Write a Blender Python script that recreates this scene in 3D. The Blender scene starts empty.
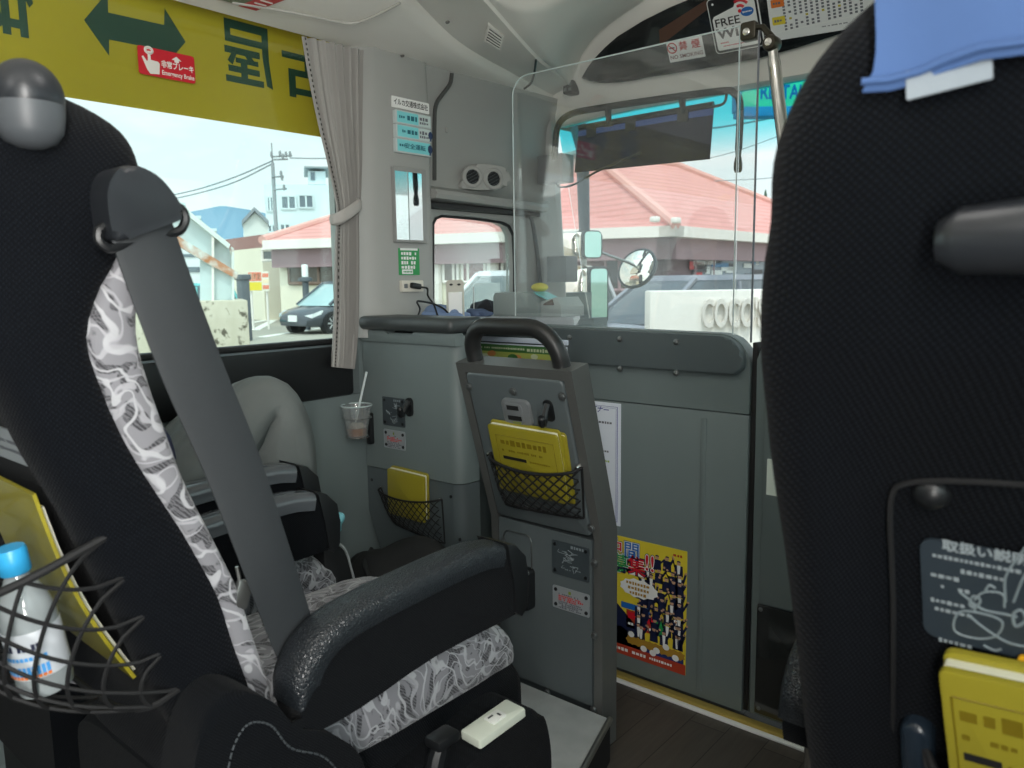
import bpy, bmesh, math, random
from math import sin, cos, pi, radians
from mathutils import Vector as V, Matrix as MX
random.seed(7)
SC = bpy.context.scene
COL = SC.collection
SC.view_settings.view_transform = 'Standard'
SC.view_settings.look = 'None'
SC.view_settings.gamma = 1.0
SC.view_settings.use_curve_mapping = False
SC.view_settings.exposure = 0.2

# ------------------------------------------------------------------ camera
FPX = 780.0
YAW, PIT, ROL = radians(40.2), radians(7.6), radians(-0.8)
EYE = V((0, 0, 1.05))
_f = V((-sin(YAW) * cos(PIT), cos(YAW) * cos(PIT), -sin(PIT)))
_r = V((cos(YAW), sin(YAW), 0))
_u = _r.cross(_f)
_r, _u = cos(ROL) * _r + sin(ROL) * _u, -sin(ROL) * _r + cos(ROL) * _u
cam = bpy.data.cameras.new('camera')
cam.sensor_width = 36.0
cam.lens = FPX / 1024 * 36
cam.clip_start = 0.02
cam.clip_end = 3000
cam.dof.use_dof = True
cam.dof.focus_distance = 1.9
cam.dof.aperture_fstop = 8.0
camo = bpy.data.objects.new('camera', cam)
COL.objects.link(camo)
camo.matrix_world = MX(((_r.x, _u.x, -_f.x, EYE.x), (_r.y, _u.y, -_f.y, EYE.y), (_r.z, _u.z, -_f.z, EYE.z), (0, 0, 0, 1)))
SC.camera = camo


def ray(px, py):
    return _f + _r * ((px - 512) / FPX) + _u * ((384 - py) / FPX)


def at_x(px, py, v):
    q = ray(px, py)
    return EYE + q * ((v - EYE.x) / q.x)


def at_y(px, py, v):
    q = ray(px, py)
    return EYE + q * ((v - EYE.y) / q.y)


def at_z(px, py, v):
    q = ray(px, py)
    return EYE + q * ((v - EYE.z) / q.z)


def at_d(px, py, dist):
    return EYE + ray(px, py) * dist


def at_p(px, py, p0, n):
    q = ray(px, py)
    return EYE + q * ((V(p0) - EYE).dot(n) / q.dot(n))


# ------------------------------------------------------------------ scene tree helpers
OFF = {}


def obj(name, bm, mats, parent=None, smooth=35, label=None, local=False):
    me = bpy.data.meshes.new(name)
    off = V((0, 0, 0))
    if parent is not None:
        off = OFF.get(parent.name, V((0, 0, 0)))
    if isinstance(bm, bpy.types.Mesh):
        bpy.data.meshes.remove(me)
        me = bm
        me.name = name
    else:
        bmesh.ops.recalc_face_normals(bm, faces=bm.faces)
        bm.to_mesh(me)
        bm.free()
    if off.length > 0 and not local:
        me.transform(MX.Translation(-off))
    if smooth:
        for p in me.polygons:
            p.use_smooth = True
        me.set_sharp_from_angle(angle=radians(smooth))
    for m in (mats if isinstance(mats, (list, tuple)) else [mats]):
        me.materials.append(m)
    o = bpy.data.objects.new(name, me)
    COL.objects.link(o)
    if parent is not None:
        o.parent = parent
        OFF[o.name] = off
    if label:
        o['label'] = label
    return o


def thing(name, label, cat, loc=(0, 0, 0), group=None, rz=0):
    o = bpy.data.objects.new(name, None)
    o.empty_display_size = .05
    COL.objects.link(o)
    o.location = loc
    o.rotation_euler = (0, 0, rz)
    OFF[o.name] = V(loc)
    o['label'] = label
    o['category'] = cat
    if group:
        o['group'] = group
    return o


def tag(o, label, cat, group=None):
    o['label'] = label
    o['category'] = cat
    if group:
        o['group'] = group
    return o


def struct(name, bm, mats, smooth=35, label=None):
    o = obj(name, bm, mats, None, smooth)
    o['kind'] = 'structure'
    if label:
        o['label'] = label
    return o


def NB():
    return bmesh.new()


# ------------------------------------------------------------------ shape helpers
def basis(o, x, y, z):
    x, y, z = V(x).normalized(), V(y).normalized(), V(z).normalized()
    return MX(((x.x, y.x, z.x, o[0]), (x.y, y.y, z.y, o[1]), (x.z, y.z, z.z, o[2]), (0, 0, 0, 1)))


def wallM(y, z, x):          # lies on the left wall, facing the cabin
    return basis((x, y, z), (0, 1, 0), (0, 0, 1), (1, 0, 0))


def faceM(x, z, y):          # faces the passengers (-Y)
    return basis((x, y, z), (1, 0, 0), (0, 0, 1), (0, -1, 0))


def box(bm, lo, hi, bev=0.0, seg=2, mi=0, M=None):
    lo, hi = V(lo), V(hi)
    r = bmesh.ops.create_cube(bm, size=1)
    vs = r['verts']
    c, s = (lo + hi) / 2, hi - lo
    for v in vs:
        v.co = V((v.co.x * s.x + c.x, v.co.y * s.y + c.y, v.co.z * s.z + c.z))
    fs = set(f for v in vs for f in v.link_faces)
    if bev > 0:
        es = list(set(e for f in fs for e in f.edges))
        rb = bmesh.ops.bevel(bm, geom=es, offset=min(bev, min(abs(s.x), abs(s.y), abs(s.z)) * .49), segments=seg, profile=.5, affect='EDGES')
        vs = list(set(v for f in rb['faces'] for v in f.verts) | set(v for v in vs if v.is_valid))
        fs = set(f for v in vs for f in v.link_faces)
    for f in fs:
        f.material_index = mi
    if M is not None:
        bmesh.ops.transform(bm, matrix=M, verts=list(vs))
    return bm


def ring_faces(bm, rings, closed_u=True, mi=0, cap=True):
    n = len(rings[0])
    out = []
    for a, b in zip(rings[:-1], rings[1:]):
        for i in range(n if closed_u else n - 1):
            j = (i + 1) % n
            try:
                out.append(bm.faces.new((a[i], a[j], b[j], b[i])))
            except ValueError:
                pass
    if cap and closed_u:
        for rg in (rings[0], rings[-1]):
            try:
                out.append(bm.faces.new(rg))
            except ValueError:
                pass
    for f in out:
        f.material_index = mi
    return out


def smooth_path(pts, n=8, closed=False):
    pts = [V(p) for p in pts]
    if len(pts) < 3:
        return pts
    out = []
    N = len(pts)
    rng = range(N) if closed else range(N - 1)
    for i in rng:
        if closed:
            p0, p1, p2, p3 = pts[i - 1], pts[i], pts[(i + 1) % N], pts[(i + 2) % N]
        else:
            p1, p2 = pts[i], pts[i + 1]
            p0 = pts[i - 1] if i > 0 else p1 * 2 - p2
            p3 = pts[i + 2] if i + 2 < N else p2 * 2 - p1
        for k in range(n):
            t = k / n
            out.append(.5 * ((2 * p1) + (p2 - p0) * t + (2 * p0 - 5 * p1 + 4 * p2 - p3) * t * t + (3 * p1 - p0 - 3 * p2 + p3) * t ** 3))
    if not closed:
        out.append(pts[-1])
    return out


def tube(bm, pts, r, n=8, closed=False, mi=0, flat=1.0, ref=None):
    pts = [V(p) for p in pts]
    N = len(pts)
    rs = r if isinstance(r, (list, tuple)) else [r] * N
    rings = []
    up = V(ref) if ref else None
    for i, p in enumerate(pts):
        if closed:
            t = pts[(i + 1) % N] - pts[i - 1]
        else:
            t = pts[min(i + 1, N - 1)] - pts[max(i - 1, 0)]
        if t.length < 1e-9:
            t = V((0, 0, 1))
        t.normalize()
        if up is None:
            up = V((0, 0, 1)) if abs(t.z) < .9 else V((1, 0, 0))
        a = up - t * up.dot(t)
        if a.length < 1e-6:
            a = t.orthogonal()
        a.normalize()
        b = t.cross(a)
        if ref is None:
            up = a
        rings.append([bm.verts.new(p + (a * cos(2 * pi * k / n) * flat + b * sin(2 * pi * k / n)) * rs[i]) for k in range(n)])
    if closed:
        rings.append(rings[0])
    return ring_faces(bm, rings, True, mi, cap=not closed)


def lathe(bm, prof, n=24, M=None, mi=0):
    rings = []
    for r, z in prof:
        rings.append([bm.verts.new(V((max(r, 1e-5) * cos(2 * pi * k / n), max(r, 1e-5) * sin(2 * pi * k / n), z))) for k in range(n)])
    if M is not None:
        for rg in rings:
            for v in rg:
                v.co = M @ v.co
    return ring_faces(bm, rings, True, mi)


def prism(bm, out2, z0, z1, M=None, mi=0, bev=0.0, seg=2):
    a = [bm.verts.new(V((x, y, z0))) for x, y in out2]
    b = [bm.verts.new(V((x, y, z1))) for x, y in out2]
    fs = ring_faces(bm, [a, b], True, mi)
    vs = a + b
    if bev > 0:
        top = [e for e in set(e for f in fs for e in f.edges) if all(v in b for v in e.verts)]
        rb = bmesh.ops.bevel(bm, geom=top, offset=bev, segments=seg, profile=.5, affect='EDGES')
        vs = [v for v in vs if v.is_valid] + [v for f in rb['faces'] for v in f.verts]
        vs = list(set(vs))
        for f in rb['faces']:
            f.material_index = mi
    if M is not None:
        bmesh.ops.transform(bm, matrix=M, verts=vs)
    return bm


def rrect(w, h, r, n=5, cx=0, cy=0):
    out = []
    r = min(r, w / 2 - 1e-5, h / 2 - 1e-5)
    for (sx, sy, a0) in ((1, 1, 0), (-1, 1, 90), (-1, -1, 180), (1, -1, 270)):
        for k in range(n + 1):
            a = radians(a0 + 90 * k / n)
            out.append((cx + sx * (w / 2 - r) + r * cos(a), cy + sy * (h / 2 - r) + r * sin(a)))
    return out


def plate(bm, M, w, h, t=.002, r=.003, mi=0, cx=0, cy=0, z0=0.0, bev=0):
    prism(bm, rrect(w, h, r, 4, cx, cy), z0, z0 + t, M, mi, bev)


def ell(rx, ry, n=24, cx=0, cy=0):
    return [(cx + rx * cos(2 * pi * k / n), cy + ry * sin(2 * pi * k / n)) for k in range(n)]


def sheet(bm, rows, mi=0, flip=False):
    """a surface through rows of points"""
    g = [[bm.verts.new(V(p)) for p in r] for r in rows]
    return ring_faces(bm, g, False, mi, cap=False)


def solid(bm, rows, thick, mi=0):
    """sheet with thickness: second skin offset along the vector 'thick'"""
    th = V(thick)
    a = [[bm.verts.new(V(p)) for p in r] for r in rows]
    b = [[bm.verts.new(V(p) + th) for p in r] for r in rows]
    n, m = len(a), len(a[0])
    out = []
    for g in (a, b):
        out += ring_faces(bm, g, False, mi, cap=False)
    def q(*vs):
        try:
            out.append(bm.faces.new(vs))
        except ValueError:
            pass
    for i in range(n - 1):
        q(a[i][0], a[i + 1][0], b[i + 1][0], b[i][0])
        q(a[i][-1], b[i][-1], b[i + 1][-1], a[i + 1][-1])
    for j in range(m - 1):
        q(a[0][j], b[0][j], b[0][j + 1], a[0][j + 1])
        q(a[-1][j], a[-1][j + 1], b[-1][j + 1], b[-1][j])
    for f in out:
        f.material_index = mi


def poly(bm, pts, thick, mi=0):
    """flat outline given as world points, extruded by a vector"""
    th = V(thick)
    a = [bm.verts.new(V(p)) for p in pts]
    b = [bm.verts.new(V(p) + th) for p in pts]
    return ring_faces(bm, [a, b], True, mi)


_tc = bpy.data.curves.new('lettering', 'FONT')
_to = bpy.data.objects.new('lettering', _tc)


def text(bm, s, size, M, mi=0, bold=0.0, ext=.0003, align='CENTER', z=.0, sx=1.0, shear=0.0, spacing=1.0, fit=None):
    """lettering added to a mesh, in the XY plane of M; size = letter height"""
    COL.objects.link(_to)
    _tc.body = s
    _tc.size = 1.0
    _tc.offset = bold
    _tc.extrude = 0.0
    _tc.align_x = align
    _tc.align_y = 'CENTER'
    _tc.shear = shear
    _tc.space_character = spacing
    _tc.resolution_u = 3
    dg = bpy.context.evaluated_depsgraph_get()
    dg.update()
    me = bpy.data.meshes.new_from_object(_to.evaluated_get(dg))
    COL.objects.unlink(_to)
    k = size
    if fit and len(me.vertices):
        wd = max(v.co.x for v in me.vertices) - min(v.co.x for v in me.vertices)
        sx = fit / (wd * k) if wd > 0 else sx
    base = len(bm.verts)
    bm.verts.ensure_lookup_table()
    nv = [bm.verts.new(M @ V((v.co.x * k * sx, v.co.y * k, z + ext))) for v in me.vertices]
    for p in me.polygons:
        try:
            f = bm.faces.new([nv[i] for i in p.vertices])
            f.material_index = mi
        except ValueError:
            pass
    bpy.data.meshes.remove(me)


def strokes(bm, M, x0, x1, y, h, mi, z=.0004, fill=.75, seed=0):
    """a line of print too small to read"""
    rg = random.Random(seed + int(y * 10000))
    x = x0
    while x < x1 - h * .5:
        w = h * rg.uniform(.5, .95)
        if rg.random() < fill:
            hh = h * rg.uniform(.6, 1)
            vs = [bm.verts.new(M @ V((a, b, z))) for a, b in ((x, y - hh / 2), (min(x + w, x1), y - hh / 2), (min(x + w, x1), y + hh / 2), (x, y + hh / 2))]
            bm.faces.new(vs).material_index = mi
        x += w + h * .28


def bolt(bm, M, r=.007, h=.004, mi=0):
    lathe(bm, [(0, 0), (r * 1.3, 0), (r * 1.3, h * .3), (r, h * .35), (r * .9, h * .8), (r * .5, h), (0, h * 1.05)], 12, M, mi)


# ------------------------------------------------------------------ materials
def lin(c):
    return tuple(((x / 255) / 12.92 if x / 255 <= .04045 else ((x / 255 + .055) / 1.055) ** 2.4) for x in c)


MAT = {}


def mat(name, rgb, rough=.5, metal=0.0, spec=.5, noise=0.0, nscale=30, bump=0.0, bscale=200, coat=0.0, emit=None):
    if name in MAT:
        return MAT[name]
    m = bpy.data.materials.new(name)
    m.use_nodes = True
    nt = m.node_tree
    b = nt.nodes['Principled BSDF']
    c = lin(rgb)
    b.inputs['Base Color'].default_value = (*c, 1)
    b.inputs['Roughness'].default_value = rough
    b.inputs['Metallic'].default_value = metal
    b.inputs['Specular IOR Level'].default_value = spec
    b.inputs['Coat Weight'].default_value = coat
    if noise or bump:
        tc = nt.nodes.new('ShaderNodeTexCoord')
    if noise:
        n = nt.nodes.new('ShaderNodeTexNoise')
        n.inputs['Scale'].default_value = nscale
        n.inputs['Detail'].default_value = 5
        mx = nt.nodes.new('ShaderNodeMix')
        mx.data_type = 'RGBA'
        mx.inputs['A'].default_value = (*[x * (1 - noise) for x in c], 1)
        mx.inputs['B'].default_value = (*[min(1, x * (1 + noise)) for x in c], 1)
        nt.links.new(tc.outputs['Object'], n.inputs['Vector'])
        nt.links.new(n.outputs['Fac'], mx.inputs['Factor'])
        nt.links.new(mx.outputs['Result'], b.inputs['Base Color'])
    if bump:
        n2 = nt.nodes.new('ShaderNodeTexNoise')
        n2.inputs['Scale'].default_value = bscale
        n2.inputs['Detail'].default_value = 3
        bp = nt.nodes.new('ShaderNodeBump')
        bp.inputs['Strength'].default_value = bump
        bp.inputs['Distance'].default_value = .002
        nt.links.new(tc.outputs['Object'], n2.inputs['Vector'])
        nt.links.new(n2.outputs['Fac'], bp.inputs['Height'])
        nt.links.new(bp.outputs['Normal'], b.inputs['Normal'])
    if emit:
        b.inputs['Emission Color'].default_value = (*lin(emit[0]), 1)
        b.inputs['Emission Strength'].default_value = emit[1]
    MAT[name] = m
    return m


class NT:
    """small node-building helper"""
    def __init__(s, name):
        s.m = bpy.data.materials.new(name)
        s.m.use_nodes = True
        s.t = s.m.node_tree
        s.b = s.t.nodes['Principled BSDF']
        s.out = s.t.nodes['Material Output']
        s.tc = s.t.nodes.new('ShaderNodeTexCoord').outputs['Object']
        MAT[name] = s.m

    def n(s, typ, ins=None, **kw):
        nd = s.t.nodes.new(typ)
        for k, v in kw.items():
            setattr(nd, k, v)
        for k, v in (ins or {}).items():
            sock = nd.inputs[k]
            if isinstance(v, bpy.types.NodeSocket):
                s.t.links.new(v, sock)
            else:
                sock.default_value = v
        return nd

    def mix(s, f, a, b):
        nd = s.n('ShaderNodeMix', data_type='RGBA')
        for k, v in (('Factor', f), ('A', a), ('B', b)):
            sock = [i for i in nd.inputs if i.name == k and (i.type == 'RGBA' or k == 'Factor')][0]
            if isinstance(v, bpy.types.NodeSocket):
                s.t.links.new(v, sock)
            else:
                sock.default_value = v
        return [o for o in nd.outputs if o.type == 'RGBA'][0]

    def math(s, op, a, b=0.0, c=0.0):
        nd = s.n('ShaderNodeMath', operation=op)
        for i, v in enumerate((a, b, c)):
            if isinstance(v, bpy.types.NodeSocket):
                s.t.links.new(v, nd.inputs[i])
            else:
                nd.inputs[i].default_value = v
        return nd.outputs[0]

    def step(s, v, lo, hi):
        nd = s.n('ShaderNodeMapRange', {'Value': v, 'From Min': lo, 'From Max': hi})
        return nd.outputs[0]

    def scale(s, v, xyz):
        return s.n('ShaderNodeMapping', {'Vector': v, 'Scale': xyz}).outputs[0]

    def link(s, a, b):
        s.t.links.new(a, b)


def c4(*rgb):
    return (*lin(rgb), 1)


def glass(name, tint, refl=.06, rough=0.0, grad=None, veil=0.0):
    """thin clear sheet: passes light straight through with a tint, plus a faint mirror-like sheen"""
    k = NT(name)
    tr = k.n('ShaderNodeBsdfTransparent', {'Color': (*tint, 1)})
    if grad:                       # tinted shade band of a windscreen, fixed to the glass height
        z0, z1, top = grad
        sz = k.n('ShaderNodeSeparateXYZ', {'Vector': k.tc}).outputs['Z']
        k.link(k.mix(k.step(sz, z0, z1), (*tint, 1), (*top, 1)), tr.inputs['Color'])
    gl = k.n('ShaderNodeBsdfGlossy', {'Color': (1, 1, 1, 1), 'Roughness': rough})
    fr = k.n('ShaderNodeFresnel', {'IOR': 1.35})
    fac = k.math('MULTIPLY', fr.outputs[0], refl / .03)
    fac = k.math('MINIMUM', fac, .5)
    ms = k.n('ShaderNodeMixShader', {'Fac': fac})
    k.link(tr.outputs[0], ms.inputs[1])
    k.link(gl.outputs[0], ms.inputs[2])
    last = ms.outputs[0]
    if veil:                       # pale veil mixed in: dirt and reflections on the panes, brightness on the cup
        dd = k.n('ShaderNodeBsdfDiffuse', {'Color': (.9, .9, .9, 1)})
        dt = k.n('ShaderNodeBsdfTranslucent', {'Color': (.9, .9, .9, 1)})
        m2 = k.n('ShaderNodeMixShader', {'Fac': .5})
        k.link(dd.outputs[0], m2.inputs[1])
        k.link(dt.outputs[0], m2.inputs[2])
        nz = k.n('ShaderNodeTexNoise', {'Vector': k.tc, 'Scale': 5.0, 'Detail': 6.0})
        m3 = k.n('ShaderNodeMixShader', {'Fac': k.math('MULTIPLY', nz.outputs['Fac'], veil * 2)})
        k.link(last, m3.inputs[1])
        k.link(m2.outputs[0], m3.inputs[2])
        last = m3.outputs[0]
    k.link(last, k.out.inputs['Surface'])
    k.t.nodes.remove(k.b)
    return k.m
# ------------------------------------------------------------------ the materials of this bus
PANEL = mat('grey_panel', (108, 119, 119), .5, noise=.03, nscale=8, bump=.08, bscale=500)
PANEL_D = mat('grey_panel_dark', (84, 93, 95), .45, noise=.03, nscale=8, bump=.1, bscale=400)
PANEL_S = mat('grey_seat_panel', (86, 94, 96), .42, noise=.03, bump=.05)
FRAME = mat('dark_steel_frame', (108, 110, 108), .34, metal=.45, noise=.08, nscale=20)
CEIL = mat('ceiling_plastic', (232, 229, 222), .55, noise=.015, nscale=5, bump=.05, bscale=300)
WALLP = mat('wall_plastic', (160, 161, 158), .5, noise=.02, nscale=6, bump=.06, bscale=400)
WALLP_D = mat('wall_plastic_grey', (160, 161, 158), .5, noise=.02, nscale=6, bump=.06, bscale=400)
BLACKP = mat('black_plastic', (24, 26, 28), .38, noise=.05, bump=.04)
BLACKM = mat('black_matte', (18, 19, 21), .7, noise=.06, bump=.1)
GREYP = mat('charcoal_plastic', (38, 41, 45), .33, noise=.04, bump=.04, bscale=600)
GREYL = mat('light_grey_plastic', (110, 114, 116), .4)
RUBBER = mat('rubber_trim', (35, 36, 37), .6)
CHROME = mat('chrome', (225, 225, 222), .12, metal=1.0)
STEEL = mat('brushed_steel', (150, 152, 150), .35, metal=.9, noise=.05)
BOLTM = mat('bolt_steel', (135, 138, 138), .3, metal=.8)
WHITE = mat('white_paint', (235, 236, 234), .45)
PAPER = mat('white_paper', (222, 228, 238), .6)
INK = mat('black_ink', (22, 22, 24), .6)
INKB = mat('blue_ink', (30, 45, 110), .6)
INKG = mat('grey_ink', (105, 108, 115), .6)
RED = mat('red_print', (205, 28, 45), .45)
REDK = mat('red_ink', (190, 60, 60), .5)
BLUE = mat('blue_print', (35, 105, 185), .45)
GREEN = mat('green_print', (40, 150, 80), .45)
ORANGE = mat('orange_print', (225, 120, 40), .5)
YEL = mat('yellow_print', (222, 202, 56), .5)
CYANP = mat('cyan_print', (130, 215, 220), .35)
NAVY = mat('navy_print', (22, 30, 62), .5)
GOLDP = mat('gold_print', (170, 130, 45), .5)
FLESH = mat('printed_skin_tone', (190, 150, 120), .6)
BOOK = mat('yellow_vinyl', (150, 140, 42), .28, noise=.05, nscale=15, coat=.3)
BOOKD = mat('yellow_vinyl_print', (120, 104, 20), .4)
GOLD = mat('brass_strip', (196, 172, 92), .35, metal=.5)
NETM = mat('black_elastic_net', (14, 15, 17), .75)
BELT = mat('grey_webbing', (43, 47, 50), .65, noise=.06, nscale=120, bump=.2, bscale=900)
CLOTH = mat('pale_blue_cloth', (68, 97, 146), .85, noise=.06, nscale=25, bump=.15, bscale=700)
SILV = mat('silver_label', (165, 172, 176), .4, metal=.4)
DLAB = mat('dark_label', (58, 66, 70), .45)
TILE = None


def knit(name, c_lo, c_hi, sc=260):
    k = NT(name)
    w1 = k.n('ShaderNodeTexWave', {'Vector': k.tc, 'Scale': sc * .55, 'Distortion': 1.5, 'Detail': 1.0}, wave_type='BANDS', bands_direction='DIAGONAL')
    mp = k.scale(k.tc, (-1, -1, 1))
    w2 = k.n('ShaderNodeTexWave', {'Vector': mp, 'Scale': sc * .55, 'Distortion': 1.5, 'Detail': 1.0}, wave_type='BANDS', bands_direction='DIAGONAL')
    h = k.math('MULTIPLY', w1.outputs['Fac'], w2.outputs['Fac'])
    nz = k.n('ShaderNodeTexNoise', {'Vector': k.tc, 'Scale': 18.0, 'Detail': 3.0})
    f = k.math('MULTIPLY', h, k.math('ADD', k.math('MULTIPLY', nz.outputs['Fac'], .6), .7))
    k.link(k.mix(f, c4(*c_lo), c4(*c_hi)), k.b.inputs['Base Color'])
    k.b.inputs['Roughness'].default_value = .9
    k.b.inputs['Specular IOR Level'].default_value = .12
    k.b.inputs['Sheen Weight'].default_value = .03
    bp = k.n('ShaderNodeBump', {'Height': h, 'Strength': .6, 'Distance': .0015})
    k.link(bp.outputs[0], k.b.inputs['Normal'])
    return k.m


KNIT = knit('black_knit_fabric', (3, 5, 9), (16, 21, 28), 210)
KNITR = knit('black_rib_fabric', (3, 5, 8), (16, 21, 27), 300)


def pattern_fabric():
    k = NT('swirl_patterned_fabric')
    # pale looping lines and dark hatched patches on grey
    n0 = k.n('ShaderNodeTexNoise', {'Vector': k.tc, 'Scale': 9.0, 'Detail': 1.5})
    off = k.n('ShaderNodeVectorMath', operation='SCALE')
    k.link(n0.outputs['Color'], off.inputs[0])
    off.inputs['Scale'].default_value = .16
    ad = k.n('ShaderNodeVectorMath', operation='ADD')
    k.link(k.tc, ad.inputs[0])
    k.link(off.outputs[0], ad.inputs[1])
    wa = k.n('ShaderNodeTexWave', {'Vector': ad.outputs[0], 'Scale': 14.0, 'Distortion': 9.0, 'Detail': 1.0, 'Detail Scale': 1.6}, bands_direction='DIAGONAL')
    wb = k.n('ShaderNodeTexWave', {'Vector': k.scale(ad.outputs[0], (-1, 1, 1)), 'Scale': 18.0, 'Distortion': 11.0, 'Detail': 1.0, 'Detail Scale': 1.3}, bands_direction='DIAGONAL')
    line1 = k.step(wa.outputs['Fac'], .90, .97)
    line2 = k.step(wb.outputs['Fac'], .90, .97)
    pn = k.n('ShaderNodeTexNoise', {'Vector': ad.outputs[0], 'Scale': 42.0, 'Detail': 1.0})
    dark = k.step(pn.outputs['Fac'], .52, .55)
    ch = k.n('ShaderNodeTexWave', {'Vector': k.tc, 'Scale': 110.0, 'Distortion': 4.0}, bands_direction='DIAGONAL')
    ch2 = k.n('ShaderNodeTexWave', {'Vector': k.scale(k.tc, (-1, 1, 1)), 'Scale': 110.0, 'Distortion': 4.0}, bands_direction='DIAGONAL')
    hatch = k.step(k.math('MAXIMUM', ch.outputs['Fac'], ch2.outputs['Fac']), .96, .75)
    d = k.math('MULTIPLY', dark, k.math('ADD', k.math('MULTIPLY', hatch, .6), .4))
    base = k.mix(d, c4(126, 126, 131), c4(54, 54, 58))
    base = k.mix(k.math('MULTIPLY', line1, .85), base, c4(178, 179, 183))
    base = k.mix(k.math('MULTIPLY', line2, .75), base, c4(168, 168, 173))
    k.link(base, k.b.inputs['Base Color'])
    k.b.inputs['Roughness'].default_value = .9
    k.b.inputs['Sheen Weight'].default_value = .2
    nz = k.n('ShaderNodeTexNoise', {'Vector': k.tc, 'Scale': 700.0})
    bp = k.n('ShaderNodeBump', {'Height': nz.outputs['Fac'], 'Strength': .4, 'Distance': .001})
    k.link(bp.outputs[0], k.b.inputs['Normal'])
    return k.m


PATT = pattern_fabric()


def leather():
    k = NT('grey_leather')
    vo = k.n('ShaderNodeTexVoronoi', {'Vector': k.tc, 'Scale': 240.0}, feature='DISTANCE_TO_EDGE')
    nz = k.n('ShaderNodeTexNoise', {'Vector': k.tc, 'Scale': 160.0, 'Detail': 4.0})
    h = k.math('ADD', k.step(vo.outputs['Distance'], .0, .25), k.math('MULTIPLY', nz.outputs['Fac'], .8))
    k.b.inputs['Base Color'].default_value = c4(32, 36, 40)
    k.b.inputs['Roughness'].default_value = .30
    bp = k.n('ShaderNodeBump', {'Height': h, 'Strength': .5, 'Distance': .0014})
    k.link(bp.outputs[0], k.b.inputs['Normal'])
    return k.m


LEATH = leather()


def wood_floor():
    k = NT('dark_plank_flooring')
    br = k.n('ShaderNodeTexBrick', {'Vector': k.n('ShaderNodeMapping', {'Vector': k.tc, 'Rotation': (0, 0, radians(90))}).outputs[0],
                                    'Scale': 1.0, 'Mortar Size': .0012, 'Brick Width': .8, 'Row Height': .09, 'Color1': c4(98, 91, 84), 'Color2': c4(72, 67, 62), 'Mortar': c4(22, 21, 20)})
    nz = k.n('ShaderNodeTexNoise', {'Vector': k.scale(k.tc, (60, 5, 5)), 'Scale': 1.5, 'Detail': 6.0})
    k.link(k.mix(k.math('MULTIPLY', nz.outputs['Fac'], .7), br.outputs['Color'], c4(26, 25, 24)), k.b.inputs['Base Color'])
    k.b.inputs['Roughness'].default_value = .45
    return k.m


WOOD = wood_floor()


def ribbed_metal():
    k = NT('pale_ribbed_step_sheet')
    w = k.n('ShaderNodeTexWave', {'Vector': k.tc, 'Scale': 90.0}, bands_direction='X')
    w2 = k.n('ShaderNodeTexWave', {'Vector': k.tc, 'Scale': 90.0}, bands_direction='Y')
    h = k.math('MULTIPLY', w.outputs['Fac'], w2.outputs['Fac'])
    nz = k.n('ShaderNodeTexNoise', {'Vector': k.tc, 'Scale': 14.0, 'Detail': 6.0})
    k.link(k.mix(nz.outputs['Fac'], c4(150, 155, 155), c4(205, 208, 206)), k.b.inputs['Base Color'])
    k.b.inputs['Roughness'].default_value = .45
    k.b.inputs['Metallic'].default_value = .2
    bp = k.n('ShaderNodeBump', {'Height': h, 'Strength': .5, 'Distance': .001})
    k.link(bp.outputs[0], k.b.inputs['Normal'])
    return k.m


STEP = ribbed_metal()
GL_SIDE = glass('window_glass', (.93, .985, .97), .04)
GL_WIND = glass('windscreen_glass', (.97, .985, .98), .05, grad=(1.42, 1.55, (.16, .78, .84)), veil=.02)
ACRYL = glass('clear_acrylic', (.965, .975, .975), .06, veil=.035)
ACRED = mat('acrylic_edge', (205, 218, 218), .2, coat=.4)
CUPM = glass('clear_plastic_cup', (.9, .92, .92), .14, .05, veil=.16)
PETM = glass('clear_bottle_plastic', (.8, .85, .88), .1, .08)
GL_DARK = glass('smoked_visor', (.10, .11, .16), .08)


def film():
    k = NT('yellow_window_film')
    d = k.n('ShaderNodeBsdfDiffuse')
    t = k.n('ShaderNodeBsdfTranslucent')
    nz = k.n('ShaderNodeTexNoise', {'Vector': k.tc, 'Scale': 3.0, 'Detail': 4.0})
    c = k.mix(nz.outputs['Fac'], c4(204, 178, 58), c4(214, 194, 72))
    k.link(c, d.inputs[0])
    k.link(c, t.inputs[0])
    ms = k.n('ShaderNodeMixShader', {'Fac': .30})
    k.link(d.outputs[0], ms.inputs[1])
    k.link(t.outputs[0], ms.inputs[2])
    k.link(ms.outputs[0], k.out.inputs['Surface'])
    k.t.nodes.remove(k.b)
    return k.m


FILM = film()
FILMG = mat('dark_green_film_print', (38, 72, 58), .5)


def trousers_mat():
    k = NT('grey_cotton_trousers')
    nz = k.n('ShaderNodeTexNoise', {'Vector': k.tc, 'Scale': 9.0, 'Detail': 6.0})
    k.link(k.mix(nz.outputs['Fac'], c4(92, 97, 96), c4(118, 123, 121)), k.b.inputs['Base Color'])
    k.b.inputs['Roughness'].default_value = .9
    wv = k.n('ShaderNodeTexWave', {'Vector': k.scale(k.tc, (1, .6, .25)), 'Scale': 9.0, 'Distortion': 6.0, 'Detail': 2.0})
    bp = k.n('ShaderNodeBump', {'Height': wv.outputs['Fac'], 'Strength': .5, 'Distance': .012})
    k.link(bp.outputs[0], k.b.inputs['Normal'])
    return k.m


TROUS = trousers_mat()
# ------------------------------------------------------------------ the bus body (setting)
XW = -1.70                 # inner face of the left wall
XR = .62                   # inner face of the right wall
YB = -1.45                 # rear bulkhead
GZ = -.42                  # the road outside


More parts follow.
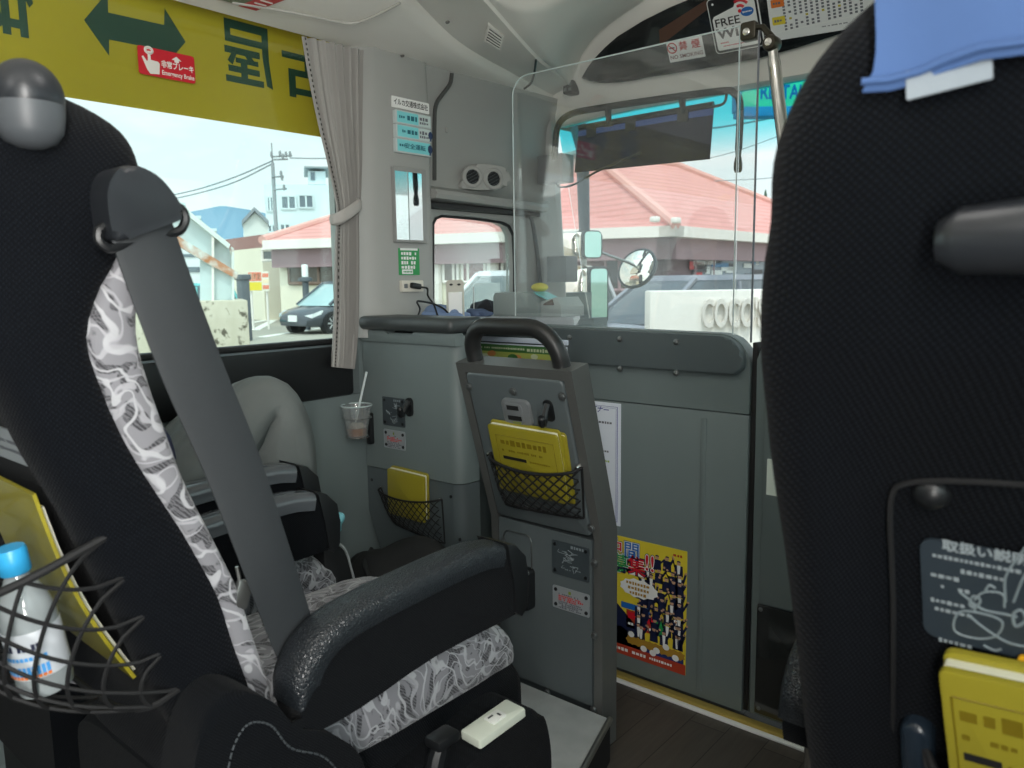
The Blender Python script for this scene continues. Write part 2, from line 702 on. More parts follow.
def on(M, px, py):
    """2-D place, in the plane of M, of a spot seen in the photograph"""
    q = M.inverted() @ at_p(px, py, M.translation, M.col[2].xyz)
    return q.x, q.y


def qd(M, *pp):
    return [on(M, *p) for p in pp]


# floor
bm = NB()
box(bm, (XW - .05, YB, -.06), (XR + .05, 2.62, 0))
struct('floor', bm, WOOD, 0)

# raised seat platforms either side of the aisle
bm = NB()
pl = [(-.868, 1.342), (-.80, 1.12), (-.72, .86), (-.70, .5), (-.70, YB + .02), (XW + .005, YB + .02), (XW + .005, 1.5), (-1.30, 1.5), (-1.30, 1.342)]
prism(bm, pl, .001, .092, None, 0)
for f in bm.faces:
    f.material_index = 0
struct('platform_left', bm, [BLACKM], 0)
bm = NB()
prism(bm, [(-.868, 1.342), (-.80, 1.12), (-.72, .86), (-1.24, .86), (-1.24, 1.342)], .0922, .101, None, 0, .003)
tag(obj('step_plate', bm, STEP), 'pale ribbed metal step plate in front of the upright grey seat divider', 'step plate')
bm = NB()
tube(bm, [(-.800, 1.119, .1), (-.868, 1.342, .1)], .007, 8)
tube(bm, [(-.725, .86, .1), (-.800, 1.119, .1)], .007, 8)
o = struct('trim_step', bm, STEEL)
bm = NB()
box(bm, (-.26, YB + .02, .001), (XR - .005, .9, .1), .01)
struct('platform_right', bm, BLACKM)

# left wall below the window: grey lower panel and black upper band
bm = NB()
box(bm, (XW - .09, YB, 0), (XW, 2.6, .745), mi=0)
box(bm, (XW - .09, YB, .745), (XW + .012, 1.335, .885), .012, mi=1)
box(bm, (XW - .09, 1.36, .745), (XW, 2.6, .90), mi=0)
box(bm, (XW - .09, 2.2, .90), (XW - .02, 2.52, 1.0), mi=0)
# header above the window, hidden behind the ceiling duct
box(bm, (XW - .09, YB, 1.70), (XW - .002, 2.28, 2.1), mi=2)
box(bm, (XW - .09, 1.37, 1.64), (XW - .03, 2.28, 1.70), mi=2)
# rear end of the window
box(bm, (XW - .09, YB, .885), (XW, -1.2, 1.65), mi=0)
struct('wall_left', bm, [PANEL, mat('black_sill_band', (22, 24, 26), .45, bump=.05), WALLP], 40)

# window pane and its black rubber frame
bm = NB()
box(bm, (XW - .052, -1.2, .885), (XW - .046, 1.36, 1.70))
struct('window_1', bm, GL_SIDE, 0)
bm = NB()
for (a, b) in (((XW - .06, -1.2, .885), (XW - .03, 1.36, .899)), ((XW - .06, 1.345, .885), (XW - .03, 1.37, 1.65)), ((XW - .06, -1.21, .885), (XW - .03, -1.19, 1.65))):
    box(bm, a, b, .004)
struct('trim_window', bm, RUBBER)

# pillar between the passenger window and the small front side window
PX = -1.655
PM = wallM(1.5, 1.3, PX)
bm = NB()
prof = [(XW - .08, 1.345), (XW - .01, 1.35), (XW + .008, 1.362), (PX - .008, 1.40), (PX, 1.425), (PX, 1.60), (PX - .004, 1.612), (PX - .012, 1.618), (XW - .08, 1.62)]
rows = []
for z, fl in ((.90, .05), (.93, .045), (.96, .02), (1.0, 0), (1.45, 0), (1.56, 0), (1.62, -.004), (1.665, -.006)):
    rows.append([V((x + (fl * (1 if x > XW - .05 else 0) * (.6 if fl > 0 else 1)), y + (fl * .4 if y > 1.5 and fl > 0 else 0), z)) for x, y in prof])
g = [[bm.verts.new(p) for p in r] for r in rows]
ring_faces(bm, g, True)
struct('wall_pillar', bm, WALLP, 50)

# upper side panel over the driver-side window, with its ledge
bm = NB()
rows = []
for z, x in ((1.665, XW + .03), (1.62, XW + .012), (1.57, XW - .012), (1.50, XW - .02), (1.36, XW - .02), (1.33, XW - .012), (1.318, XW + .02), (1.312, XW + .055), (1.30, XW + .062), (1.288, XW + .055), (1.283, XW + .0), (1.28, XW - .02)):
    rows.append([V((x + (.0 if k < 4 else .0), 1.618 + (.69 if z > 1.325 else .53) * k / 6, z - (.01 * k / 6 if z < 1.33 else 0))) for k in range(7)])
solid(bm, rows, (-.06, 0, 0))
struct('wall_side_panel', bm, WALLP_D, 50)

# dark reveal line under the ledge
bm = NB()
box(bm, (XW - .07, 1.622, 1.262), (XW + .03, 2.14, 1.279), .003)
struct('trim_ledge', bm, RUBBER)

# driver-side window: wall with a rounded opening, pane, black gasket
SM = wallM(0, 0, XW - .02)
wo = [on(SM, *p) for p in ((434, 330), (434, 224), (437, 218), (443, 215.5), (478, 218.5), (502, 222), (510, 226), (514.5, 235), (516, 265), (516, 330))]
wo = [(y, max(z, .905)) for y, z in wo]
bm = NB()
outer = [(1.60, .905), (1.60, 1.24), (1.60, 1.262), (1.63, 1.262), (1.8, 1.262), (2.0, 1.262), (2.10, 1.262), (2.16, 1.24), (2.2, 1.1), (2.2, .905)]
n = len(wo)
mid = [(a[0] + (b[0] - a[0]) * .22, a[1] + (b[1] - a[1]) * .3) for a, b in zip(wo, outer)]
A = [bm.verts.new(SM @ V((y, z, -.045))) for y, z in wo]
A2 = [bm.verts.new(SM @ V((y, z, -.008))) for y, z in wo]
Bm = [bm.verts.new(SM @ V((y, z, .012))) for y, z in mid]
Bo = [bm.verts.new(SM @ V((y, z, .014))) for y, z in outer]
ring_faces(bm, [A, A2, Bm, Bo], False, 0, False)
struct('wall_window_surround', bm, WALLP, 60)
bm = NB()
tube(bm, [SM @ V((y, z, -.006)) for y, z in wo], .006, 6)
struct('trim_side_window', bm, RUBBER)
bm = NB()
prism(bm, wo, -.035, -.03, SM)
struct('window_2', bm, GL_SIDE, 0)


# windscreen: leaning sheet with a tinted shade band
def wy(z):
    return 2.30 + (1.6 - z) * .28


WM = basis((-.5, wy(1.2), 1.2), (1, 0, 0), (0, -.28, 1), (0, -1, -.28))
bm = NB()
rows = []
for z in [.70 + .95 * k / 10 for k in range(11)]:
    rows.append([V((x, wy(z), z)) for x in [-1.715, -1.4, -1.2, -.8, -.4, 0, .4, .66]])
solid(bm, rows, (0, .006, .0))
struct('window_3', bm, GL_WIND, 0)

# front corner pillar
bm = NB()
rows = []
for z in (.90, 1.0, 1.15, 1.28, 1.38, 1.5, 1.6, 1.67):
    lean = (1.6 - z) * .14
    bk = min(1, max(0, (z - 1.24) / .1)) * .15
    rows.append([V((x, y + max(0, lean) * .6, z)) for x, y in ((-1.745, 2.06 + bk), (-1.712, 2.08 + bk), (-1.700, 2.13 + bk * .7), (-1.692, 2.18 + bk * .4), (-1.688, 2.225), (-1.688, 2.25), (-1.70, 2.275), (-1.745, 2.29))])
g = [[bm.verts.new(p) for p in r] for r in rows]
ring_faces(bm, g, True)
struct('wall_front_pillar', bm, WALLP, 50)

# moulded seam lines round the front pillar
bm = NB()
tube(bm, smooth_path([at_x(505, 203, -1.70), at_x(521, 206, -1.695), at_x(531, 218, -1.69), at_x(536, 245, -1.688), at_x(540, 280, -1.688), at_x(543, 316, -1.688)], 6), .007, 8)
struct('trim_pillar_seam', bm, mat('grey_seam', (96, 100, 102), .5))

# front bulkhead under the windscreen and the right wall
bm = NB()
box(bm, (XW - .08, 2.56, -.06), (XR + .08, 2.62, .72))
struct('wall_front', bm, PANEL_D, 0)
bm = NB()
box(bm, (XR, YB, 0), (XR + .08, 2.6, .82))
box(bm, (XR, YB, 1.62), (XR + .08, 2.6, 2.1))
for y in (-1.45, -.35, .75, 1.75, 2.5):
    box(bm, (XR, y, .82), (XR + .08, y + .09, 1.62))
struct('wall_right', bm, PANEL, 0)
bm = NB()
for k, y in enumerate((-1.36, -.26, .84, 1.84)):
    box(bm, (XR + .04, y, .82), (XR + .046, (-.35, .75, 1.75, 2.5)[k], 1.62))
struct('window_4', bm, GL_SIDE, 0)
bm = NB()
box(bm, (XW - .08, YB - .08, 0), (XR + .08, YB, 2.1))
struct('wall_rear', bm, WALLP, 0)

# ceiling: roof slab, side ducts, the moulded front dome
bm = NB()
box(bm, (XW - .08, YB - .08, 2.02), (XR + .08, 2.62, 2.1))
struct('ceiling', bm, CEIL, 0)

zE = 1.658
L2 = [at_x(405, 0, -1.46), at_x(458, 48, -1.55), at_x(516, 80, -1.645), at_x(560, 103, -1.695)]
L3 = [at_x(483, 0, -1.27), at_x(536, 58.6, -1.44), at_x(561, 78, -1.56), at_x(572, 92, -1.64)]


def back(a, b, y):
    t = (y - a.y) / (b.y - a.y)
    return a + (b - a) * t


def rail(pts, n=7, yend=YB):
    s = smooth_path(pts, n)
    first = V((s[0].x, yend, s[0].z + .012))
    return [first, V((s[0].x + .012, (s[0].y + yend) * .5, s[0].z + .008))] + s


r2, r3 = rail(L2), rail(L3)
r1 = [V((XW + .004, p.y if k > 1 else (YB if k == 0 else .1), zE)) for k, p in enumerate(r2)]
r1[-1] = V((XW + .002, r2[-1].y, r2[-1].z - .004))
bm = NB()
rows = []
for a, b in zip(r1, r2):          # underside of the duct, gently rounded into the ridge
    m1 = a.lerp(b, .5) - V((0, 0, .006))
    m2 = a.lerp(b, .86) - V((0, 0, .008))
    rows.append([a, m1, m2, b, b + (b - a) * .05 + V((0, 0, .012))])
rows2 = []
for k, (a, b) in enumerate(zip(r2, r3)):
    e = rows[k][-1]
    rows[k] += [e.lerp(b, .3), e.lerp(b, .65), b, b + V((.004, 0, .012)), b + V((.03, .0, .03))]
sheet(bm, rows)
struct('ceiling_duct', bm, CEIL, 45)

# panel joint line on the duct (access hatch outline)
DM = None
d1 = (r2[5] - r1[5]).normalized()
DN = d1.cross(V((0, 1, 0))).normalized()
if DN.z > 0:
    DN = -DN
DPL = basis(r1[3], (0, 1, 0), d1, DN)
bm = NB()
hp = []
for p in ((232, -2), (262, 3), (305, 11), (338, 18), (352, 19.5), (366, 15.5), (383, 8), (400, -1)):
    q = at_p(*p, DPL.translation, DN)
    hp.append(q + V((0, 0, -.009)))
tube(bm, smooth_path(hp, 5), .0035, 6)
struct('trim_hatch', bm, mat('hatch_joint', (188, 186, 180), .5))

# windscreen header: white fairing in which the dark destination board sits
HN = V((0, -1, -.62)).normalized()
H0 = V((0, 2.285, 1.60))
HM = basis(H0, (1, 0, 0), V((1, 0, 0)).cross(HN) * -1 if (V((1, 0, 0)).cross(HN)).z < 0 else V((1, 0, 0)).cross(HN), HN)
HX = V((1, 0, 0))
HY = HN.cross(HX)
HM = basis(H0, HX, HY, HN)
bm = NB()
top = []
xs = [-1.70, -1.66, -1.6, -1.5, -1.4, -1.2, -1.0, -.8, -.6, -.3, 0, .3, .62]
rows = []
for x in xs:
    drop = max(0, -1.45 - x) * .25
    y0 = 2.285
    rows.append([V((x, y0 + .05, 1.60 + .004 - drop * .3)), V((x, y0 - .012, 1.598 - drop * .3)), V((x, y0 - .03, 1.606)), HM @ V((x, .045, .012)), HM @ V((x, .075, .004)), HM @ V((x, .09, .0)), HM @ V((x, .3, 0)), HM @ V((x, .58, 0))])
sheet(bm, rows)
struct('wall_front_header', bm, CEIL, 50)

# moulded dome between duct and header
D = [at_p(660, -14, HM @ V((0, 0, .004)), HN), at_p(637, 4, HM @ V((0, 0, .004)), HN), at_p(610, 22, HM @ V((0, 0, .004)), HN), at_p(592, 40, HM @ V((0, 0, .004)), HN), at_p(581, 57, HM @ V((0, 0, .004)), HN), at_p(576, 74, HM @ V((0, 0, .004)), HN), at_p(574, 90, HM @ V((0, 0, .006)), HN)]
ds = smooth_path(D, 4)
ls = smooth_path(L3, 8)
bm = NB()
rows = []
for k in range(len(ds)):
    t = k / (len(ds) - 1)
    i = t * (len(ls) - 1)
    a = ls[int(i)].lerp(ls[min(int(i) + 1, len(ls) - 1)], i - int(i))
    b = ds[k]
    w = (1 - t) ** .8
    up = V((0, 0, 1))
    rows.append([a + V((.002, 0, .01)), a.lerp(b, .10) - up * .012 * w, a.lerp(b, .2) - up * .026 * w, a.lerp(b, .30) - up * .022 * w, a.lerp(b, .5) + up * .004 * w, a.lerp(b, .72) + up * .0 * w, a.lerp(b, .88) - up * .008 * w, a.lerp(b, .96) - up * .004, b, b + V((.03, .02, .0))])
# carry the rear edge of the dome back to the roof slab
f0 = rows[0]
rows.insert(0, [p + V((.05, -.45, .10 + .02 * i)) for i, p in enumerate(f0)])
rows.insert(0, [V((p.x + .05, YB, 2.02)) for p in f0])
sheet(bm, rows)
struct('ceiling_dome', bm, CEIL, 60)

# right-hand duct over the other windows (out of the picture, closes the cabin)
bm = NB()
solid(bm, [[V((XR, y, 1.64)), V((XR - .3, y, 1.76)), V((XR - .45, y, 2.02))] for y in (YB, 2.3)], (.02, 0, .03))
struct('ceiling_duct_right', bm, CEIL)

# grey cabin partition between cabin and front stairwell: see d_front
# brass threshold strip at the foot of the partition
YP = 1.685
bm = NB()
box(bm, (-1.28, YP - .030, .0), (-.20, YP - .006, .012), .002, mi=0)
box(bm, (-1.28, YP - .046, .0), (-.20, YP - .0305, .006), .002, mi=1)
struct('trim_threshold', bm, [GOLD, WHITE])
# ------------------------------------------------------------------ partition, door, counter, acrylic screen
FP = faceM(-.9, .5, YP)          # front face of the partition
FX = lambda px, py: FP @ V((*on(FP, px, py), 0))

t = thing('partition', 'long grey waist-high partition panel carrying the poster and white notice', 'partition', (-1.0, YP, 0))
x0, x1, zt = -1.64, FX(749, 420).x, FX(650, 327).z
zs = FX(685, 408).z
bm = NB()
# main lower board with rounded top right corner
box(bm, (x0, YP, .012), (x1, YP + .035, zs - .001), .006, mi=0)
obj('lower_board', bm, PANEL, t)
bm = NB()
out = [(x0, zs + .001), (x1, zs + .001)]
r = .075
out += [(x1 - r + r * cos(radians(a)), zt - .01 - r + r * sin(radians(a))) for a in range(0, 91, 10)]
out += [(x0, zt)]
prism(bm, [(x, -z) for x, z in out], 0, .045, MX(((1, 0, 0, 0), (0, 0, 1, YP - .002), (0, -1, 0, 0), (0, 0, 0, 1))), 0, .004)
obj('upper_board', bm, PANEL, t)
# raised bolted pad along the top
zb = FX(660, 368).z
bm = NB()
r = .06
pad = [(x0 + .005, zb), (x1 - .03, zb - .002), (x1 - .012, zb + .012)]
pad += [(x1 - .008 - r + r * cos(radians(a)), zt - .014 - r + r * sin(radians(a))) for a in range(0, 91, 10)]
pad += [(x0 + .005, zt - .004)]
MP = basis((0, YP - .002, 0), (1, 0, 0), (0, 0, 1), (0, -1, 0))
prism(bm, pad, 0, .022, MP, 0, .006, 3)
obj('padded_rail', bm, PANEL_D, t, label='darker bolted rail along the top of the partition')
for p in ((575, 337), (625, 338.5), (681, 341.5), (575, 365), (625, 368), (681, 372)):
    q = on(FP, *p)
    bm = NB()
    bolt(bm, FP @ MX.Translation((q[0], q[1], .023)), .0062, .006)
    obj('bolt', bm, BOLTM, t)
bm = NB()
box(bm, (x0 + .03, YP - .0012, .03), (x0 + .034, YP, zs - .02), mi=0)
box(bm, (FX(699, 560).x, YP - .0022, .03), (FX(704, 560).x, YP + .001, zs - .02), .001, mi=0)
obj('seam_strip', bm, PANEL, t)

# folding door to the right of the partition
t = thing('stair_gate', 'tall narrow grey gate panel with dark glossy lower half beside the partition', 'gate', (x1 + .2, YP, 0))
dz = FX(770, 605).z
ztop = FX(762, 343).z
a0, a1 = x1 + .016, -.22
bm = NB()
r = .05
out = [(a0, .02), (a1, .02), (a1, ztop + .01), (a0 + r, ztop + .012)] + [(a0 + r - r * sin(radians(a)), ztop + .012 - r + r * cos(radians(a))) for a in range(10, 91, 16)]
prism(bm, out, -.03, .0, MP, 0, .006)
obj('gate_panel', bm, PANEL, t)
bm = NB()
xx = FX(763, 500).x
box(bm, (xx, YP - .006, dz), (a1, YP, ztop - .03), .003, mi=0)
obj('upper_sheet', bm, PANEL, t)
bm = NB()
box(bm, (xx - .004, YP - .008, .03), (a1, YP, dz - .002), .003)
obj('kick_plate', bm, mat('glossy_dark_sheet', (40, 42, 42), .12, coat=.5), t)
for p in ((757, 607), (755, 705)):
    q = on(FP, *p)
    bm = NB()
    bolt(bm, FP @ MX.Translation((q[0] + .012, q[1], .008)), .004, .002)
    obj('screw', bm, BOLTM, t)
bm = NB()
box(bm, (x1 + .002, YP + .004, .02), (x1 + .014, YP + .03, ztop), .002)
struct('trim_gate_gap', bm, BLACKM)
# white card at the gate's edge, mostly behind the seat
bm = NB()
q = on(FP, 768.5, 458)
q2 = on(FP, 768.5, 494)
plate(bm, FP, .15, q[1] - q2[1], .001, .002, 0, q[0] + .075, (q[1] + q2[1]) / 2, .0062)
tag(obj('notice_card', bm, mat('cream_card', (228, 236, 224), .6)), 'pale card on the gate panel, only its edge past the black seat', 'card')

# counter in the front left corner
YC = 1.372
CM = faceM(-1.5, .6, YC)
CX = lambda px, py: CM @ V((*on(CM, px, py), 0))
t = thing('counter_cabinet', 'grey counter cabinet under the left pillar with padded front edge', 'cabinet', (-1.48, YC + .15, .09))
cxr = CX(459, 420).x
ztc = CX(400, 333).z
YCB = at_x(480, 500, cxr).y
zsm = CX(405, 474).z
zbt = CX(405, 535).z
def cabinet_out(ins, xl):
    r = .035
    return [(xl, YC + ins), (cxr - r, YC + ins)] + [(cxr - r + r * sin(radians(a)), YC + ins + r - r * cos(radians(a))) for a in range(15, 91, 15)] + [(cxr, YCB), (xl, YCB)]
bm = NB()
prism(bm, cabinet_out(0, max(XW + .003, CX(356, 400).x)), zsm + .0015, ztc, None, 0, .004)
obj('cabinet_body', bm, PANEL, t)
bm = NB()
rows = []
for z, xl in ((zsm - .001, CX(361, 466).x), (zbt + .06, CX(366, 490).x), (zbt + .0, CX(372, 512).x), (.10, CX(385, 530).x)):
    rows.append([V((x, y + (.0 if z > zbt - .01 else .05), z)) for x, y in cabinet_out(.003, xl)])
g = [[bm.verts.new(p) for p in r] for r in rows]
ring_faces(bm, g, True)
obj('lower_panel', bm, PANEL_D, t)
# lip with a finger notch under the pad
bm = NB()
xl = max(XW + .004, CX(353, 340).x)
n0, n1 = CX(388, 334).x, CX(415, 334).x
zl0, zl1 = CX(400, 343).z, CX(400, 331).z
prism(bm, [(xl, zl0), (cxr, zl0), (cxr, zl1), (n1, zl1), (n1 - .006, zl1 - .012), (n0 + .006, zl1 - .012), (n0, zl1), (xl, zl1)], -.02, .008, basis((0, YC, 0), (1, 0, 0), (0, 0, 1), (0, -1, 0)), 0, .003)
obj('lid_lip', bm, PANEL, t)
bm = NB()
zp0, zp1 = zl1 + .001, CX(400, 316.5).z
box(bm, (XW + .014, YC - .026, zp0), (cxr + .004, YC + .10, zp1), .016, 4)
obj('padded_edge', bm, mat('grey_vinyl_pad', (62, 66, 67), .4, bump=.1, bscale=300), t, label='dark grey padded front edge')
def corner_screws(bm, M, w, h, cx, cy, z, mi, r=.0045, ins=.009):
    for sx in (-1, 1):
        for sy in (-1, 1):
            lathe(bm, [(0, 0), (r, 0), (r * .9, .0018), (0, .0022)], 10, M @ MX.Translation((cx + sx * (w / 2 - ins), cy + sy * (h / 2 - ins), z)), mi)
def inst_plate(parent, M, pa, pb, light, nm, lab, seed):
    (ax, ay), (bx, by) = on(M, *pa), on(M, *pb)
    w, h, cx, cy = abs(bx - ax), abs(ay - by), (ax + bx) / 2, (ay + by) / 2
    bm = NB()
    plate(bm, M, w, h, .0016, .004, 0, cx, cy, .0)
    if light:
        s = w * .045
        strokes(bm, M, cx - w * .06, cx + w * .06, cy + h * .32, s * 2.2, 2, .002, 1.0, seed)
        for k in range(8):
            yy = cy + h * (.18 - .085 * k)
            strokes(bm, M, cx - w * .33, cx + w * (.2 + .15 * ((k * 7) % 3) / 2), yy, s, 1 if 0 < k < 4 else 3, .002, .85, seed + k)
    else:
        strokes(bm, M, cx + w * .02, cx + w * .36, cy + h * .40, w * .075, 1, .002, 1, seed)
        rg = random.Random(seed)
        for k in range(9):
            a = V((cx + rg.uniform(-.34, .2) * w, cy + rg.uniform(-.36, .25) * h, 0))
            pts = [M @ (a + V((rg.uniform(-.12, .16) * w, rg.uniform(-.1, .1) * h, .0018))) for _ in range(4)]
            tube(bm, smooth_path(pts, 4), .0007, 4, mi=1)
            strokes(bm, M, a.x, a.x + w * .16, a.y, w * .03, 1, .002, .9, seed + k)
    corner_screws(bm, M, w, h, cx, cy, .0015, 4)
    obj(nm, bm, [SILV if light else DLAB, REDK if light else mat('label_lines', (120, 130, 134), .5), mat('sign_olive', (120, 140, 40), .5), INKG, BLACKP], parent, label=lab)
inst_plate(t, CM, (382.5, 396), (405.5, 428), False, 'instruction_plate', 'dark instruction plate with line drawing', 3)
inst_plate(t, CM, (384, 428.5), (406, 451), True, 'warning_plate', 'pale warning plate with small print', 4)
def coat_hook(parent, M, p, s=1.0):
    x, y = on(M, *p)
    bm = NB()
    L = M @ MX.Translation((x, y, 0)) @ MX.Scale(s, 4)
    plate(bm, L, .026, .05, .006, .012, 0, 0, 0, 0, .002)
    tube(bm, smooth_path([L @ V(q) for q in ((0, .014, .004), (0, .0, .018), (.002, -.014, .03), (.008, -.012, .042), (.012, .006, .046))], 6), [.0085 * s] * 24 + [.006 * s], 10)
    obj('coat_hook', bm, BLACKP, parent)
coat_hook(t, CM, (410, 407), 1.0)
for p in ((371, 480), (450, 497), (459, 540)):
    q = on(CM, *p)
    bm = NB()
    lathe(bm, [(0, 0), (.005, 0), (.0045, .002), (0, .0025)], 10, CM @ MX.Translation((q[0], q[1], -.004)))
    obj('screw', bm, BLACKP, t)


def net_pocket(parent, M, TL, TR, BR, BL, bulge, nx, ny, r=.0016, name='net_pocket', sag=.02, zb=.004, ex=.3, wrap=False):
    """elastic string net; corners in the 2-D coordinates of M"""
    bm = NB()
    TL, TR, BR, BL = (V((*p, 0)) for p in (TL, TR, BR, BL))
    def pt(u, v):
        if wrap:                    # the net hangs in a deep bag round what it holds
            th = pi * (1 - min(max(u, 0), 1))
            c, s = cos(th), sin(th)
            u2 = .5 + .5 * (abs(c) ** .5) * (1 if c > 0 else -1)
            p = TL.lerp(TR, u2).lerp(BL.lerp(BR, u2), v)
            p.z = bulge * (max(0, s) ** .5) * (1 - .6 * v ** 4)
            return M @ p
        p = TL.lerp(TR, u).lerp(BL.lerp(BR, u), v)
        b = bulge * (max(0, sin(pi * min(max(u, 0), 1))) ** ex) * (1 - .8 * v ** 5) + zb
        p.y -= sag * 4 * u * (1 - u) * (1 - v)
        p.z = b
        return M @ p
    def strand(fn, k=14, rr=r, m=6):
        tube(bm, [fn(i / k) for i in range(k + 1)], rr, m)
    strand(lambda s: pt(s, 0), 20, r * 2.0, 8)
    strand(lambda s: pt(0, s), 10, r * 1.5)
    strand(lambda s: pt(1, s), 10, r * 1.5)
    strand(lambda s: pt(s, 1), 16, r * 1.5)
    for k in range(-ny, nx + 1):
        def f(s, k=k, d=1):
            return (k + s * ny) / nx if d == 1 else (k + (1 - s) * ny) / nx
        for d in (1, -1):
            pts = []
            for i in range(29):
                s = i / 28
                u = f(s, k, d)
                if -1e-6 <= u <= 1 + 1e-6:
                    pts.append(pt(min(max(u, 0), 1), s))
            if len(pts) > 2:
                tube(bm, pts, r, 5)
    return obj(name, bm, NETM, parent)


(ax, ay), (bx, by), (cx_, cy_), (dx, dy) = qd(CM, (382, 487), (443, 499), (446, 543), (396, 523))
net_pocket(t, CM, (ax, ay), (bx, by), (cx_, cy_), (dx, dy), .034, 11, 5, .0013, sag=.012)
for p in ((382, 487), (441, 499)):
    q = on(CM, *p)
    bm = NB()
    lathe(bm, [(0, 0), (.005, 0), (.005, .004), (.003, .008), (0, .009)], 10, CM @ MX.Translation((q[0], q[1], .0)))
    obj('net_button', bm, CHROME, t)
# cup holder: black bracket and two wire rings
cm_ = CM @ V((*on(CM, 372, 418), 0))
bm = NB()
bx0, bz0 = on(CM, 370.5, 428)
plate(bm, CM, .017, .088, .014, .006, 0, bx0 + .006, bz0, 0, .003)
obj('holder_bracket', bm, BLACKP, t)
CUPX, CUPZ = CX(357, 425).x + .006, 0
CUPY = YC - .058
zc_hi, zc_lo = at_y(357, 417.5, CUPY).z, at_y(357, 436.5, CUPY).z
CUPX = at_y(357, 425, CUPY).x
for zz, rr in ((zc_hi, .039), (zc_lo, .031)):
    bm = NB()
    tube(bm, [V((CUPX + rr * cos(2 * pi * k / 28), CUPY + rr * sin(2 * pi * k / 28), zz)) for k in range(28)], .0016, 6, True)
    tube(bm, [V((CUPX + rr * .8, CUPY + rr * .6, zz)), V(((CM @ V((bx0 + .006, 0, 0))).x, YC - .012, zz))], .002, 6)
    if rr < .035:
        tube(bm, [V((CUPX - .031, CUPY, zc_lo)), V((CUPX - .02, CUPY, zc_lo - .004)), V((CUPX + .02, CUPY, zc_lo - .004)), V((CUPX + .031, CUPY, zc_lo))], .0016, 6)
    obj('holder_ring', bm, CHROME, t)
#

# iced drink in the holder
zr = at_y(358, 405.5, CUPY).z
zbm = zc_lo - .0018
t = thing('plastic_cup', 'clear plastic cup with a little iced coffee in the counter cup holder', 'cup', (CUPX, CUPY, zbm))
M0 = MX.Translation((CUPX, CUPY, zbm))
H = zr - zbm
rb, rt = .0265, .0415
bm = NB()
lathe(bm, [(0, .001), (rb - .002, .001), (rb, .004), (rt - .002, H - .006), (rt, H - .003), (rt + .0015, H), (rt - .001, H + .001), (rt - .003, H - .004), (rb - .001, .006), (0, .004)], 32, M0)
obj('cup_body', bm, CUPM, t)
bm = NB()
tube(bm, [M0 @ V((rt * cos(2 * pi * k / 32), rt * sin(2 * pi * k / 32), H)) for k in range(32)], .002, 6, True)
obj('cup_rim', bm, mat('clear_rim', (190, 205, 205), .15, spec=.8), t)
bm = NB()
hz = H * .30
lathe(bm, [(0, .006), (rb - .0025, .006), (rb + (rt - rb) * .30 - .0025, hz), (0, hz + .0005)], 28, M0)
obj('coffee', bm, mat('iced_coffee', (176, 112, 58), .2, coat=.3), t)
for k, (x, y, z, s) in enumerate(((.006, -.008, hz + .002, .011), (-.011, -.004, hz, .010), (.002, .012, hz, .011))):
    bm = NB()
    box(bm, (-s, -s, -s), (s, s, s), .003, M=M0 @ MX.Translation((x, y, z)) @ MX.Rotation(.6 * k + .3, 4, (1, 1, .4)))
    obj('ice_cube', bm, mat('ice', (225, 214, 200), .15, coat=.3), t)
bm = NB()
tip = at_y(366.5, 372, CUPY + .005)
tube(bm, [M0 @ V((-.014, -.003, .01)), tip], .0032, 10)
obj('straw', bm, mat('white_straw', (215, 225, 225), .35), t)


def booklet(M, TL, TR, BL, thick, z0, lab, nm='vinyl_booklet', pages=2, title=True, h=.21, tilt=0, tab=None, group=None, lean=.0):
    """yellow vinyl folder standing in a net; corners from the photograph on plane M"""
    Mz = M @ MX.Translation((0, 0, z0 + thick))
    a, b, c = (V((*on(Mz, *p), 0)) for p in (TL, TR, BL))
    ux = (b - a)
    w = ux.length
    ux.normalize()
    uy = (c - a).normalized()
    nz = V((0, 0, 1))
    uy2 = nz.cross(ux)
    L = M @ basis(a + V((0, 0, z0)), ux, uy2 + V((0, 0, -lean)), nz + uy2 * lean)
    base = L @ V((w / 2, -h, 0))
    t = thing(nm, lab, 'booklet', base, group)
    bm = NB()
    prism(bm, rrect(w, h, .008, 4, w / 2, -h / 2), 0, thick * .3, L, 0, .0015)
    obj('back_cover', bm, BOOK, t)
    bm = NB()
    prism(bm, rrect(w * .95, h * .96, .003, 3, w * .5, -h / 2 - .002), thick * .31, thick * .68, L, 0)
    obj('page_block', bm, mat('booklet_pages', (226, 226, 205), .6), t)
    bm = NB()
    prism(bm, rrect(w, h, .006, 4, w / 2, -h / 2 - .006), thick * .7, thick, L, 0, .0012)
    if title:
        x0, x1, y0, y1 = w * .10, w * .93, -.028, -.115
        for (p, q) in (((x0, y0), (x1, y0)), ((x1, y0), (x1, y1)), ((x1, y1), (x0, y1)), ((x0, y1), (x0, y0))):
            tube(bm, [L @ V((*p, thick + .0004)), L @ V((*q, thick + .0004))], .0007, 4, mi=1)
        strokes(bm, L, w * .16, w * .82, -.044, .015, 1, thick + .0005, .9, 11)
        strokes(bm, L, w * .16, w * .75, -.064, .006, 1, thick + .0005, .9, 12)
        box(bm, (w * .16, -.086, thick), (w * .5, -.079, thick + .0006), mi=2, M=L)
        strokes(bm, L, w * .55, w * .85, -.083, .005, 1, thick + .0005, .9, 13)
    obj('front_cover', bm, [BOOK, BOOKD, INK], t)
    return t


booklet(CM, (387, 466), (424, 475), (392, 490), .018, .002, 'yellow vinyl booklet in the net pocket of the corner counter', h=.125, title=False, lean=.0)

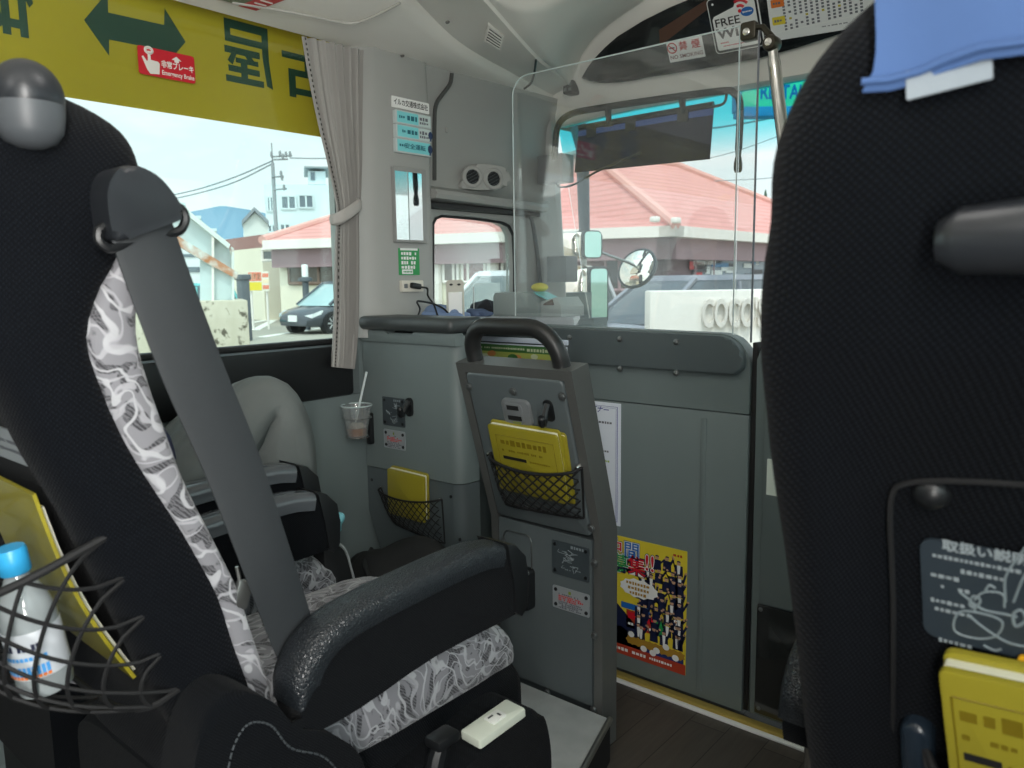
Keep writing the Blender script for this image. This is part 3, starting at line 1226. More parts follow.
# ------------------------------------------------------------------ clear acrylic screen standing on the partition
YA = YP + .02
AM = faceM(-1.0, 1.2, YA)
A = lambda px, py: on(AM, px, py)
t = thing('acrylic_screen', 'large clear acrylic droplet screen standing above the grey partition', 'screen', (-1.05, YA, zt))
(al, az), (ar, az2), (abl, abz) = A(512.5, 90), A(740, 26), A(514, 322)
bm = NB()
r = .05
out = [(al, abz - .03), (ar, abz - .03), (ar, az2)] + [(al + r - r * sin(radians(a)), (A(530, 74)[1]) - r + r * cos(radians(a))) for a in range(0, 91, 15)]
prism(bm, out, -.0025, .0025, AM)
obj('clear_sheet', bm, ACRYL, t)
bm = NB()
tube(bm, [AM @ V((x, y, 0)) for x, y in out[2:] + [out[0]]], .0018, 6)
tube(bm, [AM @ V((*out[1], 0)), AM @ V((*out[2], 0))], .0018, 6)
obj('polished_edge', bm, ACRED, t)
# narrow return leaf with its own edge, toward the gate
(bl_, bt_), (br_, bb_) = A(745, 28), A(753, 330)
bm = NB()
x2 = A(758.5, 60)[0]
prism(bm, [(ar + .004, abz - .03), (x2, abz - .03), (x2, az2 - .01), (ar + .004, az2 - .002)], -.0025, .0025, AM)
obj('return_leaf', bm, ACRYL, t)
bm = NB()
tube(bm, [AM @ V((x2, abz - .03, 0)), AM @ V((x2, az2 - .01, 0))], .0026, 6)
obj('leaf_edge', bm, mat('grey_edge_strip', (120, 124, 132), .3), t)
bm = NB()
(k0, k1), (k2, k3) = A(742, 24), A(757, 39)
plate(bm, AM, k2 - k0, k1 - k3, .02, .006, 0, (k0 + k2) / 2, (k1 + k3) / 2, -.01, .003)
lathe(bm, [(0, 0), (.008, 0), (.008, .003), (.005, .004), (0, .004)], 14, AM @ MX.Translation((A(748.5, 33)[0], A(748.5, 33)[1], .01)), 1)
obj('clamp', bm, [mat('dark_bronze', (62, 58, 48), .35, metal=.5), CHROME], t)

# chrome grab pole
p0, p1, p2 = at_y(772, 44, 1.70), at_y(778, 95, 1.70), at_y(786, 158, 1.66)
pend = at_y(822, 440, 1.45)
t = thing('grab_pole', 'slanted chrome grab pole with clamp joint rising behind the right seat', 'pole', (pend.x, pend.y, .1))
bm = NB()
tube(bm, smooth_path([p0, p1, p2, pend, V((pend.x + .01, pend.y - .02, .1))], 8), [.011] * 3 + [.0135] * 60, 14)
for o_ in ():
    pass
obj('pole_tube', bm, CHROME, t)
bm = NB()
lathe(bm, [(0, -.018), (.013, -.018), (.017, -.012), (.017, .012), (.013, .018), (0, .018)], 18, MX.Translation(p0) @ MX.Rotation(pi / 2, 4, 'X'))
lathe(bm, [(0, .018), (.008, .018), (.008, .022), (0, .023)], 12, MX.Translation(p0) @ MX.Rotation(pi / 2, 4, 'X'), 1)
tube(bm, [p0 + V((0, 0, .012)), at_y(763, 27, YA - .002), at_y(750, 28, YA - .002)], [.008, .007, .006], 10)
obj('pole_joint', bm, [mat('dark_bronze', (62, 58, 48), .35), CHROME], t)

# ------------------------------------------------------------------ papers on the partition
(px0, pz0), (px1, pz1) = on(FP, 689, 552), on(FP, 684, 675)
pw = .27
pr = (px0 + px1) / 2
ph = pz0 - pz1
t = thing('recruitment_poster', 'bright yellow recruitment poster crowded with dark-suited figures', 'poster', FP @ V((pr - pw / 2, pz1, 0)))
PMX = FP @ MX.Translation((pr - pw, pz1, .0))
bm = NB()
W, Hh = pw, ph
plate(bm, PMX, W, Hh, .0012, .001, 4, W / 2, Hh / 2)
z = .0016
def pq(x0, y0, x1, y1, mi, zz=z):
    bm.faces.new([bm.verts.new(PMX @ V((a * W, b * Hh, zz))) for a, b in ((x0, y0), (x1, y0), (x1, y1), (x0, y1))]).material_index = mi
def pp(pts, mi, zz=z):
    bm.faces.new([bm.verts.new(PMX @ V((a * W, b * Hh, zz))) for a, b in pts]).material_index = mi
pq(0, 0, 1, .085, 8)                                   # red foot band
pp(((0, .085), (.0, .40), (.22, .45), (.5, .26), (.55, .085)), 3)   # navy swoosh
pp(((.0, .085), (.0, .2), (.3, .24), (.55, .14), (.98, .14), (.98, .085)), 9)
pq(.30, .405, .62, .455, 2)
pq(.36, .25, .66, .40, 8)
for k in range(3):
    pq(.38 + .1 * k, .33, .46 + .1 * k, .385, 10 if k % 2 else 1, z + .0002)
    strokes(bm, PMX, W * (.38 + .1 * k), W * (.46 + .1 * k), Hh * .285, .008, 0, z + .0004, 1, k)
pp([(.70 + .1 * cos(a * pi / 8), .32 + .07 * sin(a * pi / 8)) for a in range(16)], 10, z - .0001)
# crowd of jumping people: navy suits, raised arms, faces
rg = random.Random(5)
for row in range(8):
    n_ = 3 + (row > 0) + (row > 1) + (row > 4)
    for k in range(n_):
        cx = .80 + (k - (n_ - 1) / 2) * .115 + rg.uniform(-.03, .03) - .012 * row
        cy = .86 - row * .085 + rg.uniform(-.02, .02)
        s = .05
        zz = z + .0003 + row * .0001
        cx = min(max(cx, .5), .93)
        pp(((cx - s * .9, cy - .075), (cx + s * .9, cy - .075), (cx + s * .8, cy + .01), (cx - s * .8, cy + .01)), 3, zz)
        pp(((cx - s * .2, cy - .07), (cx + s * .2, cy - .07), (cx + s * .35, cy + .012), (cx - s * .35, cy + .012)), 0 if rg.random() < .6 else 3, zz + .00003)
        for d in (-1, 1):
            if rg.random() < .75:
                ax = cx + d * s * rg.uniform(1.0, 1.8)
                ay = cy + rg.uniform(.03, .07)
                pp(((cx + d * s * .5, cy - .01), (cx + d * s * .9, cy - .015), (ax + .012, ay), (ax - .012, ay)), 3, zz)
                pp([(ax + .013 * cos(a * pi / 3), ay + .01 * sin(a * pi / 3)) for a in range(6)], 7, zz + .00002)
        pp([(cx + .02 * cos(a * pi / 5), cy + .03 + .017 * sin(a * pi / 5)) for a in range(10)], 7, zz + .00005)
        pp([(cx + .021 * cos(a * pi / 5), cy + .037 + .012 * sin(a * pi / 5)) for a in range(0, 6)], 3, zz + .00006)
for k in range(9):                                        # gold fur-like banner along the bottom
    cx = .42 + .065 * k
    pp([(cx + (.05 + .015 * (a % 2)) * cos(a * pi / 7), .15 + (.03 + .012 * (a % 2)) * sin(a * pi / 7)) for a in range(14)], 6, z + .0014 + k * .00004)
for x_, y_ in ((.42, .20), (.56, .11), (.80, .185), (.70, .13), (.66, .10), (.9, .12)):
    pp([(x_ + .036 * cos(a * pi / 6), y_ + .026 * sin(a * pi / 6)) for a in range(12)], 0, z + .002)
# speech bubble
pp([(.50 + (.20 + .015 * (a % 2)) * cos(a * pi / 12), .60 + (.07 + .012 * (a % 2)) * sin(a * pi / 12)) for a in range(24)], 0, z + .0016)
for k in range(3):
    strokes(bm, PMX, W * (.36 + .02 * k), W * (.64 - .03 * k), Hh * (.635 - .04 * k), .009, 6, z + .0019, .95, k + 30)
def outl(s, x, y, size, mi):
    text(bm, s, size, PMX @ MX.Translation((x * W, y * Hh, 0)), 3, .07, z=z + .0020)
    text(bm, s, size, PMX @ MX.Translation((x * W, y * Hh, 0)), 0, .045, z=z + .0022)
    text(bm, s, size, PMX @ MX.Translation((x * W, y * Hh, 0)), mi, .012, z=z + .0024)
def outp(s, px, py, size, mi):
    x, y = on(PMX, px, py)
    outl(s, x / W, y / Hh, size, mi)
outp('仲', 615, 547, .050, 1)
outp('間', 632.5, 552, .050, 2)
outp('募', 621, 564, .054, 10)
outp('集', 637.5, 567, .054, 1)
outp('!!', 650.5, 564, .058, 1)
strokes(bm, PMX, W * .1, W * .60, Hh * .045, .010, 0, z + .0004, .95, 3)
strokes(bm, PMX, W * .62, W * .86, Hh * .045, .008, 0, z + .0004, .95, 4)
strokes(bm, PMX, W * .86, W * .95, Hh * .95, .010, 8, z + .0004, 1, 9)
obj('poster_sheet', bm, [WHITE, RED, BLUE, NAVY, YEL, INK, GOLDP, FLESH, mat('brick_red_print', (176, 62, 38), .5), mat('blue_navy_print', (30, 50, 110), .5), GREEN], t)

(ax, ay), (bx, by) = on(FP, 622.5, 404), on(FP, 618.5, 526)
nw = .22
nr = (ax + bx) / 2 + .001
nh = ay - by
t = thing('paper_notice', 'white paper notice with blue border half hidden by the seat divider', 'notice', FP @ V((nr - nw / 2, by, 0)))
NMX = FP @ MX.Translation((nr - nw, by, 0))
bm = NB()
plate(bm, NMX, nw, nh, .0012, .001, 0, nw / 2, nh / 2)
for k, (i, rr) in enumerate(((.010, .0011), (.014, .0006))):
    c = [(i, i), (nw - i, i), (nw - i, nh - i), (i, nh - i)]
    tube(bm, [NMX @ V((*p, .0014)) for p in c], rr, 4, True, 1)
text(bm, 'ライナー', .019, NMX @ MX.Translation((nw * .66, nh * .935, 0)), 1, .02, z=.0016, shear=.3)
strokes(bm, NMX, nw * .2, nw * .88, nh * .835, .008, 2, .0018, .95, 1)
strokes(bm, NMX, nw * .5, nw * .66, nh * .76, .009, 2, .0018, .95, 2)
for k, yy in enumerate((.60, .52, .36, .28, .22)):
    strokes(bm, NMX, nw * .2, nw * (.85 if k != 2 else .7), nh * yy, .006, 3 if k == 1 else 2, .0018, .9, k + 5)
obj('notice_sheet', bm, [PAPER, mat('violet_blue_ink', (70, 75, 150), .5), INKG, mat('lime_ink', (150, 180, 40), .5)], t)
# ------------------------------------------------------------------ free-standing seat divider with grab handle
XD0, XD1 = -1.222, -.902
YB0, ZB0 = 1.362, .485         # bend
YT0, ZT0 = 1.250, .868         # top
t = thing('seat_divider', 'free-standing grey seat divider with black loop grab handle and net pocket', 'divider', (-1.06, YB0 + .03, .09))
upv = V((0, YT0 - YB0, ZT0 - ZB0))
UL = upv.length
UM = basis((XD0, YB0, ZB0), (1, 0, 0), upv, V((1, 0, 0)).cross(upv))
LM = basis((XD0, YB0, .1), (1, 0, 0), (0, 0, 1), (0, -1, 0))
Wd = XD1 - XD0
LH = ZB0 - .1
dep = .058
# steel frame: a bent channel all round
bm = NB()
def frame_section(x):
    return [V((x, YB0, .0)), V((x, YB0, ZB0)), V((x, YT0, ZT0)), V((x, YT0 + dep, ZT0 + .012)), V((x, YB0 + dep + .002, ZB0 + .012)), V((x, YB0 + dep, .0))]
for xa, xb in ((XD0, XD0 + .022), (XD1 - .022, XD1)):
    a = [bm.verts.new(p) for p in frame_section(xa)]
    b = [bm.verts.new(p) for p in frame_section(xb)]
    fs = ring_faces(bm, [a, b], True)
XDa, XDb = XD0 + .0221, XD1 - .0221
a = [V((XDa, YT0, ZT0)), V((XDb, YT0, ZT0)), V((XDb, YT0 + dep, ZT0 + .012)), V((XDa, YT0 + dep, ZT0 + .012))]
poly(bm, a, upv.normalized() * -.022)
obj('frame', bm, FRAME, t, 30)
# grey sheet set in the frame
bm = NB()
out = rrect(Wd - .05, UL - .03, .012, 4, Wd / 2, UL / 2 - .006)
prism(bm, out, -.02, .003, UM, 0, .006, 3)
obj('upper_sheet', bm, PANEL_S, t)
bm = NB()
prism(bm, [(.026, .0), (Wd - .026, .0), (Wd - .026, LH), (.026, LH + .004)], -.03, .0022, LM, 0)
obj('lower_sheet', bm, PANEL_S, t)
bm = NB()
poly(bm, [(XD0 + .02, YB0 + .03, .03), (XD1 - .02, YB0 + .03, .03), (XD1 - .02, YB0 + .03, ZB0), (XD0 + .02, YB0 + .03, ZB0)], (0, .022, 0))
poly(bm, [(XD0 + .02, YB0 + .03, ZB0), (XD1 - .02, YB0 + .03, ZB0), (XD1 - .02, YT0 + .045, ZT0 - .02), (XD0 + .02, YT0 + .045, ZT0 - .02)], (0, .012, 0))
obj('back_sheet', bm, PANEL_D, t)
# bolts along the edge of the sheet
for p in ((470, 386), (514, 391), (563, 396)):
    q = on(UM, *p)
    bm = NB()
    bolt(bm, UM @ MX.Translation((q[0], q[1], .003)), .0075, .005)
    obj('bolt', bm, BOLTM, t)
for p in ((592, 527),):
    q = on(UM, *p)
    bm = NB()
    bolt(bm, UM @ MX.Translation((q[0], q[1], .003)), .007, .005)
    obj('bolt', bm, BOLTM, t)
for p in ((595, 563), (595, 635), (548, 692), (594, 709), (504, 541), (571, 661)):
    q = on(LM, *p)
    if p == (571, 661):
        continue
    bm = NB()
    bolt(bm, LM @ MX.Translation((q[0], q[1], .0022)), .007, .005)
    obj('bolt', bm, BOLTM, t)
# grab handle
HMt = UM @ MX.Translation((0, 0, -.028))
hx0, hx1 = on(HMt, 476, 362)[0], on(HMt, 563, 372)[0]
hyt = on(HMt, 514, 327)[1]
r = .058
pts = [(hx0, UL - .02), (hx0, hyt - r)]
for a in range(0, 91, 15):
    pts.append((hx0 + r - r * cos(radians(a)), hyt - r + r * sin(radians(a))))
pts += [((hx0 + hx1) / 2, hyt)]
for a in range(0, 91, 15):
    pts.append((hx1 - r * 1.2 + r * 1.2 * sin(radians(a)), hyt - r * 1.2 + r * 1.2 * cos(radians(a))))
pts += [(hx1, hyt - r * 1.6), (hx1, UL - .02)]
bm = NB()
tube(bm, [HMt @ V((*p, 0)) for p in pts], .0185, 16)
obj('grab_handle', bm, mat('black_grip', (36, 37, 37), .38, bump=.1, bscale=500), t, 60)
# seat-belt socket plate
(sx, sy) = on(UM, 519, 411)
bm = NB()
S = UM @ MX.Translation((sx, sy, .002))
plate(bm, S, .078, .062, .010, .014, 0, 0, 0, 0, .005)
box(bm, (-.020, .008, .0105), (.012, .018, .0126), mi=1, M=S)
box(bm, (-.022, -.016, .0105), (.016, -.006, .0126), mi=1, M=S)
plate(bm, S, .05, .05, .004, .01, 0, -.004, -.002, .0075, .002)
box(bm, (-.010, -.024, .0105), (.012, -.019, .0126), mi=2, M=S)
obj('latch_socket', bm, [mat('socket_grey', (112, 116, 118), .35), BLACKM, mat('socket_mark', (120, 130, 70), .5)], t)
coat_hook(t, UM, (550, 410), 1.0)
# net pocket of the upper sheet
cs = qd(UM, (492, 452), (583, 467), (585, 517), (507, 503))
net_pocket(t, UM, *cs, .034, 9, 5, .0019, sag=.014)
for p in ((491, 452), (580, 465)):
    q = on(UM, *p)
    bm = NB()
    lathe(bm, [(0, 0), (.006, 0), (.006, .004), (.0035, .012), (0, .013)], 10, UM @ MX.Translation((q[0], q[1], .003)))
    obj('net_button', bm, CHROME, t)
LMf = LM @ MX.Translation((0, 0, .0026))
inst_plate(t, LMf, (552, 539), (589.5, 583), False, 'instruction_plate', 'dark instruction plate with line drawing', 8)
inst_plate(t, LMf, (553, 584), (590, 618), True, 'warning_plate', 'pale warning plate with small print', 9)
# folding drink holder on the lower sheet
bm = NB()
q = on(LM, 520, 560)
L2m = LM @ MX.Translation((q[0], q[1], 0))
for pt_ in ([rrect(.085, .135, .018, 5, -.004, .0)],):
    tube(bm, [L2m @ V((*p, .004)) for p in pt_[0]], .0016, 6, True)
obj('holder_recess', bm, STEEL, t)
bm = NB()
q = on(LM, 530, 585)
L3m = LM @ MX.Translation((q[0], q[1], .003))
plate(bm, L3m, .034, .10, .026, .012, 0, 0, -.005, -.002, .005)
obj('holder_arm', bm, BLACKP, t)
bm = NB()
tube(bm, [L3m @ V((.0 + .021 * cos(2 * pi * k / 24), .048 + .016 * sin(2 * pi * k / 24), .032 + .012 * sin(2 * pi * k / 24))) for k in range(24)], .0032, 8, True)
obj('holder_ring', bm, CHROME, t)

booklet(UM, (486.5, 421.5), (556, 433.5), (493, 452), .016, .009, 'yellow vinyl booklet showing its front cover in the seat divider net', h=.165, lean=.0)
booklet(UM, (513, 424), (565, 434), (519, 452), .004, .0038, 'yellow vinyl folder standing behind the front booklet of the divider net', h=.165, title=False)

# leaflet rack behind the handle on the partition
(lx0, lz0), (lx1, lz1) = on(FP, 476, 341), on(FP, 574, 373)
t = thing('leaflet_rack', 'shallow rack of green and orange leaflets behind the grab handle', 'rack', FP @ V(((lx0 + lx1) / 2, lz1, 0)))
LMX = FP @ MX.Translation(((lx0 + lx1) / 2, (lz0 + lz1) / 2, .024))
lw, lh = lx1 - lx0, lz0 - lz1
bm = NB()
box(bm, (-lw / 2, -lh / 2 - .03, .012), (lw / 2, -lh / 2 + .001, .03), .002, M=LMX)
box(bm, (-lw / 2, -lh / 2 - .03, .0), (lw / 2, -lh / 2 - .027, .03), .001, M=LMX)
obj('rack_tray', bm, STEEL, t)
bm = NB()
plate(bm, LMX, lw * .98, lh + .02, .008, .002, 0, 0, -.01)
zz = .0084
def lq(x0, y0, x1, y1, mi, z_=zz):
    bm.faces.new([bm.verts.new(LMX @ V((a * lw, b * lh, z_))) for a, b in ((x0, y0), (x1, y0), (x1, y1), (x0, y1))]).material_index = mi
lq(-.49, .18, .49, .46, 1)
lq(-.49, -.45, .49, .18, 2)
strokes(bm, LMX, -.42 * lw, .1 * lw, .32 * lh, .006, 3, zz + .0003, .9, 2)
strokes(bm, LMX, .12 * lw, .42 * lw, .30 * lh, .011, 3, zz + .0003, .9, 3)
rg = random.Random(3)
for k in range(16):
    cx, cy, rr = rg.uniform(-.45, .45), rg.uniform(-.4, .1), rg.uniform(.02, .06)
    bm.faces.new([bm.verts.new(LMX @ V((cx * lw + rr * lw * cos(a * pi / 5), cy * lh + rr * lw * .6 * sin(a * pi / 5), zz + .0002 + k * .00002))) for a in range(10)]).material_index = [3, 4, 5, 4, 1][k % 5]
obj('leaflets', bm, [PAPER, mat('leaf_green_print', (70, 118, 62), .4), mat('lime_print', (176, 186, 96), .4), mat('pale_print', (205, 214, 180), .4), mat('peach_print', (206, 140, 84), .4), REDK], t)
bm = NB()
box(bm, (-lw * .5, lh * .5 + .004, -.006), (lw * .5, lh * .5 + .018, .006), .002, M=LMX)
obj('paper_top', bm, mat('bluish_white_sheet', (205, 215, 230), .5), t)
# ------------------------------------------------------------------ dashboard top and what lies on it
zD = .945


def sh(px, X):
    """a spot on the shelf, X metres across, in the photograph's column px"""
    q = ray(px, 312)
    return V((X, X * q.y / q.x, zD))


t = thing('dashboard_shelf', 'pale grey shelf between the counter and the front corner window', 'shelf', (-1.4, 1.9, .3))
bm = NB()
pl = [(XW + .004, YC + .10), (cxr - .002, YC + .10), (cxr - .002, YCB), (cxr - .04, YP - .004), (cxr - .04, YP + .05), (-1.25, YP + .06), (-1.55, 2.2), (XW + .004, 2.2)]
prism(bm, pl, zD - .03, zD, None, 0, .008, 3)
obj('shelf_top', bm, mat('pale_shelf', (196, 200, 204), .4, noise=.02), t)
bm = NB()
prism(bm, [(XW + .01, YP + .06), (-1.26, YP + .06), (-1.55, 2.19), (XW + .01, 2.19)], .3, zD - .031, None, 0)
obj('shelf_base', bm, PANEL_D, t)

# socket, plug and charging lead
SOM = wallM(0, 0, PX)
(ax, ay), (bx, by) = qd(SOM, (399.5, 280.5), (421, 291.5))
t = thing('power_outlet', 'white power outlet on the left pillar below the green sticker', 'outlet', SOM @ V(((ax + bx) / 2, (ay + by) / 2, 0)))
bm = NB()
plate(bm, SOM, bx - ax, ay - by, .012, .003, 0, (ax + bx) / 2, (ay + by) / 2, 0, .002)
obj('outlet_plate', bm, mat('ivory_plastic', (214, 210, 198), .4), t)
q = on(SOM, 403, 286)
bm = NB()
plate(bm, SOM, .012, .012, .002, .002, 0, q[0], q[1], .0115)
obj('socket', bm, GREYL, t)
q = on(SOM, 411, 286)
P = SOM @ V((q[0], q[1], .0125))
tt = thing('charging_lead', 'black charging lead looping from the wall outlet onto the shelf', 'cable', (P.x, P.y, zD))
bm = NB()
box(bm, (-.018, -.008, 0), (.018, .008, .014), .004, M=basis(P, (0, 1, -.15), (0, .15, 1), (1, 0, 0)))
obj('plug', bm, BLACKP, tt)
bm = NB()
def dz_(px, py, h=.004):
    return sh(px, -1.57 + (318 - py) * .004) + V((0, 0, h))
cb = [P + V((.008, .016, -.003)), P + V((.012, .04, -.008)), at_x(428, 296, -1.60), at_x(434, 305, -1.58), at_x(437, 314, -1.56), dz_(438, 318), dz_(430, 318.5), dz_(418, 318)]
cb += [at_x(420, 309, -1.58), at_x(417, 302, -1.585), at_x(422, 301.5, -1.58), at_x(434, 304, -1.57), at_x(444, 309, -1.56), dz_(450, 316), dz_(440, 317.5), dz_(428, 316.5)]
tube(bm, smooth_path(cb, 6), .0028, 6)
obj('cable', bm, BLACKP, tt)

# green notice and mirror on the pillar, name plates
def sticker(name, lab, cat, M, TL, BR, base, th, draw=None, mats=(), group=None, cr=.002, z0=.0):
    (ax, ay), (bx, by) = qd(M, TL, BR)
    w, h = bx - ax, ay - by
    L = M @ MX.Translation(((ax + bx) / 2, (ay + by) / 2, z0))
    bm = NB()
    plate(bm, L, w, h, th, cr)
    if draw:
        draw(bm, L, w, h, th + .0004)
    return tag(obj(name, bm, [base, *mats]), lab, cat, group)
def d_green(bm, L, w, h, z):
    box(bm, (-w * .42, h * .42, z - .001), (w * .42, h * .5, z), mi=1, M=L)
    for k in range(4):
        strokes(bm, L, -w * .38, w * (.38 - .05 * (k % 2)), h * (.30 - .17 * k), h * .13, 1, z, .9, k)
    box(bm, (-w * .36, -h * .46, z - .001), (w * .16, -h * .29, z), mi=1, M=L)
    strokes(bm, L, -w * .30, w * .12, -h * .375, h * .07, 2, z + .0004, .9, 9)
sticker('safety_sticker', 'green sticker with white lettering under the small mirror', 'sticker', SOM, (398, 248), (419.5, 275), GREEN, .0014, d_green, (WHITE, GREEN))
t = thing('wall_mirror', 'small upright framed mirror on the left pillar', 'mirror', SOM @ V((*on(SOM, 407, 205), 0)))
(ax, ay), (bx, by) = qd(SOM, (390.5, 166), (425, 243.5))
bm = NB()
plate(bm, SOM, bx - ax, ay - by, .014, .004, 0, (ax + bx) / 2, (ay + by) / 2, 0, .003)
obj('mirror_frame', bm, mat('grey_mirror_frame', (150, 152, 150), .4), t)
(cx, cy), (dx, dy) = qd(SOM @ MX.Translation((0, 0, .014)), (394.5, 170.5), (423, 240.5))
bm = NB()
plate(bm, SOM, dx - cx, cy - dy, .0014, .001, 0, (cx + dx) / 2, (cy + dy) / 2, .0141)
obj('mirror_glass', bm, mat('silvered_mirror', (245, 248, 248), .02, metal=1.0), t)
def d_name(bm, L, w, h, z):
    text(bm, 'イルカ交通株式会社', h * .62, L, 1, .012, z=z, fit=w * .92)
sticker('company_plate', 'white company name plate at the top of the left pillar', 'plate', SOM, (391, 95.5), (428.5, 114.5), WHITE, .003, d_name, (INK,))
bkt = [(393, 110, 429, 126.5), (393, 124.5, 429, 140), (392.5, 138.5, 428.5, 156)]
def tagplate(n, lab, TL, BR, txt, seed):
    (ax, ay), (bx, by) = qd(SOM, TL, BR)
    w, h = bx - ax, ay - by
    L = SOM @ MX.Translation(((ax + bx) / 2, (ay + by) / 2, 0))
    t = thing('name_plate', lab, 'plate', L.translation, 'cyan plates on the left pillar')
    bm = NB()
    plate(bm, L, w, h, .012, .003, 0, 0, 0, 0, .002)
    obj('holder', bm, mat('clear_holder', (196, 206, 206), .25, coat=.5), t)
    bm = NB()
    plate(bm, L, w * .93, h * .80, .0012, .001, 0, 0, 0, .0121)
    if n < 2:
        prism(bm, [(w * .12, -h * .40), (w * .46, -h * .40), (w * .46, h * .40), (w * .12, h * .40)], .0125, .0138, L, 2)
    strokes(bm, L, -w * .42, -w * .26, -.0, h * .22, 1, .0142, .9, seed)
    if txt:
        text(bm, txt, h * .40, L @ MX.Translation((w * .02, -h * .02, 0)), 1, .015, z=.0142, fit=w * .6)
    else:
        strokes(bm, L, -w * .2, w * .1, -.0, h * .36, 1, .0142, .95, seed + 4)
        strokes(bm, L, w * .15, w * .42, h * .1, h * .30, 3, .0142, .95, seed + 5)
        strokes(bm, L, w * .15, w * .42, -h * .2, h * .2, 3, .0142, .85, seed + 6)
    obj('card', bm, [CYANP, mat('teal_ink', (40, 110, 125), .5), mat('grey_card', (200, 214, 212), .4), INKG], t)
    if n:
        bm = NB()
        prism(bm, ell(h * .22, h * .30, 12, w * .46, 0), .0125, .0145, L, 0)
        prism(bm, [(w * .46 - h * .08, -h * .42), (w * .46 + h * .06, -h * .42), (w * .46 + h * .03, 0), (w * .46 - h * .03, 0)], .0125, .0143, L, 0)
        obj('ornament', bm, mat('navy_ornament', (40, 60, 95), .5), t)
tagplate(0, 'uppermost of the three cyan name plates on the left pillar', (392.5, 109.5), (428.5, 130.0), None, 1)
tagplate(1, 'middle cyan name plate of the three on the left pillar', (393, 123.5), (428.5, 143.5), None, 2)
tagplate(2, 'lowest cyan name plate, just above the small mirror', (393, 137.5), (428.3, 157.5), '安全運転', 3)

# round twin air nozzles on the ledge
t = thing('air_nozzle_pod', 'pale pod with two round black air nozzles above the front side window', 'air vent', (-1.68, 1.9, 1.32))
NM = basis(at_x(481, 179, XW + .02), (0, 1, .0), V((.35, 0, 1)), V((1, 0, -.35)))
NMz = V((1, -.45, -.05)).normalized()
NMx = V((0, 0, 1)).cross(NMz).normalized()
NM = basis(at_x(487, 178, XW + .03), NMx, NMz.cross(NMx), NMz)
pts = qd(NM, (458, 187), (465, 177), (469, 168), (477, 164), (498, 166), (509, 171), (512, 180), (503, 188), (485, 190), (468, 189))
bm = NB()
prism(bm, [(p[0], p[1]) for p in smooth_path([(x, y, 0) for x, y in pts], 4, True)][:], -.16, .006, NM, 0, .012, 4)
obj('pod_housing', bm, WALLP, t)
for p in ((471.5, 177), (492.5, 179)):
    x, y = on(NM, *p)
    N1 = NM @ MX.Translation((x, y, .005)) @ MX.Scale(1.12, 4)
    bm = NB()
    lathe(bm, [(.019, -.003), (.031, -.003), (.030, .004), (.026, .0065), (.020, .006), (.019, .0)], 28, N1)
    nz = obj('nozzle_ring', bm, WALLP, t)
    bm = NB()
    lathe(bm, [(0, -.001), (.0205, -.001), (.0205, .0012), (0, .0012)], 24, N1)
    obj('nozzle_bore', bm, BLACKM, nz)
    bm = NB()
    for k in range(-2, 3):
        box(bm, (-.018, k * .008 - .0014, .001), (.018, k * .008 + .0014, .0035), M=N1 @ MX.Rotation(.5, 4, 'Z'))
    obj('nozzle_vane', bm, GREYP, nz)
for p in ((447, 178.5, .006), (463, 88.5, .004)):
    pass
bm = NB()
lathe(bm, [(0, 0), (.009, 0), (.008, .003), (0, .004)], 14, basis(at_x(447, 130, XW - .018) + V((-.001, 0, 0)), (0, 1, 0), (0, 0, 1), (1, 0, 0)))
tag(obj('cover_cap', bm, WALLP_D), 'small round cap on the grey panel right of the cyan plates', 'cap')
bm = NB()
tube(bm, smooth_path([at_x(452, 73, XW + .03), at_x(450, 84, XW + .02), at_x(442, 95, XW + .012), at_x(436, 105, XW + .004), at_x(434.5, 125, XW), at_x(434.5, 180, XW)], 5), .006, 8)
struct('trim_pillar_groove', bm, mat('dark_groove', (70, 72, 70), .6))

# tablet stand on the shelf
p0 = sh(449, -1.56)
t = thing('tablet_stand', 'beige upright stand plate on the shelf below the front side window', 'stand', (p0.x, p0.y, zD))
TM = basis(p0, (.62, .785, 0), (0, 0, 1), V((.785, -.62, 0)))
zt_ = on(TM, 448, 280)[1]
xa, xb = on(TM, 446.3, 300)[0], on(TM, 464, 300)[0]
ym = on(TM, 455, 292)[1]
bm = NB()
prism(bm, [(xa, 0), (xa, zt_ - .006), (xa + .006, zt_), (xb - .006, zt_), (xb, zt_ - .006), (xb, 0), (xb - .005, 0), (xb - .005, ym), (xa + .005, ym), (xa + .005, 0)], 0, .004, TM)
obj('stand_plate', bm, mat('beige_metal', (186, 184, 172), .4), t)
bm = NB()
for k in (.28, .72):
    prism(bm, ell(.005, .003, 10, xa + (xb - xa) * k, zt_ - .013), .0035, .005, TM)
obj('slot', bm, BLACKM, t)
bm = NB()
prism(bm, [(xa + .006, 0), (xb - .006, 0), (xb - .006, ym - .001), (xa + .006, ym - .001)], -.004, .002, TM)
obj('white_card', bm, WHITE, t)
bm = NB()
box(bm, (xa - .004, -.0, -.03), (xb + .004, .004, .02), .001, M=TM)
obj('stand_foot', bm, mat('beige_metal', (186, 184, 172), .4), t)

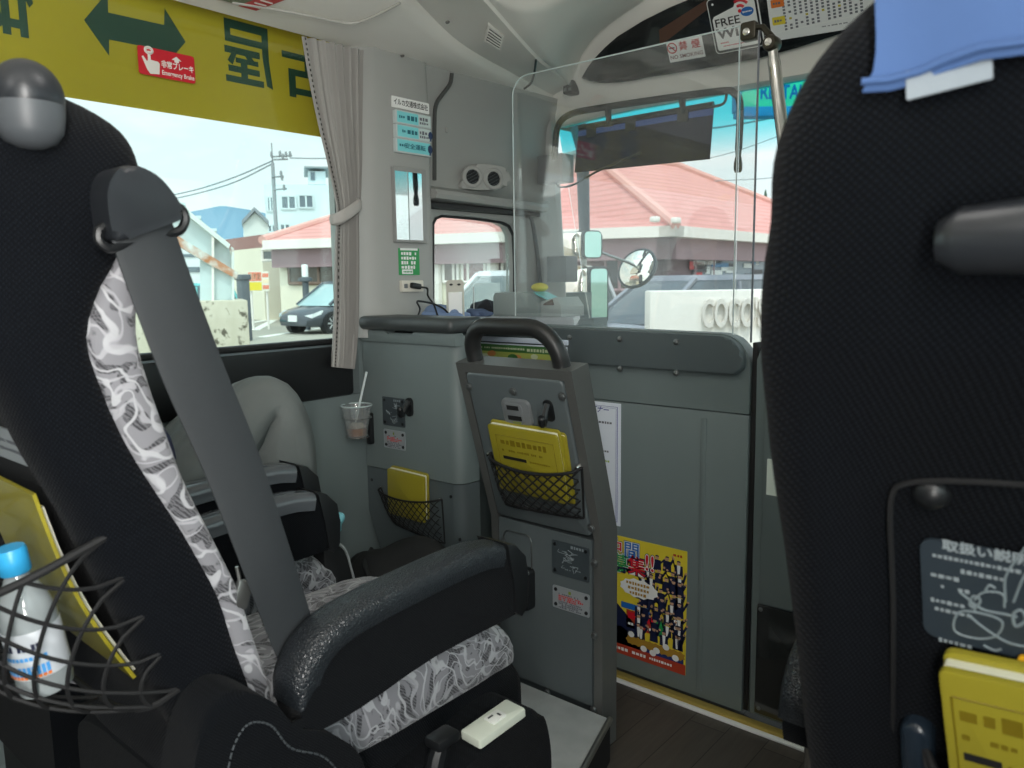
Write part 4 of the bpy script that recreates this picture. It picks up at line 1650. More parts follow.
# fare box
p0 = V((at_y(513, 318, 1.748).x, 1.748, zD))
t = thing('fare_box', 'grey slope-fronted fare box standing on the shelf', 'fare box', (p0.x + .06, p0.y, zD))
BM = basis(p0, (1, 0, 0), (0, 0, 1), V((0, -1, 0)))
def b2(px, py):
    return on(BM, px, py)
w1, h1 = b2(538, 318)[0], b2(515, 292.5)[1]
x6 = b2(493, 318)[0]
bm = NB()
prism(bm, [(x6, 0), (w1, 0), (w1, h1 * .55), (w1 - .028, h1), (x6 + .008, h1), (x6, h1 - .012)], -.10, 0, BM, 0, .004)
obj('housing', bm, mat('fare_box_grey', (150, 160, 158), .45), t)
bm = NB()
prism(bm, [(w1 + .001, 0), (w1 + .075, 0), (w1 + .075, h1 * .42), (w1 + .055, h1 * .80), (w1 + .001, h1 * .62)], -.12, -.01, BM, 0, .003)
obj('coin_unit', bm, mat('fare_box_pale', (176, 182, 180), .45), t)
bm = NB()
prism(bm, [(w1 + .012, h1 * .48), (w1 + .05, h1 * .48), (w1 + .045, h1 * .72), (w1 + .02, h1 * .58)], -.01, -.007, BM, 0)
obj('coin_window', bm, mat('brown_window', (90, 66, 60), .2), t)
bm = NB()
prism(bm, [(w1 - .035, h1 * .97), (w1 + .03, h1 * .62), (w1 + .034, h1 * .66), (w1 - .03, h1 * 1.02)], -.08, -.02, BM, 0)
obj('cyan_card', bm, CYANP, t)
bm = NB()
lathe(bm, [(0, 0), (.011, 0), (.011, .035), (.007, .045), (0, .047)], 14, MX.Translation(sh(559, -1.36)))
tag(obj('lever_knob', bm, GREYP), 'short charcoal knob on the shelf right of the fare box', 'knob')
bm = NB()
p0 = BM @ V((w1 - .06, h1, -.06))
bmesh.ops.create_icosphere(bm, subdivisions=3, radius=1)
for v in bm.verts:
    v.co = V((p0.x + v.co.x * .028 + .02, p0.y + v.co.y * .02, p0.z + .0135 + v.co.z * .0135 * (1.0 if v.co.z > 0 else .9)))
tag(obj('sponge', bm, mat('yellow_sponge', (226, 214, 92), .8, bump=.4, bscale=150)), 'rounded pale yellow sponge resting on top of the fare box', 'sponge')
p0 = sh(474, -1.62)
bm = NB()
tube(bm, [p0, p0 + V((0, 0, .085))], .0016, 6)
lathe(bm, [(0, 0), (.010, 0), (.009, .004), (0, .005)], 12, MX.Translation(p0))
tag(obj('antenna_rod', bm, mat('pale_rod', (210, 212, 210), .3)), 'thin pale rod antenna standing left of the fare box', 'antenna')

# crumpled cloths and gloves beside them
def crumple(name, lab, cat, px, py, sx, sy, sz, m, seed, rz=0.0, group=None):
    p = sh(px, py)
    rg = random.Random(seed)
    bm = NB()
    bmesh.ops.create_icosphere(bm, subdivisions=4, radius=1)
    ph = [(V((rg.uniform(-1, 1), rg.uniform(-1, 1), rg.uniform(-1, 1))).normalized() * rg.uniform(2, 6), rg.uniform(0, 6), rg.uniform(.04, .14)) for _ in range(12)]
    R = MX.Rotation(rz, 3, 'Z')
    for v in bm.verts:
        d = v.co.normalized()
        k = 1 + sum(a * sin(w.dot(d) + b) for w, b, a in ph)
        c = R @ V((d.x * k * sx, d.y * k * sy, 0))
        v.co = V((p.x + c.x, p.y + c.y, zD + max(0, (d.z + .35) / 1.35) * k * sz + .0005))
    return tag(obj(name, bm, m, None, 60), lab, cat, group)
crumple('blue_cloth', 'crumpled pale blue cloth on the shelf beside the stand', 'cloth', 446, -1.57, .065, .028, .034, mat('light_blue_cloth', (120, 142, 178), .8), 3, .7)
crumple('work_gloves', 'heap of dark gloves on the shelf in front of the rod antenna', 'gloves', 486, -1.645, .05, .035, .044, mat('dark_glove_cloth', (40, 42, 48), .8, noise=.6, nscale=40), 8, .3)
crumple('blue_pouch', 'small blue grey pouch lying left of the fare box', 'pouch', 480, -1.555, .035, .018, .022, mat('slate_pouch', (84, 100, 130), .7), 12, .2)

# ------------------------------------------------------------------ corner sun visor frame and visor
VY = 2.16
t = thing('sun_visor', 'dark smoked roll-down sun visor hung from a bent black tube rail', 'sun visor', (-1.2, VY, 1.3))
def vy(px, py, d=0.0):
    return at_y(px, py, VY + d)
rail_pts = [at_y(555, 160, 2.14), at_y(556, 135, 2.14), at_y(561, 121, 2.14), at_y(574, 113, 2.15), at_y(600, 108, VY), at_y(660, 99, VY), at_y(722, 91, VY), at_y(734, 93, VY), at_y(739.5, 101, VY), at_y(740, 120, VY), at_y(738.5, 150, VY)]
bm = NB()
tube(bm, smooth_path(rail_pts, 7), .0105, 12)
obj('rail', bm, BLACKP, t)
bm = NB()
lathe(bm, [(0, -.012), (.009, -.012), (.012, -.004), (.012, .012), (.009, .03), (0, .03)], 12, MX.Translation(at_y(738, 168, VY)))
tube(bm, [at_y(738.5, 150, VY), at_y(738, 166, VY)], [.009, .006], 10)
obj('rail_tip', bm, GREYP, t)
TL, TR, BR, BL = at_y(579, 127.5, VY + .02), at_y(713.5, 104, VY + .02), at_y(709, 159, VY + .0), at_y(574.5, 172.5, VY + .0)
bm = NB()
poly(bm, [BL, BR, TR, TL], (0, .006, 0))
obj('visor_panel', bm, mat('smoked_panel', (14, 22, 56), .7, spec=.1), t, 0)
bm = NB()
a, b = TL + V((0, -.004, -.012)), TR + V((0, -.004, -.012))
poly(bm, [a, b, b - V((0, 0, .028)), a - V((0, 0, .028))], (0, .002, 0))
obj('blue_band', bm, mat('blue_tint_strip', (66, 96, 168), .15), t, 0)
bm = NB()
tube(bm, [TL, TR], .008, 8)
obj('roller', bm, BLACKP, t)
for f_, g_ in ((608, 113), (682, 101)):
    bm = NB()
    p = at_y(f_, g_ - 6, VY)
    q = at_y(f_ + 1, g_ + 12, VY + .015)
    tube(bm, [p, q], [.012, .008], 8)
    box(bm, (-.016, -.004, -.005), (.016, .004, .005), .002, M=MX.Translation(q))
    obj('hanger', bm, BLACKP, t)
for u in (.11, .42, .80):
    bm = NB()
    p = TL.lerp(TR, u)
    box(bm, (-.018, -.009, -.038), (.018, -.002, .004), .002, M=MX.Translation(p))
    obj('clip', bm, BLACKP, t)
bm = NB()
tube(bm, smooth_path([at_y(727, 92, VY), at_y(724, 103, VY), at_y(713, 107, VY + .01)], 6), .004, 8)
obj('end_stay', bm, BLACKP, t)
bm = NB()
tube(bm, smooth_path([at_y(556, 183, 2.13), at_y(561, 187, 2.12), at_y(575, 184, 2.13), at_y(600, 170, 2.135), at_y(640, 153, 2.14)], 6), .0035, 8)
obj('pull_rod', bm, GREYP, t)
# square grey box holding the rail on the front pillar, and its lower twin
for (TLp, BRp, lab) in (((537, 156), (562, 181), 'square grey box on the front pillar at the foot of the visor rail'), ((546.5, 256.5), (566, 282), 'square grey box low on the front pillar above the shelf')):
    KM = faceM(0, 0, 2.165)
    (ax, ay), (bx, by) = qd(KM, TLp, BRp)
    bm = NB()
    box(bm, (ax, by, -.07), (bx, ay, .0), .004, M=KM)
    tag(obj('control_box', bm, mat('grey_box', (112, 114, 117), .4)), lab, 'box')

# ------------------------------------------------------------------ header board, its signs
def hp_(px, py, z=0):
    x, y = on(HM, px, py)
    return x, y
edge = [(584, 76), (590, 66), (597, 56.5), (608, 45), (620, 34.5), (645, 19), (672, 5.5), (690, -2), (700, -8)]
low = [(840, 32), (800, 45), (760, 56), (720, 63.5), (680, 70.5), (650, 75), (637, 78), (620, 80), (603, 80.5), (592, 79)]
o2 = [on(HM, *p) for p in edge] + [on(HM, 960, -60), on(HM, 980, -10)] + [on(HM, *p) for p in low]
bm = NB()
prism(bm, o2, .0125, .020, HM, 0, .003)
tag(obj('destination_board', bm, mat('dark_glossy_board', (20, 22, 24), .16, coat=.4)), 'dark glossy curved board above the windscreen', 'board')
bm = NB()
HB = HM @ MX.Translation((0, 0, .0203))
o3 = qd(HB, (659, 30), (706, 0), (712, 6), (660, 46))
prism(bm, o3, 0, .0008, HB)
tag(obj('brown_panel', bm, mat('brown_sheet', (88, 62, 50), .3)), 'brown slanted sheet on the dark board left of the sign', 'panel')


def quadM(M, TL, TR, BL):
    a, b, c = (V((*on(M, *p), 0)) for p in (TL, TR, BL))
    ux = (b - a)
    w = ux.length
    ux.normalize()
    h = abs((c - a).dot(V((-ux.y, ux.x, 0))))
    L = M @ basis(a, ux, (-ux.y, ux.x, 0), (0, 0, 1)) @ MX.Translation((w / 2, -h / 2, 0))
    return L, w, h


HS = HM @ MX.Translation((0, 0, .0212))
L, w, h = quadM(HS, (666, 42.5), (701.5, 35.5), (668.5, 63))
bm = NB()
plate(bm, L, w, h, .0012, .002)
tube(bm, [L @ V((-w * .36 + h * .24 * cos(a * pi / 12), h * .18 + h * .24 * sin(a * pi / 12), .0016)) for a in range(24)], h * .03, 4, True, 1)
tube(bm, [L @ V((-w * .36 - h * .16, h * .34, .0016)), L @ V((-w * .36 + h * .16, h * .02, .0016))], h * .028, 4, mi=1)
box(bm, (-w * .36 - h * .16, h * .15, .0012), (-w * .36 + h * .14, h * .22, .0017), mi=2, M=L)
text(bm, '禁', h * .46, L @ MX.Translation((-w * .04, h * .17, 0)), 1, .02, z=.0016)
text(bm, '煙', h * .46, L @ MX.Translation((w * .31, h * .17, 0)), 1, .02, z=.0016)
text(bm, 'NO SMOKING', h * .26, L @ MX.Translation((0, -h * .28, 0)), 3, .01, z=.0016, fit=w * .92)
tag(obj('no_smoking_sticker', bm, [WHITE, REDK, INKG, mat('brown_red_ink', (120, 70, 66), .5)]), 'white no smoking sticker with red print on the dark board', 'sticker')

L, w, h = quadM(HS, (706, 0), (756, -12), (713.5, 55))
h = abs(h)
bm = NB()
plate(bm, L, w, h, .003, .012, 0, 0, 0, 0, .001)
prism(bm, rrect(w * .96, h * .965, .010, 5), .003, .0034, L, 1)
prism(bm, [(-w * .42, -h * .44), (w * .42, -h * .44), (w * .44, -h * .40), (w * .44, h * .30), (w * .40, h * .44), (w * .12, h * .44), (w * .02, h * .28), (-w * .40, h * .18), (-w * .44, h * .13), (-w * .44, -h * .40)], .0034, .0038, L, 0)
text(bm, 'FREE', h * .20, L @ MX.Translation((-w * .15, h * .05, 0)), 2, .012, z=.0040, fit=w * .5)
text(bm, 'Wi-Fi', h * .25, L @ MX.Translation((w * .0, -h * .15, 0)), 2, .03, z=.0040, fit=w * .80)
strokes(bm, L, -w * .36, -w * .20, -h * .31, h * .035, 3, .0042, 1, 1)
strokes(bm, L, -w * .36, w * .40, -h * .37, h * .022, 3, .0042, .9, 2)
lathe(bm, [(0, 0), (.0035, 0), (.003, .0015), (0, .002)], 10, L @ MX.Translation((-w * .38, h * .40, .003)), 0)
for k in range(3):
    rr = w * (.10 + .095 * k)
    tube(bm, [L @ V((w * .14 + rr * cos(radians(a)), h * .19 + rr * sin(radians(a)), .0040)) for a in range(35, 120, 8)], w * .028, 5, mi=3)
prism(bm, ell(w * .035, w * .035, 12, w * .13, h * .19), .0038, .0043, L, 3)
prism(bm, ell(w * .13, w * .085, 14, w * .27, h * .155), .0038, .0041, L, 4)
strokes(bm, L, w * .18, w * .37, h * .155, h * .03, 0, .0044, .8, 5)
tag(obj('wifi_sign', bm, [WHITE, mat('black_sign_rim', (26, 28, 30), .35), mat('dark_sign_lettering', (48, 46, 46), .5), RED, BLUE]), 'black rimmed FREE Wi-Fi sign above the windscreen', 'sign')

L, w, h = quadM(HS, (763, -30), (890, -58), (768, 42))
bm = NB()
plate(bm, L, w, h, .0014, .002)
def lp(px, py):
    q = L.inverted() @ at_p(px, py, L.translation, L.col[2].xyz)
    return q.x, q.y
for p, mi, lab_ in (((777.5, 3), 2, 1), ((779, 20.5), 3, 2)):
    x, y = lp(*p)
    plate(bm, L, .035, .021, .0006, .003, mi, x, y, .0014)
    strokes(bm, L, x - .012, x + .012, y, .007, 1, .0024, 1, lab_)
for k in range(15):
    xa, ya = lp(786.5 + 5.4 * k, 29 - 1.35 * k)
    yy = ya
    n = 0
    while yy < h / 2 - .02:
        if random.Random(k * 50 + n).random() < (.97 if k % 2 == 0 else .72):
            s = .0034
            bm.faces.new([bm.verts.new(L @ V((xa + a * s, yy + b * s, .0019))) for a, b in ((-1, -.8), (1, -.8), (1, .8), (-1, .8))]).material_index = 4 if (k % 3 == 1 and n % 7 == 3) else 1
        yy += .0084
        n += 1
a, b = lp(765, 35.5), lp(860, 14.5)
tube(bm, [L @ V((*a, .0016)), L @ V((*b, .0016))], .0011, 4, mi=5)
a = lp(822, 25)
strokes(bm, L, a[0], a[0] + .07, a[1] - .004, .0035, 1, .0019, .9, 77)
tag(obj('timetable_board', bm, [mat('timetable_white', (230, 232, 232), .5), INKG, ORANGE, YEL, mat('olive_print', (190, 176, 60), .5), WHITE]), 'white timetable board with columns of small print above the windscreen', 'timetable')

# small black sensor at the corner of the header
KM = basis(at_p(573, 88, HM.translation, HN), (1, 0, 0), (0, 0, 1), (0, -1, 0))
t = thing('corner_sensor', 'small black square sensor unit at the corner of the ceiling', 'sensor', KM.translation)
bm = NB()
box(bm, (-.022, -.023, -.02), (.020, .020, .03), .006, M=KM)
obj('sensor_body', bm, BLACKP, t)
bm = NB()
for a, b in ((-.010, .007), (.008, .007), (-.010, -.009), (.008, -.009)):
    box(bm, (a - .006, b - .005, .0298), (a + .006, b + .005, .0315), .001, M=KM)
obj('sensor_window', bm, GREYL, t)

# ceiling vent grille on the duct
i_ = min(range(2, len(r2)), key=lambda i: abs(r2[i].y - at_x(492, 37, -1.42).y))
va, vb = r2[i_], r3[min(i_, len(r3) - 1)]
vn = (vb - va).normalized()
vf = (r2[i_ + 1] - r2[i_ - 1]).normalized()
nn = vf.cross(vn).normalized()
if nn.dot(EYE - va) < 0:
    nn = -nn
VC = at_p(493, 37, va, nn)
GM = basis(VC + nn * .002, vf, nn.cross(vf), nn)
t = thing('ceiling_vent', 'small louvred white vent grille in the ceiling duct', 'vent', VC)
gw, gh = .115, .062
cs = [on(GM, *p) for p in ((488, 23), (504, 35), (500.5, 51), (483, 40))]
bm = NB()
prism(bm, cs, -.004, .005, GM, 0, .0015)
obj('vent_frame', bm, CEIL, t)
cm0 = V((sum(c[0] for c in cs) / 4, sum(c[1] for c in cs) / 4, 0))
ins = [cm0 + (V((*c, 0)) - cm0) * .76 for c in cs]
bm = NB()
prism(bm, [(p.x, p.y) for p in ins], .005, .0056, GM)
obj('vent_opening', bm, mat('vent_dark', (60, 60, 58), .7), t)
bm = NB()
for k in range(5):
    u = (k + .5) / 5
    a, b = ins[0].lerp(ins[3], u), ins[1].lerp(ins[2], u)
    tube(bm, [GM @ (a + V((0, 0, .0065))), GM @ (b + V((0, 0, .0065)))], .0022, 6)
obj('louvre', bm, CEIL, t)

# small recesses/screws on the duct underside
for p in ((431, 43), (402, 53), (447, 19)):
    c = at_p(*p, DPL.translation, DN)
    bm = NB()
    lathe(bm, [(0, 0), (.006, 0), (.005, .003), (0, .004)], 12, basis(c + DN * .007, (0, 1, 0), d1, DN))
    tag(obj('duct_screw', bm, mat('duct_screw_grey', (110, 108, 104), .5)), {402: 'leftmost of the small screws in the ceiling duct', 431: 'middle one of the small screws in the ceiling duct', 447: 'uppermost of the small screws in the ceiling duct'}[p[0]], 'screw', 'screws of the ceiling duct')
# sticker under the duct
SDM = basis(DPL.translation + DN * .0075, (0, 1, 0), d1, DN)
q1 = [on(SDM, *p) for p in ((214, -1), (256, 10.2), (287, -1.5), (245, -14))]
bm = NB()
prism(bm, q1, 0, .0012, SDM)
a, b, c, d = (V((*p, 0)) for p in q1)
prism(bm, [(p.x, p.y) for p in (a.lerp(b, .56), b, c, d.lerp(c, .56))], .0012, .0015, SDM, 1)
prism(bm, [(p.x, p.y) for p in (a.lerp(b, .04).lerp(d, .06), a.lerp(b, .52).lerp(d, .06), a.lerp(b, .52).lerp(c, .8), d.lerp(c, .3))], .0012, .0014, SDM, 2)
for k in range(3):
    p, q = a.lerp(b, .62).lerp(d.lerp(c, .62), .2 + .2 * k), b.lerp(c, .2 + .2 * k)
    tube(bm, [SDM @ (p.lerp(q, .1) + V((0, 0, .0017))), SDM @ (p.lerp(q, .85) + V((0, 0, .0017)))], .0022, 4, mi=0)
tag(obj('ceiling_sticker', bm, [mat('pale_sticker', (205, 198, 190), .5), mat('dull_red_print', (190, 70, 70), .5), mat('olive_grey_print', (110, 118, 96), .5)]), 'green and red sticker on the ceiling duct over the window', 'sticker')

# thin black lead hanging out of the duct joint
bm = NB()
tube(bm, smooth_path([at_x(536, 59, -1.445), at_x(534.5, 72, -1.5), at_x(531, 83, -1.54), at_x(524.5, 88.5, -1.60)], 6), .0035, 6)
tag(obj('duct_cable', bm, BLACKP), 'short black lead running down the ceiling duct beside the acrylic corner', 'cable')

# ------------------------------------------------------------------ window film with its mirrored lettering, brake sticker, curtain
XF = XW - .054
FM = wallM(0, 0, XF)
bm = NB()
zf = on(FM, 240, 124.3)[1]
prism(bm, [(-1.19, zf), (1.36, zf), (1.36, 1.70), (-1.19, 1.70)], -.0008, 0, FM)
tag(obj('yellow_window_film', bm, FILM), 'yellow advertising film along the top of the left window', 'film')
FW = wallM(0, 0, XF + .0006)
# lettering is printed for people outside, so it reads mirrored from the seats
def film_glyph(polys, TL, BR, lab):
    """strokes in a unit square (as read from outside); mirrored onto the film"""
    a, b = on(FW, *TL), on(FW, *BR)
    w, h = b[0] - a[0], a[1] - b[1]
    bm = NB()
    for k, pl_ in enumerate(polys):
        prism(bm, [(b[0] - x * w, b[1] + y * h) for x, y in pl_], 0, .0006 + .00003 * k, FW)
    tag(obj('film_lettering', bm, FILMG, None, 0), lab, 'lettering', 'mirrored lettering on the yellow film')
def R4(x0, y0, x1, y1):
    return [(x0, y0), (x1, y0), (x1, y1), (x0, y1)]
YA_ = [R4(.06, .86, .98, 1), R4(.86, .64, .98, .9), R4(.10, .64, .98, .75), [(.06, 1), (.2, 1), (.2, .5), (.13, .04), (.0, .0), (.06, .45)],
       R4(.26, .46, 1.0, .57), [(.48, .5), (.62, .5), (.46, .34), (.34, .36)], R4(.30, .33, .78, .41), [(.74, .5), (.84, .5), (.95, .34), (.85, .28)], R4(.28, .17, .94, .27), R4(.54, .02, .68, .40), R4(.20, .0, 1.0, .105)]
KO_ = [R4(0, .70, 1, .82), R4(.44, .48, .57, 1), R4(.12, .0, .25, .52), R4(.76, .0, .89, .52), R4(.12, .40, .89, .52), R4(.12, .06, .89, .18)]
TO_ = [R4(.02, .90, .44, 1), [(.14, .94), (.26, .94), (.20, .62), (.06, .36), (.0, .42), (.08, .62)], R4(.10, .0, .21, .56), R4(.33, .0, .44, .56), R4(.10, .47, .44, .57), R4(.10, .09, .44, .19),
       R4(.48, .88, 1, .98), [(.50, .98), (.61, .98), (.61, .5), (.52, .04), (.42, .10), (.50, .5)], R4(.62, .66, 1, .76), [(.70, .76), (.81, .76), (.79, .4), (.64, .0), (.54, .06), (.68, .4)], R4(.74, .42, .97, .52), [(.86, .52), (.97, .52), (.95, .1), (.84, .0), (.72, .02), (.74, .11), (.84, .12)]]
film_glyph(YA_, (222.5, 17), (273, 90), 'large mirrored dark green character right of the arrow on the film')
film_glyph(KO_, (281, 40), (334, 105), 'mirrored dark green character half behind the curtain edge')
film_glyph(TO_, (-52, -70), (36.5, 40), 'mirrored dark green character at the left end of the film, cut by the headrest')
zz = FW
ar = qd(FW, (84, 20.5), (105, -6), (108, 12.5), (164, 25), (164.5, 8.5), (185.5, 42), (177, 52), (137, 44), (109, 39.5), (109, 55.5))
ar = qd(FW, (84, 20), (107.5, -8), (108, 12.5), (164, 25), (164.5, 8.5), (185.5, 42), (165, 66), (164, 50.5), (109, 39.5), (109, 55.5))
bm = NB()
prism(bm, ar, 0, .0008, FW)
tag(obj('film_arrow', bm, FILMG), 'dark green double-headed arrow printed on the yellow film', 'lettering')
XS = XW - .0455
EM = wallM(0, 0, XS)
(ax, ay) = on(EM, 136.8, 44.5)
(bx, by) = on(EM, 195.6, 84.2)
w, h = bx - ax, ay - by
L = EM @ MX.Translation(((ax + bx) / 2, (ay + by) / 2, 0))
bm = NB()
plate(bm, L, w, h, .001, .006)
z = .0014
def pe(pts, mi=1, zz=z):
    bm.faces.new([bm.verts.new(L @ V((a * w, b * h, zz))) for a, b in pts]).material_index = mi
pe([(-.44, .12), (-.41, .16), (-.35, -.02), (-.335, .06), (-.335, .36), (-.285, .36), (-.285, .06), (-.16, .04), (-.135, -.02), (-.15, -.40), (-.31, -.44), (-.36, -.30)])
tube(bm, [L @ V((-.31 * w + h * .13 * cos(a * pi / 8), .38 * h + h * .10 * sin(a * pi / 8), z)) for a in range(16)], .0032, 4, True, 1)
text(bm, '非常ブレーキ', h * .27, L @ MX.Translation((w * .185, -h * .02, 0)), 1, .03, z=z, fit=w * .58)
text(bm, 'Emergency Brake', h * .23, L @ MX.Translation((w * .185, -h * .31, 0)), 1, .02, z=z, fit=w * .58)
pe([(.08, .22), (.17, .36), (.26, .22), (.21, .22), (.21, .14), (.13, .14), (.13, .22)])
tag(obj('emergency_brake_sticker', bm, [RED, mat('sticker_white', (236, 232, 226), .5)]), 'red emergency brake sticker with pointing hand on the window', 'sticker')

t = thing('window_curtain', 'grey pleated curtain gathered at the front end of the window', 'curtain', (XW + .03, 1.28, .82))
def cy_(px, py):
    p = at_x(px, py, XW + .035)
    return p.y, p.z
Lc = [cy_(*p) for p in ((302, 36), (309, 78), (318, 122), (327, 160), (335, 196), (337.5, 212), (337, 222), (336, 250), (335.5, 300), (334, 340), (332.5, 367))]
Rc = [cy_(*p) for p in ((363, 50), (362, 90), (361, 130), (360.5, 165), (359, 195), (357, 207), (356.5, 218), (357, 250), (357, 300), (356, 340), (353.5, 369))]
Ls, Rs = smooth_path([(0, *p) for p in Lc], 4), smooth_path([(0, *p) for p in Rc], 4)
bm = NB()
rows = []
NN = 90
for k in range(len(Ls)):
    a, b = Ls[k], Rs[k]
    u0 = k / (len(Ls) - 1)
    row = []
    for i in range(NN + 1):
        s = i / NN
        wv = sin(s * 2 * pi * 7 + .6 * sin(3 * u0)) + .4 * sin(s * 2 * pi * 15 + 1.3)
        amp = .011 * (.75 + .5 * u0) * min(1, s * 8)
        p = a.lerp(b, s)
        row.append(V((XW + .034 + amp * wv, p.y, p.z)))
    rows.append(row)
solid(bm, rows, (-.0012, 0, 0))
obj('curtain_cloth', bm, mat('grey_curtain_cloth', (158, 156, 152), .85, bump=.2, bscale=500, noise=.05, nscale=20), t, 80)
bm = NB()
for k in range(len(Ls) - 1):
    for i in range(2):
        for off in (.007,):
            a = Ls[k].lerp(Ls[k + 1], i * .5 + .1)
            b = Ls[k].lerp(Ls[k + 1], i * .5 + .33)
            tube(bm, [V((XW + .0375, a.y + off, a.z)), V((XW + .0375, b.y + off, b.z))], .0016, 5)
obj('hem_stitching', bm, mat('dark_stitch', (60, 58, 56), .8), t)
bm = NB()
a, b = at_x(337, 219, XW + .052), at_x(358.5, 205, XW + .05)
c = at_x(347, 214, XW + .062)
tube(bm, smooth_path([a + V((-.02, 0, 0)), a, c, b, b + V((-.02, 0, .005))], 5), .009, 8, flat=1.7, ref=(0, 0, 1))
obj('tieback', bm, mat('pale_tieback', (176, 172, 168), .8), t)
# ------------------------------------------------------------------ the coach seats (built in their own coordinates, facing +Y)
SEC = [  # z, half width, rear face, front face, where the patterned cover begins
    (.40, .170, .415, .520, .500), (.46, .188, .398, .512, .500), (.515, .196, .381, .500, .490), (.58, .199, .358, .486, .474), (.64, .2, .335, .470, .458),
    (.70, .2, .316, .455, .446), (.76, .2, .296, .432, .418), (.83, .2, .273, .405, .380), (.89, .2, .248, .390, .350), (.95, .2, .228, .375, .330),
    (1.0, .2, .212, .367, .322), (1.05, .198, .200, .372, .345), (1.09, .194, .192, .384, .380), (1.13, .193, .188, .395, .391), (1.165, .183, .190, .402, .398),
    (1.195, .166, .194, .402, .398), (1.22, .140, .202, .392, .388), (1.245, .100, .220, .360, .356), (1.262, .04, .25, .330, .326)]


def rear(z):
    for a, b in zip(SEC[:-1], SEC[1:]):
        if a[0] <= z <= b[0]:
            t = (z - a[0]) / (b[0] - a[0])
            return a[2] + (b[2] - a[2]) * t
    return SEC[0][2] if z < .4 else SEC[-1][2]


def fine(tab, n=3):
    p = [V(r[:3]) for r in tab]
    q = [V((r[3], r[4], 0)) for r in tab]
    return [(*a, b.x, b.y) for a, b in zip(smooth_path(p, n), smooth_path(q, n))]


def superring(bm, hw, y0, y1, z, n=44, ex=4.0, recess=0.0):
    c, h = (y0 + y1) / 2, (y1 - y0) / 2
    out = []
    for k in range(n):
        a = 2 * pi * k / n
        ca, sa = cos(a), sin(a)
        x = hw * (abs(ca) ** (2 / ex)) * (1 if ca >= 0 else -1)
        y = c + h * (abs(sa) ** (2 / ex)) * (1 if sa >= 0 else -1)
        if recess and sa < 0 and hw > .01:
            u = abs(x) / hw
            y += recess * max(0, 1 - (u / .78) ** 6) if u < .78 else 0
        out.append(bm.verts.new((x, y, z)))
    return out


